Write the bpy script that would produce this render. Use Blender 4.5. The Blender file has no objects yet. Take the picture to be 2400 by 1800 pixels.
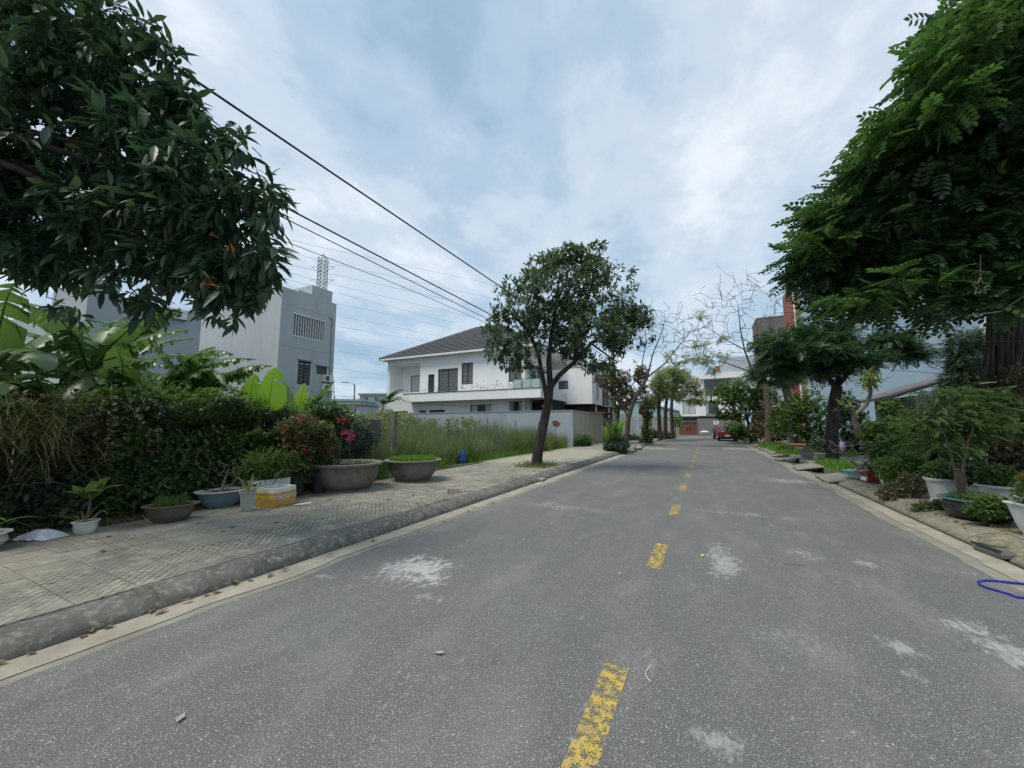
import bpy, math, random
import numpy as np
from mathutils import Vector, Matrix, noise
R = math.radians
rnd = random.Random(7)
nr = np.random.RandomState(11)
scene = bpy.context.scene
COL = scene.collection

# ------------------------------------------------------------------ camera
HC, FPX = 1.6, 902.0                      # eye height (m), focal length in px of a 2400 px wide picture
YAW, PITCH = R(26.686), R(6.138)          # turned left of the road's direction (+Y), tilted up
FW = Vector((-math.sin(YAW) * math.cos(PITCH), math.cos(YAW) * math.cos(PITCH), math.sin(PITCH)))
RT = Vector((math.cos(YAW), math.sin(YAW), 0))
UP = RT.cross(FW)
cam_d = bpy.data.cameras.new('camera')
cam = bpy.data.objects.new('camera', cam_d)
COL.objects.link(cam)
cam_d.sensor_fit = 'HORIZONTAL'
cam_d.sensor_width = 36.0
cam_d.lens = 36.0 * FPX / 2400.0
cam_d.clip_start = 0.05
cam_d.clip_end = 3000
cam.matrix_world = Matrix(((RT.x, UP.x, -FW.x, 0), (RT.y, UP.y, -FW.y, 0), (RT.z, UP.z, -FW.z, HC), (0, 0, 0, 1)))
scene.camera = cam

# ------------------------------------------------------------------ world and sun
SUN_EL, SUN_AZ = 62, 208                   # azimuth measured from +Y (down the road) towards +X
world = bpy.data.worlds.new('World')
scene.world = world
world.use_nodes = True
wn, wl = world.node_tree.nodes, world.node_tree.links
wn.clear()
def N(nodes, t, **k):
    n = nodes.new(t)
    for a, b in k.items():
        setattr(n, a, b)
    return n
out = N(wn, 'ShaderNodeOutputWorld')
bg = N(wn, 'ShaderNodeBackground')
bg.inputs['Strength'].default_value = 0.13
sky = N(wn, 'ShaderNodeTexSky', sky_type='NISHITA', sun_disc=False)
sky.sun_elevation = R(SUN_EL)
sky.sun_rotation = R(SUN_AZ)
sky.air_density = 1.2
sky.dust_density = 1.5
tc = N(wn, 'ShaderNodeTexCoord')
sep = N(wn, 'ShaderNodeSeparateXYZ')
wl.new(tc.outputs['Generated'], sep.inputs[0])
def wmath(op, a, b=None, clamp=False):
    n = N(wn, 'ShaderNodeMath', operation=op, use_clamp=clamp)
    for i, v in enumerate((a, b)):
        if v is None: continue
        if isinstance(v, (int, float)): n.inputs[i].default_value = v
        else: wl.new(v, n.inputs[i])
    return n.outputs[0]
zz = wmath('ADD', wmath('MAXIMUM', sep.outputs[2], 0.0), 0.22)
px_ = wmath('DIVIDE', sep.outputs[0], zz)
py_ = wmath('DIVIDE', sep.outputs[1], zz)
comb = N(wn, 'ShaderNodeCombineXYZ')
wl.new(px_, comb.inputs[0]); wl.new(py_, comb.inputs[1])
def wnoise(scale, detail, rough, loc, dist=0.0, rot=0.0, sc=(1, 1, 1)):
    mp = N(wn, 'ShaderNodeMapping')
    mp.inputs['Location'].default_value = loc
    mp.inputs['Rotation'].default_value = (0, 0, rot)
    mp.inputs['Scale'].default_value = sc
    wl.new(comb.outputs[0], mp.inputs[0])
    t = N(wn, 'ShaderNodeTexNoise')
    t.inputs['Scale'].default_value = scale
    t.inputs['Detail'].default_value = detail
    t.inputs['Roughness'].default_value = rough
    t.inputs['Distortion'].default_value = dist
    wl.new(mp.outputs[0], t.inputs['Vector'])
    return t.outputs['Fac']
def wramp(fac, stops):
    r = N(wn, 'ShaderNodeValToRGB')
    r.color_ramp.interpolation = 'EASE'
    e = r.color_ramp.elements
    for i, (p, c) in enumerate(stops):
        q = e[i] if i < 2 else e.new(p)
        q.position = p
        q.color = tuple(c) + (1,)
    wl.new(fac, r.inputs[0])
    return r.outputs['Color']
def wmix(f, a, b):
    m = N(wn, 'ShaderNodeMix', data_type='RGBA')
    for s, v in (('Factor', f), ('A', a), ('B', b)):
        i = [q for q in m.inputs if q.name == s and (q.type == 'VALUE' if s == 'Factor' else q.type == 'RGBA')][0]
        if isinstance(v, (int, float)): i.default_value = v
        elif isinstance(v, tuple): i.default_value = v + (1,)
        else: wl.new(v, i)
    return [o for o in m.outputs if o.type == 'RGBA'][0]
n1 = wnoise(1.05, 6, 0.52, (3.1, 1.7, 0), 0.5, 0.5, (1.0, 0.5, 1))
n2 = wnoise(2.3, 7, 0.55, (9.0, 4.0, 0), 0.3, 0.7, (1.1, 0.6, 1))
n3 = wnoise(5.5, 8, 0.6, (1.0, 7.0, 0), 0.2)
mixn = wmath('ADD', wmath('ADD', wmath('MULTIPLY', n1, 0.52), wmath('MULTIPLY', n2, 0.30)), wmath('MULTIPLY', n3, 0.18))
cloud = wramp(mixn, [(0.40, (0.172, 0.248, 0.330)), (0.47, (0.235, 0.306, 0.380)), (0.53, (0.310, 0.366, 0.425)), (0.62, (0.445, 0.475, 0.505))])
cloud_up = N(wn, 'ShaderNodeVectorMath', operation='SCALE')
wl.new(cloud, cloud_up.inputs[0])
cloud_up.inputs['Scale'].default_value = 1 / 0.13
cover = wmath('MULTIPLY', wmath('SUBTRACT', mixn, 0.10), 4.0, True)
cover = wmath('MULTIPLY', cover, 0.93)
col = wmix(cover, sky.outputs[0], cloud_up.outputs[0])
wl.new(col, bg.inputs['Color'])
wl.new(bg.outputs[0], out.inputs['Surface'])

sd = bpy.data.lights.new('sun', 'SUN')
sd.energy = 1.45
sd.angle = R(24)
sd.color = (1.0, 0.93, 0.82)
sun = bpy.data.objects.new('sun', sd)
COL.objects.link(sun)
_s = Vector((math.sin(R(SUN_AZ)) * math.cos(R(SUN_EL)), math.cos(R(SUN_AZ)) * math.cos(R(SUN_EL)), math.sin(R(SUN_EL))))
sun.rotation_euler = (-_s).to_track_quat('-Z', 'Y').to_euler()
scene.view_settings.view_transform = 'Standard'
scene.view_settings.look = 'None'
scene.view_settings.gamma = 1
scene.view_settings.use_curve_mapping = False
scene.view_settings.exposure = 1.0
scene.render.engine = 'CYCLES'
scene.cycles.max_bounces = 6
scene.cycles.transparent_max_bounces = 12
scene.cycles.use_denoising = True

# ------------------------------------------------------------------ helpers
def P(x, y, X=None, Y=None, Z=None, K=None):
    """the point of the place seen at (x, y) of the 2400x1800 photograph on the plane X, Y or Z, or K metres deep"""
    d = FW + (x - 1200) / FPX * RT - (y - 900) / FPX * UP
    t = X / d.x if X is not None else Y / d.y if Y is not None else (Z - HC) / d.z if Z is not None else K
    return Vector((0, 0, HC)) + d * t

def material(name, col, rough=0.8, col2=None, scale=3.0, detail=6, mixpos=(0.35, 0.65), bump=0.0, bscale=None, col3=None, scale3=40.0,
             pos3=(0.6, 0.7), metallic=0.0, spec=0.4, stretch=(1, 1, 1), world=False, alpha_noise=None, transmission=0.0, bdist=0.01, coords='Object'):
    m = bpy.data.materials.new(name)
    m.use_nodes = True
    nt = m.node_tree; n = nt.nodes; l = nt.links
    b = n['Principled BSDF']
    b.inputs['Roughness'].default_value = rough
    b.inputs['Metallic'].default_value = metallic
    b.inputs['Specular IOR Level'].default_value = spec
    b.inputs['Transmission Weight'].default_value = transmission
    t = n.new('ShaderNodeTexCoord')
    mp = n.new('ShaderNodeMapping'); mp.inputs['Scale'].default_value = stretch
    if world:
        gp_ = n.new('ShaderNodeNewGeometry'); l.new(gp_.outputs['Position'], mp.inputs[0])
    else: l.new(t.outputs[coords], mp.inputs[0])
    def nz(s, d=detail):
        q = n.new('ShaderNodeTexNoise'); q.inputs['Scale'].default_value = s; q.inputs['Detail'].default_value = d
        q.inputs['Roughness'].default_value = 0.6
        l.new(mp.outputs[0], q.inputs['Vector']); return q.outputs['Fac']
    def mr(f, a, c):
        q = n.new('ShaderNodeMapRange'); q.inputs[1].default_value = a; q.inputs[2].default_value = c
        l.new(f, q.inputs[0]); return q.outputs[0]
    def mx(f, a, c):
        q = n.new('ShaderNodeMix'); q.data_type = 'RGBA'
        l.new(f, q.inputs[0])
        for i, v in ((6, a), (7, c)):
            if isinstance(v, tuple): q.inputs[i].default_value = v + (1,)
            else: l.new(v, q.inputs[i])
        return q.outputs[2]
    c = tuple(col)
    if col2: c = mx(mr(nz(scale), *mixpos), c, tuple(col2))
    if col3: c = mx(mr(nz(scale3), *pos3), c, tuple(col3))
    if isinstance(c, tuple): b.inputs['Base Color'].default_value = c + (1,)
    else: l.new(c, b.inputs['Base Color'])
    if bump:
        q = n.new('ShaderNodeBump'); q.inputs['Strength'].default_value = bump; q.inputs['Distance'].default_value = bdist
        l.new(nz(bscale or scale * 4, 8), q.inputs['Height']); l.new(q.outputs[0], b.inputs['Normal'])
    return m

GAIN = 1.35
def leafmat(name, cols, trans=0.3, rough=0.45, spec=0.35):
    """foliage: a random tone per leaf, some light let through"""
    m = bpy.data.materials.new(name)
    m.use_nodes = True
    n = m.node_tree.nodes; l = m.node_tree.links
    b = n['Principled BSDF']; b.inputs['Roughness'].default_value = rough; b.inputs['Specular IOR Level'].default_value = spec
    g = n.new('ShaderNodeNewGeometry')
    r = n.new('ShaderNodeValToRGB'); r.color_ramp.interpolation = 'LINEAR'
    e = r.color_ramp.elements
    for i, c in enumerate(cols):
        p = i / max(1, len(cols) - 1)
        q = e[i] if i < 2 else e.new(p)
        q.position = p; q.color = tuple(min(.7, x * GAIN) for x in c) + (1,)
    l.new(g.outputs['Random Per Island'], r.inputs[0])
    l.new(r.outputs[0], b.inputs['Base Color'])
    t = n.new('ShaderNodeBsdfTranslucent')
    hs = n.new('ShaderNodeHueSaturation'); hs.inputs['Saturation'].default_value = 1.15; hs.inputs['Value'].default_value = 1.7; hs.inputs['Hue'].default_value = 0.485
    l.new(r.outputs[0], hs.inputs['Color']); l.new(hs.outputs[0], t.inputs['Color'])
    mx = n.new('ShaderNodeMixShader'); mx.inputs[0].default_value = trans
    l.new(b.outputs[0], mx.inputs[1]); l.new(t.outputs[0], mx.inputs[2])
    l.new(mx.outputs[0], n['Material Output'].inputs['Surface'])
    return m

ORG = {}
def setp(o, label=None, cat=None, group=None, kind=None):
    if label: o['label'] = label
    if cat: o['category'] = cat
    if group: o['group'] = group
    if kind: o['kind'] = kind
    return o
def thing(name, label, cat, loc=(0, 0, 0), group=None, rotz=0.0, kind=None):
    o = bpy.data.objects.new(name, None)
    o.empty_display_size = 0.2
    COL.objects.link(o)
    o.location = loc
    o.rotation_euler = (0, 0, rotz)
    ORG[o.name] = (Vector(loc), rotz)
    return setp(o, label, cat, group, kind)
def root_of(o):
    while o.parent: o = o.parent
    return o
def link(name, me, mat, parent=None, smooth=False):
    o = bpy.data.objects.new(name, me)
    COL.objects.link(o)
    if mat is not None and len(me.materials) == 0: me.materials.append(mat)
    if parent is not None: o.parent = parent
    if smooth: me.polygons.foreach_set('use_smooth', [True] * len(me.polygons))
    return o
class MB:
    """collects shapes (world coordinates) into one mesh"""
    def __init__(s): s.v = []; s.f = []
    def add(s, vs, fs):
        k = len(s.v); s.v += [tuple(v) for v in vs]; s.f += [tuple(i + k for i in f) for f in fs]; return s
    def box(s, x0, x1, y0, y1, z0, z1):
        x0, x1 = min(x0, x1), max(x0, x1); y0, y1 = min(y0, y1), max(y0, y1)
        return s.add([(x0, y0, z0), (x1, y0, z0), (x1, y1, z0), (x0, y1, z0), (x0, y0, z1), (x1, y0, z1), (x1, y1, z1), (x0, y1, z1)],
                     [(0, 3, 2, 1), (4, 5, 6, 7), (0, 1, 5, 4), (1, 2, 6, 5), (2, 3, 7, 6), (3, 0, 4, 7)])
    def obox(s, c, size, rz=0.0, rx=0.0, ry=0.0):
        m = Matrix.Translation(Vector(c)) @ Matrix.Rotation(rz, 4, 'Z') @ Matrix.Rotation(rx, 4, 'X') @ Matrix.Rotation(ry, 4, 'Y')
        a, b, h = size[0] / 2, size[1] / 2, size[2] / 2
        vs = [m @ Vector(p) for p in ((-a, -b, -h), (a, -b, -h), (a, b, -h), (-a, b, -h), (-a, -b, h), (a, -b, h), (a, b, h), (-a, b, h))]
        return s.add(vs, [(0, 3, 2, 1), (4, 5, 6, 7), (0, 1, 5, 4), (1, 2, 6, 5), (2, 3, 7, 6), (3, 0, 4, 7)])
    def wall(s, a, b, z0, z1, th):
        """upright slab from a to b (xy), th thick to the left of a->b"""
        a = Vector(a); b = Vector(b); d = (b - a).normalized(); nn = Vector((-d.y, d.x)) * th
        p = [a, b, b + nn, a + nn]
        return s.add([(q.x, q.y, z0) for q in p] + [(q.x, q.y, z1) for q in p], [(0, 3, 2, 1), (4, 5, 6, 7), (0, 1, 5, 4), (1, 2, 6, 5), (2, 3, 7, 6), (3, 0, 4, 7)])
    def poly(s, pts): return s.add(pts, [tuple(range(len(pts)))])
    def prism(s, pts, vec):
        n = len(pts); vec = Vector(vec); pts = [Vector(p) for p in pts]
        return s.add(pts + [p + vec for p in pts], [tuple(range(n - 1, -1, -1)), tuple(range(n, 2 * n))] + [(i, (i + 1) % n, (i + 1) % n + n, i + n) for i in range(n)])
    def tube(s, pts, radii, n=6, cap=True):
        pts = [Vector(p) for p in pts]
        if isinstance(radii, (int, float)): radii = [radii] * len(pts)
        k = len(s.v); u = None
        for i, p in enumerate(pts):
            d = (pts[min(i + 1, len(pts) - 1)] - pts[max(i - 1, 0)]).normalized()
            if u is None: u = d.orthogonal().normalized()
            u = (u - d * u.dot(d))
            u = u.normalized() if u.length > 1e-6 else d.orthogonal().normalized()
            w = d.cross(u)
            for j in range(n):
                a = 2 * math.pi * j / n
                s.v.append(tuple(p + (u * math.cos(a) + w * math.sin(a)) * radii[i]))
        for i in range(len(pts) - 1):
            for j in range(n):
                a = k + i * n + j; b = k + i * n + (j + 1) % n
                s.f.append((a, b, b + n, a + n))
        if cap:
            s.f.append(tuple(k + j for j in range(n - 1, -1, -1)))
            s.f.append(tuple(k + (len(pts) - 1) * n + j for j in range(n)))
        return s
    def lathe(s, prof, c=(0, 0, 0), n=24, sx=1.0, sy=1.0, rz=0.0, close=True, wob=0.0):
        """prof: (radius, z) from the outside bottom up, over the rim and down inside"""
        k = len(s.v); m = len(prof)
        for r, z in prof:
            for j in range(n):
                a = 2 * math.pi * (j + 0.5) / n
                w = 1 + wob * math.sin(a * 3 + 1.3)
                x, y = r * math.cos(a) * sx * w, r * math.sin(a) * sy * w
                s.v.append((c[0] + x * math.cos(rz) - y * math.sin(rz), c[1] + x * math.sin(rz) + y * math.cos(rz), c[2] + z))
        for i in range(m - 1):
            for j in range(n):
                a = k + i * n + j; b = k + i * n + (j + 1) % n
                s.f.append((a, b, b + n, a + n))
        if close:
            s.f.append(tuple(k + j for j in range(n - 1, -1, -1)))
            s.f.append(tuple(k + (m - 1) * n + j for j in range(n)))
        return s
    def mesh(s, name, org=None):
        me = bpy.data.meshes.new(name)
        v = s.v
        if org is not None:
            o, rz = org
            c, q = math.cos(-rz), math.sin(-rz)
            v = [((x - o[0]) * c - (y - o[1]) * q, (x - o[0]) * q + (y - o[1]) * c, z - o[2]) for x, y, z in v]
        me.from_pydata(v, [], s.f)
        me.update()
        return me
    def build(s, name, mat, parent=None, smooth=False, bevel=0.0, kind=None, label=None):
        org = ORG.get(root_of(parent).name) if parent is not None else None
        o = link(name, s.mesh(name, org), mat, parent, smooth)
        if smooth:
            o.data.set_sharp_from_angle(angle=R(38))
        if bevel:
            b = o.modifiers.new('bevel', 'BEVEL'); b.width = bevel; b.segments = 2; b.limit_method = 'ANGLE'
        if kind: o['kind'] = kind
        if label: o['label'] = label
        return o

def many(name, tv, tf, mats, locs, mat, parent=None, kind=None, smooth=False):
    """one mesh out of a template set down len(locs) times: mats (N,3,3), locs (N,3)"""
    tv = np.asarray(tv, float); mats = np.asarray(mats, float); locs = np.asarray(locs, float)
    n, k = len(locs), len(tv)
    V = np.einsum('nij,kj->nki', mats, tv) + locs[:, None, :]
    if parent is not None and root_of(parent).name in ORG:
        o, rz = ORG[root_of(parent).name]
        V = V - np.array(o)
    V = V.reshape(-1, 3)
    lens = [len(f) for f in tf]
    flat = np.concatenate([np.asarray(f) for f in tf])
    L = (flat[None, :] + (np.arange(n) * k)[:, None]).reshape(-1)
    st1 = np.concatenate([[0], np.cumsum(lens)[:-1]])
    ST = (st1[None, :] + (np.arange(n) * len(flat))[:, None]).reshape(-1)
    me = bpy.data.meshes.new(name)
    me.vertices.add(len(V)); me.vertices.foreach_set('co', V.astype(np.float32).reshape(-1))
    me.loops.add(len(L)); me.loops.foreach_set('vertex_index', L.astype(np.int32))
    me.polygons.add(len(ST)); me.polygons.foreach_set('loop_start', ST.astype(np.int32))
    try: me.polygons.foreach_set('loop_total', np.tile(lens, n).astype(np.int32))
    except Exception: pass
    me.update(calc_edges=True)
    o = link(name, me, mat, parent, smooth)
    if kind: o['kind'] = kind
    return o

def frames(d, up=None, roll=None):
    """(N,3) directions -> matrices whose columns are side, direction, normal"""
    d = np.asarray(d, float); d = d / (np.linalg.norm(d, axis=1, keepdims=True) + 1e-9)
    u = np.tile([0, 0, 1.0], (len(d), 1)) if up is None else np.asarray(up, float)
    x = np.cross(d, u); ln = np.linalg.norm(x, axis=1, keepdims=True)
    x = np.where(ln < 1e-3, np.array([[1.0, 0, 0]]), x / (ln + 1e-9))
    z = np.cross(x, d)
    if roll is not None:
        c, s_ = np.cos(roll)[:, None], np.sin(roll)[:, None]
        x, z = x * c + z * s_, z * c - x * s_
    return np.stack([x, d, z], axis=2)

def T_leaf(L=1.0, W=0.35, fold=0.06, curl=0.12, wide=0.42):
    v = [(0, 0, 0), (W / 2, wide * L, 0.0), (0, wide * L, -fold * L), (-W / 2, wide * L, 0.0), (0, L, -curl * L)]
    return v, [(0, 1, 2), (0, 2, 3), (1, 4, 2), (2, 4, 3)]
def T_blade(L=1.0, W=0.05, bend=0.45):
    v = []
    for t, w in ((0, 0.6), (0.35, 1.0), (0.7, 0.7)):
        z = -bend * t * t * L
        v += [(-W / 2 * w, t * L, z), (W / 2 * w, t * L, z)]
    v.append((0, L * 0.97, -bend * L))
    return v, [(0, 1, 3, 2), (2, 3, 5, 4), (4, 5, 6)]
def T_leaf8(L=1.0, W=0.30, fold=0.05, curl=0.2):
    v = [(0, 0, 0), (W * .36, .22 * L, .0), (W / 2, .5 * L, -.03 * L), (W * .30, .78 * L, -.10 * L), (0, L, -curl * L), (-W * .30, .78 * L, -.10 * L), (-W / 2, .5 * L, -.03 * L), (-W * .36, .22 * L, 0), (0, .5 * L, -(fold + .03) * L)]
    return v, [(0, 1, 8), (1, 2, 8), (2, 3, 8), (3, 4, 8), (4, 5, 8), (5, 6, 8), (6, 7, 8), (7, 0, 8)]
def T_pinnate(L=1.0, pairs=6, ll=0.3, lw=0.12, droop=0.2, end=True, rnd6=False):
    v = [(-0.008, 0, 0), (0.008, 0, 0), (0.008, L * 0.5, -droop * 0.25 * L), (-0.008, L * 0.5, -droop * 0.25 * L), (0.004, L, -droop * L), (-0.004, L, -droop * L)]
    f = [(0, 1, 2, 3), (3, 2, 4, 5)]
    def leaflet(b, ang, l):
        c, s_ = math.cos(ang), math.sin(ang)
        k = len(v)
        dx, dy = s_ * l, c * l
        nx, ny = c * lw / 2, -s_ * lw / 2
        if rnd6:
            v.extend([b, (b[0] + dx * .3 + nx * .8, b[1] + dy * .3 + ny * .8, b[2] - .01 * L), (b[0] + dx * .68 + nx, b[1] + dy * .68 + ny, b[2] - .035 * L), (b[0] + dx, b[1] + dy, b[2] - .07 * L), (b[0] + dx * .68 - nx, b[1] + dy * .68 - ny, b[2] - .01 * L), (b[0] + dx * .3 - nx * .8, b[1] + dy * .3 - ny * .8, b[2] + .005 * L)])
            f.append((k, k + 1, k + 2, k + 3)); f.append((k, k + 3, k + 4, k + 5)); return
        v.extend([b, (b[0] + dx * .5 + nx, b[1] + dy * .5 + ny, b[2] - .02 * L), (b[0] + dx, b[1] + dy, b[2] - .06 * L), (b[0] + dx * .5 - nx, b[1] + dy * .5 - ny, b[2] + .01 * L)])
        f.append((k, k + 1, k + 2, k + 3))
    for i in range(pairs):
        t = 0.22 + 0.72 * i / max(1, pairs - 1)
        b = (0, t * L, -droop * t * t * L)
        s_ = ll * (1.0 - 0.35 * abs(t - 0.55))
        for sg in (-1, 1): leaflet(b, sg * R(62), s_)
    if end: leaflet((0, L, -droop * L), 0.0, ll * 0.9)
    return v, f

def scatter_ell(ells, n, shell=0.35, gap=0.0, gscale=1.2, seed=0):
    """n points in a union of ellipsoids ((centre),(radii)); shell: how much they keep to the outside; gap: share cut out in clumps"""
    rs = np.random.RandomState(seed)
    w = np.array([(r[0] * r[1] * r[2]) ** (2 / 3.) for c, r in ells]); w = w / w.sum()
    pts = []; outd = []
    while len(pts) < n:
        i = rs.choice(len(ells), p=w)
        c, r = ells[i]
        d = rs.normal(size=3); d /= np.linalg.norm(d)
        q = (shell + (1 - shell) * rs.rand() ** 0.5)
        p = np.array(c) + d * np.array(r) * q
        if gap and noise.noise(Vector(p * gscale) + Vector((seed * 3.7, 0, 0))) < gap: continue
        pts.append(p); outd.append(d * np.array(r))
    return np.array(pts), np.array(outd)

def whorls(pts, outd, per, size, droop=0.3, jitter=0.35, seed=0, spread=0.9, szvar=0.34, flat=0.0):
    """leaves set round each twig end"""
    rs = np.random.RandomState(seed + 5)
    n = len(pts)
    o = outd / (np.linalg.norm(outd, axis=1, keepdims=True) + 1e-9)
    o[:, 2] = o[:, 2] * (1 - flat)
    base = np.repeat(pts, per, axis=0); ax = np.repeat(o, per, axis=0)
    d = rs.normal(size=(n * per, 3)); d /= np.linalg.norm(d, axis=1, keepdims=True)
    d = d * spread + ax * (1 - spread * 0.4); d[:, 2] -= droop
    if flat: d[:, 2] *= (1 - flat * 0.8)
    d /= np.linalg.norm(d, axis=1, keepdims=True)
    s_ = size * (1 + szvar * rs.normal(size=n * per)).clip(0.45, 1.6)
    F = frames(d, roll=rs.normal(size=n * per) * jitter) * s_[:, None, None]
    loc = base + rs.normal(size=(n * per, 3)) * size * 0.25
    return F, loc

def grow(parent, base_paths, targets, r_tip=0.012, r_base=0.12, step=0.35, mat=None, seed=0, name='branch', seg=6, sag=0.05, power=0.5):
    """trunk and limbs as given paths, twigs grown to every target from the nearest wood: trunk mesh and branches mesh"""
    rs = random.Random(seed)
    nodes = []; par = []
    mb = MB()
    for path, r0, r1 in base_paths:
        k = len(path)
        mb.tube([p for p in path], [r0 + (r1 - r0) * i / (k - 1) for i in range(k)], 8)
    tb = mb.build('trunk', mat, parent, smooth=True)
    for path, r0, r1 in base_paths[1:] if len(base_paths) > 1 else base_paths:
        for i in range(len(path) - 1):
            a, b = Vector(path[i]), Vector(path[i + 1])
            m = max(1, int((b - a).length / 0.25))
            for j in range(1, m + 1):
                nodes.append((a.lerp(b, j / m), r0 + (r1 - r0) * (i + j / m) / (len(path) - 1)))
    A = np.array([tuple(q[0]) for q in nodes]); Rr = [q[1] for q in nodes]
    tb2 = MB()
    order = sorted(range(len(targets)), key=lambda i: float(np.min(np.sum((A - targets[i]) ** 2, axis=1))))
    for i in order:
        t = np.array(targets[i], float)
        d2 = np.sqrt(np.sum((A - t) ** 2, axis=1)) + np.maximum(0, A[:, 2] - t[2]) * 0.4
        j = int(np.argmin(d2))
        a = Vector(A[j]); b = Vector(t); ln = (b - a).length
        if ln < 0.05: continue
        m = max(1, int(ln / step))
        r0 = min(Rr[j] * 0.75, r_tip + ln * 0.018)
        pts = [a]; rr = [max(r0, r_tip)]
        off = Vector((rs.uniform(-1, 1), rs.uniform(-1, 1), rs.uniform(-.2, 1))) * ln * 0.10
        for q in range(1, m + 1):
            u = q / m
            p = a.lerp(b, u) + off * math.sin(u * math.pi)
            pts.append(p); rr.append(r0 + (r_tip - r0) * u)
        tb2.tube(pts, rr, 5 if r0 > 0.02 else 4, cap=False)
        A = np.vstack([A, np.array([tuple(p) for p in pts[1:]])]); Rr += rr[1:]
    if tb2.v: tb2.build(name, mat, parent, smooth=True, kind='stuff')
    return tb
def V2(*a): return [Vector(p) for p in a]
def ell_px(px, py, rx, ry, K, depth=None):
    """an ellipsoid K metres deep that spans rx, ry pixels each way"""
    c = P(px, py, K=K); s_ = K / FPX
    return (tuple(c), (rx * s_, (depth if depth else rx * s_), ry * s_))
def copy_tree(o, parent=None):
    c = o.copy(); COL.objects.link(c); c.parent = parent
    for ch in list(o.children): copy_tree(ch, c)
    return c
# ------------------------------------------------------------------ materials
M = {}
M['concrete'] = material('concrete', (.30, .295, .27), .9, (.20, .195, .17), 2.2, bump=.3, col3=(.40, .39, .36), scale3=9, bscale=60)
M['mossy_concrete'] = material('mossy_concrete', (.25, .235, .175), .95, (.13, .125, .08), 1.1, mixpos=(.3, .7), bump=.45, col3=(.34, .32, .25), scale3=16, pos3=(.45, .8), bscale=45, world=True)
M['kerb'] = material('kerb', (.165, .16, .14), .95, (.070, .071, .064), 2.6, mixpos=(.3, .7), bump=1.0, col3=(.33, .315, .26), scale3=15, pos3=(.50, .78), bscale=30, world=True)
M['gutter'] = material('gutter', (.29, .275, .225), .95, (.19, .18, .145), 2.5, bump=.25, col3=(.20, .19, .165), scale3=12, pos3=(.6, .75), bscale=70)
M['sand'] = material('sand', (.38, .355, .28), .95, (.27, .25, .195), 3.0, bump=.35, col3=(.24, .22, .17), scale3=14, bscale=80)
M['slab'] = material('slab', (.28, .27, .235), .9, (.19, .185, .155), 3.0, bump=.3, col3=(.36, .35, .31), scale3=11, bscale=50)
M['soil'] = material('soil', (.06, .045, .03), 1.0, (.10, .075, .05), 9, bump=.8, bscale=60)
M['earth'] = material('earth', (.13, .115, .075), 1.0, (.07, .085, .035), 1.2, bump=.6, bscale=20, col3=(.2, .18, .13), scale3=5)
M['far_ground'] = material('far_ground', (.12, .12, .08), 1.0, (.08, .10, .05), .2)
M['white_paint'] = material('white_paint', (.80, .81, .81), .7, (.72, .735, .735), 1.2, bump=.06, bscale=40, col3=(.60, .62, .61), scale3=3, pos3=(.6, .9), stretch=(1, 1, .12))
M['grey_paint'] = material('grey_paint', (.42, .455, .465), .8, (.375, .41, .425), .45, bump=.1, bscale=30, col3=(.32, .34, .34), scale3=1.6, pos3=(.5, .85), stretch=(1, 1, .22))
M['pale_grey_paint'] = material('pale_grey_paint', (.36, .40, .43), .8, (.32, .36, .39), .5, bump=.08, bscale=30)
M['lot_wall'] = material('lot_wall', (.31, .355, .395), .85, (.255, .295, .33), .8, bump=.15, bscale=25, col3=(.20, .22, .235), scale3=2.4, pos3=(.6, .8), stretch=(1, 1, .35))
M['beige_wall'] = material('beige_wall', (.48, .45, .365), .9, (.35, .325, .25), 3.2, bump=.3, bscale=20, col3=(.24, .225, .18), scale3=9, pos3=(.58, .75), stretch=(1, 1, .12))
M['blue_wall'] = material('blue_wall', (.31, .41, .50), .8, (.27, .365, .45), .4, bump=.06, bscale=25, col3=(.22, .30, .37), scale3=1.2, pos3=(.65, .85), stretch=(1, 1, .3))
M['dark_plaster'] = material('dark_plaster', (.155, .155, .145), .95, (.10, .10, .09), 1.0, bump=.3, bscale=15, col3=(.22, .22, .21), scale3=4, stretch=(1, 1, .3))
M['stone_wall'] = material('stone_wall', (.21, .215, .21), .9, (.15, .155, .15), 4, bump=.5, bscale=12)
M['roof_tile'] = material('roof_tile', (.25, .255, .275), .6, (.19, .195, .215), 3.5, bump=.2, bscale=20)
M['old_roof'] = material('old_roof', (.17, .145, .15), .7, (.12, .10, .10), 2.5, bump=.3, bscale=20)
M['orange_paint'] = material('orange_paint', (.36, .095, .04), .7, (.25, .07, .035), 1.5)
M['mossy_column'] = material('mossy_column', (.30, .27, .10), .9, (.16, .16, .06), 1.8, bump=.3, bscale=15, stretch=(1, 1, .4))
M['dark_metal'] = material('dark_metal', (.035, .037, .04), .45, metallic=.3)
M['steel'] = material('steel', (.40, .41, .42), .5, (.30, .31, .32), 3, metallic=.6)
M['rust'] = material('rust', (.16, .07, .035), .85, (.08, .04, .025), 8)
M['glass'] = material('glass', (.06, .075, .085), .08, spec=.8)
M['window_blind'] = material('window_blind', (.16, .165, .16), .35, (.12, .125, .125), 2, spec=.7)
M['curtain'] = material('curtain', (.50, .56, .55), .6, (.38, .43, .42), 12, stretch=(3, 3, .1))
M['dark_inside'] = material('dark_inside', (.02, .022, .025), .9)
M['white_metal'] = material('white_metal', (.72, .74, .74), .45)
M['ac_white'] = material('ac_white', (.70, .70, .66), .5, (.58, .58, .54), 5)
M['brown_gate'] = material('brown_gate', (.155, .055, .035), .6, (.12, .045, .03), 6, stretch=(6, 1, 1))
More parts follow.
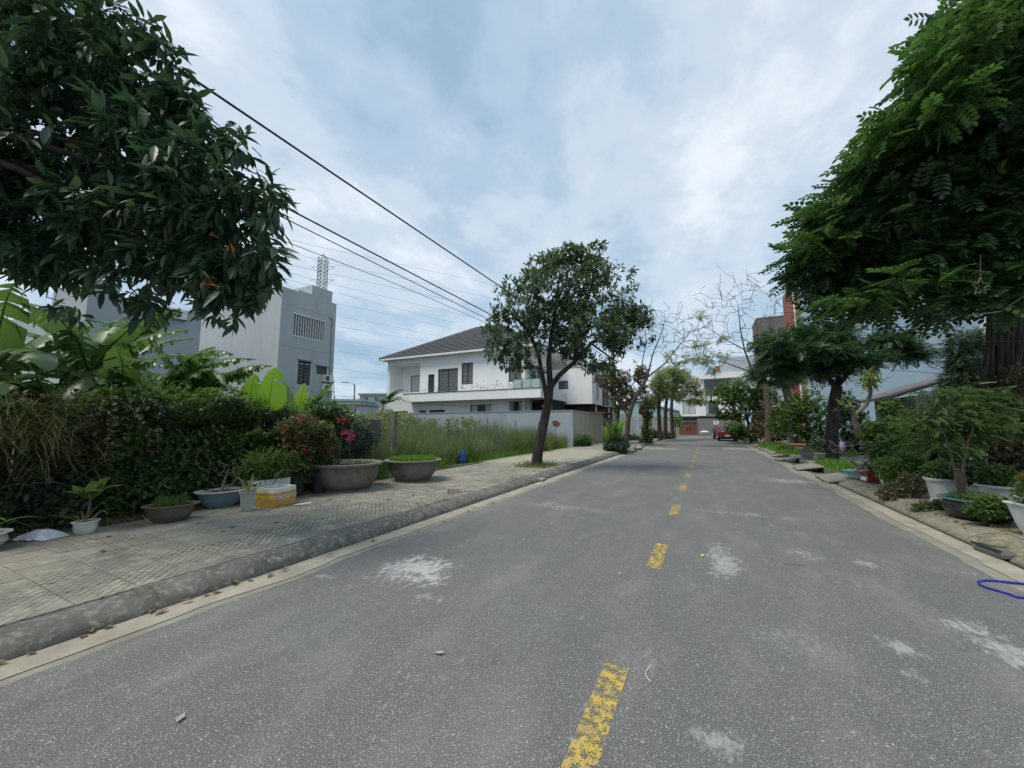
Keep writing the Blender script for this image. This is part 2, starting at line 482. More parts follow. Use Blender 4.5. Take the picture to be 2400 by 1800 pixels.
M['teal_wall'] = material('teal_wall', (.27, .45, .43), .7, (.22, .38, .37), 1.0, stretch=(6, 6, .4))
M['bark'] = material('bark', (.085, .070, .058), .95, (.040, .034, .029), 7, bump=.9, bscale=22, col3=(.16, .14, .12), scale3=14, pos3=(.62, .78), stretch=(1, 1, .35), bdist=.03)
M['dark_bark'] = material('dark_bark', (.060, .050, .042), .95, (.025, .021, .018), 6, bump=1.0, bscale=14, col3=(.12, .105, .085), scale3=9, pos3=(.6, .8), stretch=(1, 1, .3), bdist=.05)
M['pale_bark'] = material('pale_bark', (.20, .18, .155), .95, (.11, .10, .085), 6, bump=.6, bscale=20, stretch=(1, 1, .4), bdist=.02)
M['twig'] = material('twig', (.16, .125, .095), .9, (.09, .07, .055), 8)
M['cable'] = material('cable', (.018, .018, .02), .6)
M['far_cable'] = material('far_cable', (.20, .23, .26), .7)
M['pylon'] = material('pylon', (.30, .33, .35), .6)
M['yellow_leaf'] = material('yellow_leaf', (.42, .22, .06), .7, (.22, .10, .04), 20)

def asphalt_mat():
    m = bpy.data.materials.new('asphalt'); m.use_nodes = True
    n = m.node_tree.nodes; l = m.node_tree.links; b = n['Principled BSDF']
    b.inputs['Specular IOR Level'].default_value = .35
    g = n.new('ShaderNodeTexCoord')
    def nz(s, d=6, st=(1, 1, 1), dist=0, rough=.6):
        mp = n.new('ShaderNodeMapping'); mp.inputs['Scale'].default_value = st; l.new(g.outputs['Object'], mp.inputs[0])
        q = n.new('ShaderNodeTexNoise'); q.inputs['Scale'].default_value = s; q.inputs['Detail'].default_value = d
        q.inputs['Roughness'].default_value = rough; q.inputs['Distortion'].default_value = dist
        l.new(mp.outputs[0], q.inputs['Vector']); return q.outputs['Fac']
    def mr(f, a, c, e=0., h=1., smooth=False):
        q = n.new('ShaderNodeMapRange'); q.inputs[1].default_value = a; q.inputs[2].default_value = c; q.inputs[3].default_value = e; q.inputs[4].default_value = h
        if smooth: q.interpolation_type = 'SMOOTHSTEP'
        l.new(f, q.inputs[0]); return q.outputs[0]
    def mx(f, a, c):
        q = n.new('ShaderNodeMix'); q.data_type = 'RGBA'; l.new(f, q.inputs[0])
        for i, v in ((6, a), (7, c)):
            if isinstance(v, tuple): q.inputs[i].default_value = v + (1,)
            else: l.new(v, q.inputs[i])
        return q.outputs[2]
    def ma(op, a, c):
        q = n.new('ShaderNodeMath'); q.operation = op
        for i, v in enumerate((a, c)):
            if isinstance(v, (int, float)): q.inputs[i].default_value = v
            else: l.new(v, q.inputs[i])
        return q.outputs[0]
    c = mx(mr(nz(.55, 5, (1, .45, 1)), .35, .68), (.165, .165, .158), (.215, .212, .198))
    c = mx(mr(nz(1.1, 4, (2.2, .25, 1)), .5, .75, 0, .6), c, (.24, .235, .215))      # tyre-polished lanes
    c = mx(mr(nz(110, 3), .40, .62), (.078, .079, .079), c)                          # dark binder between the stones
    c = mx(mr(nz(.8, 5), .52, .72, 0, .5), c, (.135, .150, .142))                    # faint greenish damp
    c = mx(mr(nz(2.2, 6, (1, .4, 1)), .50, .75, 0, .55), c, (.225, .220, .200))       # dust
    c = mx(mr(nz(6, 7, (1, .3, 1)), .60, .75, 0, .5), c, (.085, .085, .083))
    v = n.new('ShaderNodeTexVoronoi'); v.inputs['Scale'].default_value = 92; l.new(g.outputs['Object'], v.inputs['Vector'])
    cs = n.new('ShaderNodeSeparateColor'); l.new(v.outputs['Color'], cs.inputs[0])
    st = mr(cs.outputs[0], .66, .80)
    near = ma('MULTIPLY', st, mr(v.outputs['Distance'], .25, .42, 1, 0))
    c = mx(near, c, (.36, .36, .35))                                               # pale aggregate
    v2 = n.new('ShaderNodeTexVoronoi'); v2.inputs['Scale'].default_value = 38; l.new(g.outputs['Object'], v2.inputs['Vector'])
    cs2 = n.new('ShaderNodeSeparateColor'); l.new(v2.outputs['Color'], cs2.inputs[0])
    c = mx(ma('MULTIPLY', mr(cs2.outputs[1], .975, .98), mr(v2.outputs['Distance'], .16, .26, 1, 0)), c, (.42, .42, .40))
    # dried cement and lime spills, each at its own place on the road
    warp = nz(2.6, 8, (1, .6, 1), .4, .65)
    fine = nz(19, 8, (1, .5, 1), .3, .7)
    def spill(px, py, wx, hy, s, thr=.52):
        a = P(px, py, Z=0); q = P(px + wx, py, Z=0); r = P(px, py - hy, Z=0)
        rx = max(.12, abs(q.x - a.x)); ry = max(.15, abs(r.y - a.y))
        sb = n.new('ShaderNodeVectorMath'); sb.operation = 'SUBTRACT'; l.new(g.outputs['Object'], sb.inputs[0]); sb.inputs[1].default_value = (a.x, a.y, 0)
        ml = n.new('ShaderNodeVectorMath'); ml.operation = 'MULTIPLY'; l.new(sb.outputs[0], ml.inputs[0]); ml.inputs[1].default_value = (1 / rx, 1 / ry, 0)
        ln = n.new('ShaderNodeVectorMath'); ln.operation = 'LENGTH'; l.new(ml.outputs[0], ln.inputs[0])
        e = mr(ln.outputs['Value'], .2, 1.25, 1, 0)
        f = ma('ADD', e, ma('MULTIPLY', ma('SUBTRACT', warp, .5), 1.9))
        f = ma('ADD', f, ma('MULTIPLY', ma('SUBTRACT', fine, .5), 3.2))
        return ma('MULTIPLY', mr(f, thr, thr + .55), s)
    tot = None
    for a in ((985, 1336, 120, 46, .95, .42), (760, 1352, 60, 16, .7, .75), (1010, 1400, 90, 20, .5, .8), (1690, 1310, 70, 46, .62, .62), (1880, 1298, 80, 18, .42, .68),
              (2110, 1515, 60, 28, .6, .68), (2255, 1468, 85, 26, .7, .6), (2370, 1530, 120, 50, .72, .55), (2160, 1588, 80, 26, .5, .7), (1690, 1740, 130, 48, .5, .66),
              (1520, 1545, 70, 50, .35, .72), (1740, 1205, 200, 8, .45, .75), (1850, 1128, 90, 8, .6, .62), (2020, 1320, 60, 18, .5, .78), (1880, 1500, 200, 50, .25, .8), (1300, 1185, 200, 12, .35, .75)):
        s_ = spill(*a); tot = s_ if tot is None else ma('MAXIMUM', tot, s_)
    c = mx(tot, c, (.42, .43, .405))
    l.new(c, b.inputs['Base Color'])
    b.inputs['Roughness'].default_value = .82
    bp = n.new('ShaderNodeBump'); bp.inputs['Strength'].default_value = .55; bp.inputs['Distance'].default_value = .004
    l.new(nz(110, 3), bp.inputs['Height']); l.new(bp.outputs[0], b.inputs['Normal'])
    return m
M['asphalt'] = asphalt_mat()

def worn_paint(name, col, lo=.40, hi=.50):
    m = bpy.data.materials.new(name); m.use_nodes = True
    n = m.node_tree.nodes; l = m.node_tree.links; b = n['Principled BSDF']
    b.inputs['Roughness'].default_value = .7
    g = n.new('ShaderNodeTexCoord')
    qd = n.new('ShaderNodeTexNoise'); qd.inputs['Scale'].default_value = 9; qd.inputs['Detail'].default_value = 8; l.new(g.outputs['Object'], qd.inputs['Vector'])
    rd = n.new('ShaderNodeMapRange'); rd.inputs[1].default_value = .4; rd.inputs[2].default_value = .7; l.new(qd.outputs['Fac'], rd.inputs[0])
    md = n.new('ShaderNodeMix'); md.data_type = 'RGBA'; l.new(rd.outputs[0], md.inputs[0]); md.inputs[6].default_value = col + (1,); md.inputs[7].default_value = tuple(.45 * x + .09 for x in col) + (1,); l.new(md.outputs[2], b.inputs['Base Color'])
    q = n.new('ShaderNodeTexNoise'); q.inputs['Scale'].default_value = 120; q.inputs['Detail'].default_value = 6; l.new(g.outputs['Object'], q.inputs['Vector'])
    q2 = n.new('ShaderNodeTexNoise'); q2.inputs['Scale'].default_value = 16; q2.inputs['Detail'].default_value = 7; l.new(g.outputs['Object'], q2.inputs['Vector'])
    a = n.new('ShaderNodeMath'); a.operation = 'ADD'; l.new(q.outputs['Fac'], a.inputs[0]); l.new(q2.outputs['Fac'], a.inputs[1])
    r = n.new('ShaderNodeMapRange'); r.inputs[1].default_value = lo * 2; r.inputs[2].default_value = hi * 2; l.new(a.outputs[0], r.inputs[0])
    t = n.new('ShaderNodeBsdfTransparent'); mx = n.new('ShaderNodeMixShader')
    l.new(r.outputs[0], mx.inputs[0]); l.new(t.outputs[0], mx.inputs[1]); l.new(b.outputs[0], mx.inputs[2]); l.new(mx.outputs[0], n['Material Output'].inputs['Surface'])
    return m
M['lane_yellow'] = worn_paint('lane_yellow', (.52, .38, .075), .455, .52)
M['road_white'] = worn_paint('road_white', (.62, .62, .60), .36, .46)

def tile_mat():
    """pressed cement paving with a zigzag relief"""
    m = material('paving_tile', (.31, .29, .225), .9, (.185, .18, .155), .9, mixpos=(.38, .62), col3=(.42, .40, .33), scale3=5, pos3=(.5, .72), world=True)
    n = m.node_tree.nodes; l = m.node_tree.links; b = n['Principled BSDF']
    g = n.new('ShaderNodeTexCoord')
    br = n.new('ShaderNodeTexBrick'); br.inputs['Scale'].default_value = 1.0; br.offset = .5
    br.inputs['Brick Width'].default_value = .165; br.inputs['Row Height'].default_value = .068; br.inputs['Mortar Size'].default_value = .010; br.inputs['Mortar Smooth'].default_value = .6
    mp = n.new('ShaderNodeMapping'); mp.inputs['Rotation'].default_value = (0, 0, R(45)); l.new(g.outputs['Object'], mp.inputs[0])
    dist = n.new('ShaderNodeTexNoise'); dist.inputs['Scale'].default_value = 3.0; l.new(mp.outputs[0], dist.inputs['Vector'])
    ad = n.new('ShaderNodeVectorMath'); ad.operation = 'MULTIPLY_ADD'; l.new(dist.outputs['Color'], ad.inputs[0]); ad.inputs[1].default_value = (.05, .05, 0); l.new(mp.outputs[0], ad.inputs[2])
    l.new(ad.outputs[0], br.inputs['Vector'])
    n1_ = n.new('ShaderNodeTexNoise'); n1_.inputs['Scale'].default_value = 45; n1_.inputs['Detail'].default_value = 6; l.new(g.outputs['Object'], n1_.inputs['Vector'])
    h = n.new('ShaderNodeMath'); h.operation = 'MULTIPLY_ADD'; l.new(br.outputs['Fac'], h.inputs[0]); h.inputs[1].default_value = -1.0; l.new(n1_.outputs['Fac'], h.inputs[2])
    bp = n.new('ShaderNodeBump'); bp.inputs['Strength'].default_value = .75; bp.inputs['Distance'].default_value = .007
    l.new(h.outputs[0], bp.inputs['Height']); l.new(bp.outputs[0], b.inputs['Normal'])
    old = b.inputs['Base Color'].links[0].from_socket
    q = n.new('ShaderNodeMix'); q.data_type = 'RGBA'
    wn_ = n.new('ShaderNodeTexNoise'); wn_.inputs['Scale'].default_value = 1.6; gq = n.new('ShaderNodeNewGeometry'); l.new(gq.outputs['Position'], wn_.inputs['Vector'])
    w2 = n.new('ShaderNodeMapRange'); w2.inputs[1].default_value = .35; w2.inputs[2].default_value = .6; l.new(wn_.outputs['Fac'], w2.inputs[0])
    w3 = n.new('ShaderNodeMath'); w3.operation = 'MULTIPLY'; l.new(br.outputs['Fac'], w3.inputs[0]); l.new(w2.outputs[0], w3.inputs[1])
    w4 = n.new('ShaderNodeMath'); w4.operation = 'MULTIPLY'; w4.inputs[1].default_value = .9; l.new(w3.outputs[0], w4.inputs[0])
    l.new(w4.outputs[0], q.inputs[0]); l.new(old, q.inputs[6]); q.inputs[7].default_value = (.105, .10, .08, 1); l.new(q.outputs[2], b.inputs['Base Color'])
    return m
M['paving_tile'] = tile_mat()

# ------------------------------------------------------------------ ground, road, gutters, kerbs, footpaths
def sheet(name, pts, mat, z=None, kind='structure', parent=None):
    mb = MB(); mb.poly([(p[0], p[1], p[2] if z is None else z) for p in pts])
    o = mb.build(name, mat, parent)
    if parent is None and kind: o['kind'] = kind
    return o
sheet('ground', [(-900, -900), (900, -900), (900, 1500), (-900, 1500)], M['far_ground'], z=-.05)
# road with a ragged edge over the gutter sheets
def strip(name, fx0, fx1, y0, y1, z, mat, step=.25, z2=None):
    mb = MB(); n = int((y1 - y0) / step); a = []
    for i in range(n + 1):
        y = y0 + (y1 - y0) * i / n
        a.append(((fx0(y), y, z), (fx1(y), y, z if z2 is None else z2)))
    vs = [p for q in a for p in q]
    mb.add(vs, [(2 * i, 2 * i + 1, 2 * i + 3, 2 * i + 2) for i in range(n)])
    o = mb.build(name, mat); o['kind'] = 'structure'; return o
rag = lambda s, k: (lambda y: s + k * (noise.noise(Vector((y * .9, s, 0))) + .5 * noise.noise(Vector((y * 4, s, 3)))))
strip('gutter_bed', lambda y: -4.5, lambda y: 3.2, -8, 59, -.012, M['gutter'], 4)
strip('gutter', lambda y: -4.36, lambda y: -3.7, -8, 59, -.004, M['gutter'], .5)
strip('gutter', lambda y: 2.4, lambda y: 3.09, -8, 59, -.004, M['gutter'], .5)
strip('gutter_groove', lambda y: 3.085, lambda y: 3.155, -8, 59, -.008, M['dark_inside'], 4)
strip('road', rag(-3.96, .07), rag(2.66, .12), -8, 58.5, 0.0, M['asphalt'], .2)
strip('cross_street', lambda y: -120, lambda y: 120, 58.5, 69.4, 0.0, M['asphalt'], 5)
strip('sand_drift', rag(-4.34, .01), rag(-4.06, .10), -4, 22, .002, M['sand'], .2)
strip('sand_drift', rag(2.82, .10), rag(3.07, .01), 3, 14, .002, M['sand'], .2)
# yellow centre dashes and the white dashes across the junction
for i in range(20):
    y0 = 1.88 + 2.88 * i
    ln = 1.0 if i else .90
    o = sheet('lane_dash', [(-.69, y0), (-.535, y0 + rnd.uniform(-.02, .02)), (-.535, y0 + ln), (-.69, y0 + ln)], M['lane_yellow'], z=.004)
for i in range(8):
    x0 = -3.1 + i * .78
    sheet('stop_dash', [(x0, 57.2), (x0 + .4, 57.2), (x0 + .4, 57.6), (x0, 57.6)], M['road_white'], z=.004)
sheet('sunlit_patch', [(-3.9, 27), (-1.9, 27.6), (-1.6, 29.2), (-3.95, 30.5)], M['slab'], z=.004)  # sunlit spots on the far road, painted in as flat sheets of paler colour
sheet('sunlit_patch', [(-3.95, 33), (-2.0, 33.5), (-2.2, 36.5), (-3.95, 37.2)], M['slab'], z=.004)
sheet('sunlit_patch', [(1.0, 29.5), (2.7, 29), (2.7, 32), (.9, 33)], M['slab'], z=.004)

# kerbs of cast stones, rounded on the road side
def kerb_mesh(name, prof, ln, seed):
    rs = random.Random(seed); n = 5; vs = []; k = len(prof)
    for j in range(n + 1):
        y = ln * j / n
        for i, (x, z) in enumerate(prof):
            q = 0 if i in (0, k - 1) else 1
            vs.append((x + q * rs.uniform(-.008, .008), y, z + q * rs.uniform(-.006, .006)))
    fs = [(j * k + i, j * k + i + 1, (j + 1) * k + i + 1, (j + 1) * k + i) for j in range(n) for i in range(k - 1)]
    fs += [tuple(range(k - 1, -1, -1)), tuple(n * k + i for i in range(k))]
    me = bpy.data.meshes.new(name); me.from_pydata(vs, [], fs); me.update(); me.materials.append(M['kerb'])
    me.polygons.foreach_set('use_smooth', [True] * len(me.polygons)); me.set_sharp_from_angle(angle=R(60))
    return me
profL = [(-4.35, -.04), (-4.352, .02), (-4.375, .065), (-4.42, .105), (-4.49, .138), (-4.58, .152), (-4.645, .150), (-4.645, -.04)]
profR = [(3.15, -.04), (3.145, .015), (3.19, .06), (3.27, .10), (3.38, .135), (3.50, .15), (3.56, .15), (3.56, -.04)]
KL = thing('kerb', None, None, (0, 0, 0), kind='structure'); KR = thing('kerb', None, None, (0, 0, 0), kind='structure')
for K_, prof, matn in ((KL, profL, 'kerb'), (KR, profR, 'mossy_concrete')):
    ms = []
    for q in range(4):
        me = kerb_mesh('kerb_stone', prof, 1.19, q + (10 if K_ is KR else 0)); me.materials[0] = M[matn]; ms.append(me)
    y = -3.0; i = 0
    while y < 57:
        if not (K_ is KR and (12.6 < y < 25)) and not (K_ is KL and 23.5 < y < 28.5):
            o = bpy.data.objects.new('kerb_stone', ms[i % 4]); COL.objects.link(o); o.parent = K_
            o.location = (rnd.uniform(-.006, .006), y, rnd.uniform(-.006, .004)); o.rotation_euler = (rnd.uniform(-.002, .002), 0, rnd.uniform(-.003, .003))
        y += 1.2; i += 1
# left footpath: pressed tiles near by, slab farther on
LP = thing('footpath', None, None, (0, 0, 0), kind='structure')
mb = MB(); mb.box(-8.6, -4.65, -6, 13.4, -.04, .125); mb.build('tile_bed', M['soil'], LP)
mb = MB(); mb.box(-8.25, -4.65, 13.42, 23.2, -.04, .150); mb.build('path_slab', M['sand'], LP)
mb = MB(); mb.box(-8.25, -4.65, 23.22, 57, -.04, .146); mb.build('path_slab', M['slab'], LP)
tms = []
for q in range(3):
    mb = MB(); rs = random.Random(q); e = .004
    a = .2003
    mb.add([(-a, -a, 0), (a, -a, 0), (a, a, 0), (-a, a, 0), (-a + e, -a + e, .03), (a - e, -a + e, .03), (a - e, a - e, .03), (-a + e, a - e, .03)],
           [(4, 5, 6, 7), (0, 1, 5, 4), (1, 2, 6, 5), (2, 3, 7, 6), (3, 0, 4, 7)])
    me = mb.mesh('paving_tile'); me.materials.append(M['paving_tile']); tms.append(me)
for r in range(34):
    for c in range(8):
        x, y = -4.86 - .402 * c, -.05 + .402 * r
        o = bpy.data.objects.new('paving_tile', tms[rnd.randrange(3)]); COL.objects.link(o); o.parent = LP
        o.location = (x, y, .121 + rnd.uniform(-.0025, .002)); o.rotation_euler = (rnd.uniform(-.005, .005), rnd.uniform(-.005, .005), rnd.choice((0, 0, 0, 1, 2)) * math.pi / 2 + rnd.uniform(-.004, .004))
mb = MB(); mb.box(-8.6, -8.06, -6, 13.4, .126, .147); mb.build('path_edge', M['earth'], LP)
# right footpath
RP = thing('footpath', None, None, (0, 0, 0), kind='structure')
y = -4.0; i = 0
while y < 57:
    ln = rnd.choice((1.9, 2.3, 2.6))
    mb = MB(); mb.box(3.57, 7.0, y, y + ln - .012, -.04, .148 + rnd.uniform(-.004, .004)); mb.build('path_slab', M['mossy_concrete'] if y < 16 else M['slab'], RP)
    y += ln
# driveway ramps of broken slabs bridging the right gutter
for (y0, y1, x0, x1, zt) in ((13.6, 14.4, 2.9, 3.62, .155), (14.45, 15.2, 2.95, 3.64, .15), (17.0, 18.0, 2.8, 3.62, .165), (18.06, 18.7, 3.0, 3.64, .15), (21.0, 21.9, 2.75, 3.62, .165), (23.6, 24.3, 2.9, 3.62, .155)):
    th = math.atan((zt - .03) / (x1 - x0))
    mb = MB(); mb.obox(((x0 + x1) / 2, (y0 + y1) / 2, (zt + .03) / 2 + .005), (x1 - x0, y1 - y0, .05), rz=rnd.uniform(-.05, .05), ry=-th)
    o = mb.build('ramp_slab', M['slab'], RP, bevel=.012)
sheet('lot_ground', [(-60, -30), (-8.62, -30), (-8.62, 25.9), (-60, 25.9)], M['earth'], z=.10)
sheet('yard_ground', [(7.0, -30), (60, -30), (60, 58), (7.0, 58)], M['earth'], z=.10)
sheet('plot_ground', [(-60, 26), (-8.3, 26), (-8.3, 57), (-60, 57)], M['earth'], z=.06)
sheet('apron', [(-60, 69.4), (60, 69.4), (60, 90), (-60, 90)], M['slab'], z=.05)

# ------------------------------------------------------------------ buildings
def holed(mb, a, b, z0, z1, holes, depth=.18, base=0.0):
    """outer skin of an upright wall from a to b (outside on the right hand of a->b) with openings (u0,u1,z0,z1) that have reveals"""
    a = Vector((a[0], a[1])); b = Vector((b[0], b[1])); L = (b - a).length; d = (b - a) / L; nin = Vector((-d.y, d.x))
    us = sorted({0.0, L} | {h[0] for h in holes} | {h[1] for h in holes}); zs = sorted({z0, z1} | {h[2] for h in holes} | {h[3] for h in holes})
    pt = lambda u, z, q=0.0: (a.x + d.x * u + nin.x * q, a.y + d.y * u + nin.y * q, z)
    for i in range(len(us) - 1):
        for j in range(len(zs) - 1):
            cu, cz = (us[i] + us[i + 1]) / 2, (zs[j] + zs[j + 1]) / 2
            if any(h[0] < cu < h[1] and h[2] < cz < h[3] for h in holes): continue
            mb.poly([pt(us[i], zs[j]), pt(us[i + 1], zs[j]), pt(us[i + 1], zs[j + 1]), pt(us[i], zs[j + 1])])
    for h in holes:
        u0, u1, c0, c1 = h[:4]; dp = h[4] if len(h) > 4 else depth
        mb.poly([pt(u0, c0), pt(u1, c0), pt(u1, c0, dp), pt(u0, c0, dp)]); mb.poly([pt(u0, c1), pt(u0, c1, dp), pt(u1, c1, dp), pt(u1, c1)])
        mb.poly([pt(u0, c0), pt(u0, c0, dp), pt(u0, c1, dp), pt(u0, c1)]); mb.poly([pt(u1, c0), pt(u1, c1), pt(u1, c1, dp), pt(u1, c0, dp)])
    return pt
def window(parent, a, d, u0, u1, z0, z1, n, inset, fr=.06, frm='dark_metal', gl='glass', name='window', bars=0):
    """window set `inset` behind the wall face that starts at a and runs along d; n panes side by side"""
    a = Vector((a[0], a[1])); d = Vector((d[0], d[1])).normalized(); nin = Vector((-d.y, d.x))
    def bx(mb, ua, ub, za, zb, qa, qb):
        p = [a + d * ua + nin * qa, a + d * ub + nin * qa, a + d * ub + nin * qb, a + d * ua + nin * qb]
        mb.add([(q.x, q.y, za) for q in p] + [(q.x, q.y, zb) for q in p], [(0, 3, 2, 1), (4, 5, 6, 7), (0, 1, 5, 4), (1, 2, 6, 5), (2, 3, 7, 6), (3, 0, 4, 7)])
    mb = MB(); q0, q1 = inset - .05, inset + .02
    bx(mb, u0, u1, z0, z0 + fr, q0, q1); bx(mb, u0, u1, z1 - fr, z1, q0, q1)
    w = (u1 - u0 - fr) / n
    for i in range(n + 1): bx(mb, u0 + w * i, u0 + w * i + fr, z0 + fr, z1 - fr, q0, q1)
    fo = mb.build(name, M[frm], parent)
    gls = gl if isinstance(gl, (list, tuple)) else [gl] * n
    for i in range(n):
        mb = MB(); bx(mb, u0 + w * i + fr, u0 + w * (i + 1), z0 + fr, z1 - fr, inset - .01, inset + .01)
        mb.build('pane', M[gls[i]], fo)
    for k in range(bars):
        mb = MB(); z = z0 + fr + (z1 - z0 - 2 * fr) * (k + .5) / bars
        bx(mb, u0 + fr, u1 - fr, z - .012, z + .012, inset - .03, inset - .012); mb.build('bar', M[frm], fo)
    return fo

# ---- the white two storey house
WX0, WX1, WY, WYB = -28.75, -13.4, 29.0, 38.5
H = thing('white_house', 'white two storey house with dark hip roof and long planted balcony', 'house', (-20, 33, 0))
wm = MB()
L = lambda x: x - WX0
pt = holed(wm, (WX0, WY), (WX1, WY), 0.05, 8.2,
           [(L(-28.40), L(-24.55), 4.80, 7.68, 1.7), (L(-23.55), L(-22.80), 4.72, 6.42), (L(-22.37), L(-20.12), 4.45, 6.86), (L(-19.72), L(-18.50), 5.28, 7.25), (L(-14.90), L(-13.68), 5.27, 7.20),
            (L(-28.2), L(-25.9), 1.2, 2.98), (L(-24.5), L(-23.7), 1.2, 3.02), (L(-23.3), L(-21.5), 1.2, 3.04), (L(-18.75), L(-16.55), 1.0, 3.42), (L(-14.85), L(-13.6), .6, 3.66, 1.0)], .14)
wm.poly([(-28.40, WY + 1.7, 4.8), (-24.55, WY + 1.7, 4.8), (-24.55, WY + 1.7, 7.68), (-28.40, WY + 1.7, 7.68)])
holed(wm, (WX1, WY), (WX1, 34.1), 0.05, 8.2, [(.5, 3.4, 4.15, 6.9)], .12)
holed(wm, (WX1, 34.1), (-9.06, 34.1), 3.54, 6.85, [(1.15, 2.1, 4.95, 5.75)], .12)
holed(wm, (-9.06, 34.1), (-9.06, 44.0), 3.54, 6.85, [(1.5, 2.6, 3.9, 6.2), (4.2, 6.6, 3.6, 6.4, 2.0)], .3)
wm.poly([(WX1, 34.1, 3.54), (WX1, 44, 3.54), (-9.06, 44, 3.54), (-9.06, 34.1, 3.54)])
wm.poly([(WX1 + .01, 34.1, 6.85), (-9.06, 34.1, 6.85), (-9.06, 44, 6.85), (WX1 + .01, 44, 6.85)])
wm.poly([(WX0, WYB, .05), (WX0, WY, .05), (WX0, WY, 8.2), (WX0, WYB, 8.2)])
wm.poly([(WX1, 44, .05), (WX0, 44, .05), (WX0, 44, 8.2), (WX1, 44, 8.2)])
for yy, xx in ((36.5, -9.6), (42.0, -9.6), (36.5, -12.4)): wm.box(xx - .25, xx + .25, yy - .25, yy + .25, .05, 3.52)
wm.build('wall', M['white_paint'], H)
sub = lambda u0, u1, z0, z1, n, inset=.14, **k: window(H, (WX0, WY), (1, 0), L(u0), L(u1), z0, z1, n, inset, **k)
sub(-27.1, -24.56, 4.81, 6.68, 2, 1.69, gl=('curtain', 'glass'), name='balcony_door')
sub(-23.55, -22.80, 4.72, 6.42, 2); sub(-22.37, -20.12, 4.45, 6.86, 2, gl='window_blind', bars=8); sub(-19.72, -18.50, 5.28, 7.25, 2, gl='window_blind', bars=4); sub(-14.90, -13.68, 5.27, 7.20, 2, gl='window_blind', bars=8)
sub(-28.2, -25.9, 1.2, 2.98, 3); sub(-24.5, -23.7, 1.2, 3.02, 1); sub(-23.3, -21.5, 1.2, 3.04, 3)
wf = sub(-18.75, -16.55, 1.0, 3.42, 3, gl=('curtain', 'glass', 'curtain'))
for k in range(6):
    mb = MB(); mb.tube([(-18.0 + k * .15, WY + .05, 1.1), (-18.0 + k * .15, WY + .05, 3.35)], .012, 4); mb.build('bar', M['dark_metal'], wf)
sub(-14.85, -13.6, .6, 3.66, 1, 1.0)
window(H, (WX1, WY), (0, 1), .5, 3.4, 4.15, 6.9, 3, .12, gl=('curtain', 'glass', 'curtain'), name='balcony_door')
window(H, (WX1, 34.1), (1, 0), 1.15, 2.1, 4.95, 5.75, 1, .12)
window(H, (-9.06, 34.1), (0, 1), 1.5, 2.6, 3.9, 6.2, 1, .3)
mb = MB(); mb.box(-11.6, -9.07, 38.4, 40.6, 3.6, 6.4); mb.box(-9.07, -8.95, 37.9, 38.2, 3.56, 6.5); mb.build('dark_screen', M['dark_metal'], H)
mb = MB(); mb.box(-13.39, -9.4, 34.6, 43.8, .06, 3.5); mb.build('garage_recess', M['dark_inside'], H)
for yy in (34.75, 36.0, 37.2): mb = MB(); mb.box(-12.9, -12.4, yy - .12, yy + .12, .06, 3.5)
mb.build('column', M['white_paint'], H)
# ground floor right of the wall: a dark porch with a white post under the balcony
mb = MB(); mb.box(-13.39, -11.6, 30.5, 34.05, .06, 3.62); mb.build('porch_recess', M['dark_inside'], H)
mb = MB(); mb.box(-13.0, -12.6, 28.3, 28.7, .06, 3.75); mb.build('post', M['concrete'], H)
# the long balcony, its parapet turning the corner
bm_ = MB(); bm_.box(-25.5, -11.47, 27.8, 28.0, 3.78, 4.54); bm_.box(-25.5, -11.67, 28.0, 28.995, 3.80, 3.95); bm_.box(-11.67, -11.47, 28.0, 34.09, 3.78, 4.54); bm_.box(-13.39, -11.67, 29.0, 34.09, 3.80, 3.95); bm_.box(-25.5, -25.35, 28.0, 28.995, 3.95, 4.54)
bo = bm_.build('balcony', M['white_paint'], H)
mb = MB(); mb.box(-25.55, -11.42, 27.75, 27.98, 4.542, 4.575); mb.build('coping', M['dark_metal'], bo)
gr = MB()
for x in (-14.0, -13.2, -12.4, -11.6): gr.box(x - .02, x + .02, 28.04, 28.08, 4.55, 5.35)
gr.box(-14.0, -11.6, 28.04, 28.08, 5.35, 5.39); gro = gr.build('railing', M['dark_metal'], H)
mb = MB(); mb.box(-13.95, -11.65, 28.055, 28.065, 4.6, 5.3); mb.build('glass_panel', material('green_glass', (.35, .45, .42), .1, spec=.6), gro)
# roof: hip with stepped courses
ex0, ex1, ey0, ey1, ez = -29.3, -12.0, 28.35, 42.6, 8.28
rise = .56
RM = Vector(((ex0 + ex1) / 2, 0, 0))
def course(i, n, d1):
    t0, t1 = i / n, (i + 1) / n
    hw = (ey1 - ey0) / 2
    o0, o1 = hw * t0, hw * t1 + .10
    z0, z1 = ez + hw * t0 * rise, ez + hw * t1 * rise + .0
    zt = z1 + .02
    r0 = [(ex0 + o0, ey0 + o0), (ex1 - o0, ey0 + o0), (ex1 - o0, ey1 - o0), (ex0 + o0, ey1 - o0)]
    r1 = [(ex0 + o1, ey0 + o1), (ex1 - o1, ey0 + o1), (ex1 - o1, ey1 - o1), (ex0 + o1, ey1 - o1)]
    mb = MB()
    ov = [(-.05, -.05), (.05, -.05), (.05, .05), (-.05, .05)]
    vs = [(x + o[0], y + o[1], z0 + .05) for (x, y), o in zip(r0, ov)] + [(x + o[0], y + o[1], z0 + .11) for (x, y), o in zip(r0, ov)] + [(x, y, zt) for x, y in r1]
    mb.add(vs, [(k, (k + 1) % 4, 4 + (k + 1) % 4, 4 + k) for k in range(4)] + [(4 + k, 4 + (k + 1) % 4, 8 + (k + 1) % 4, 8 + k) for k in range(4)])
    return mb
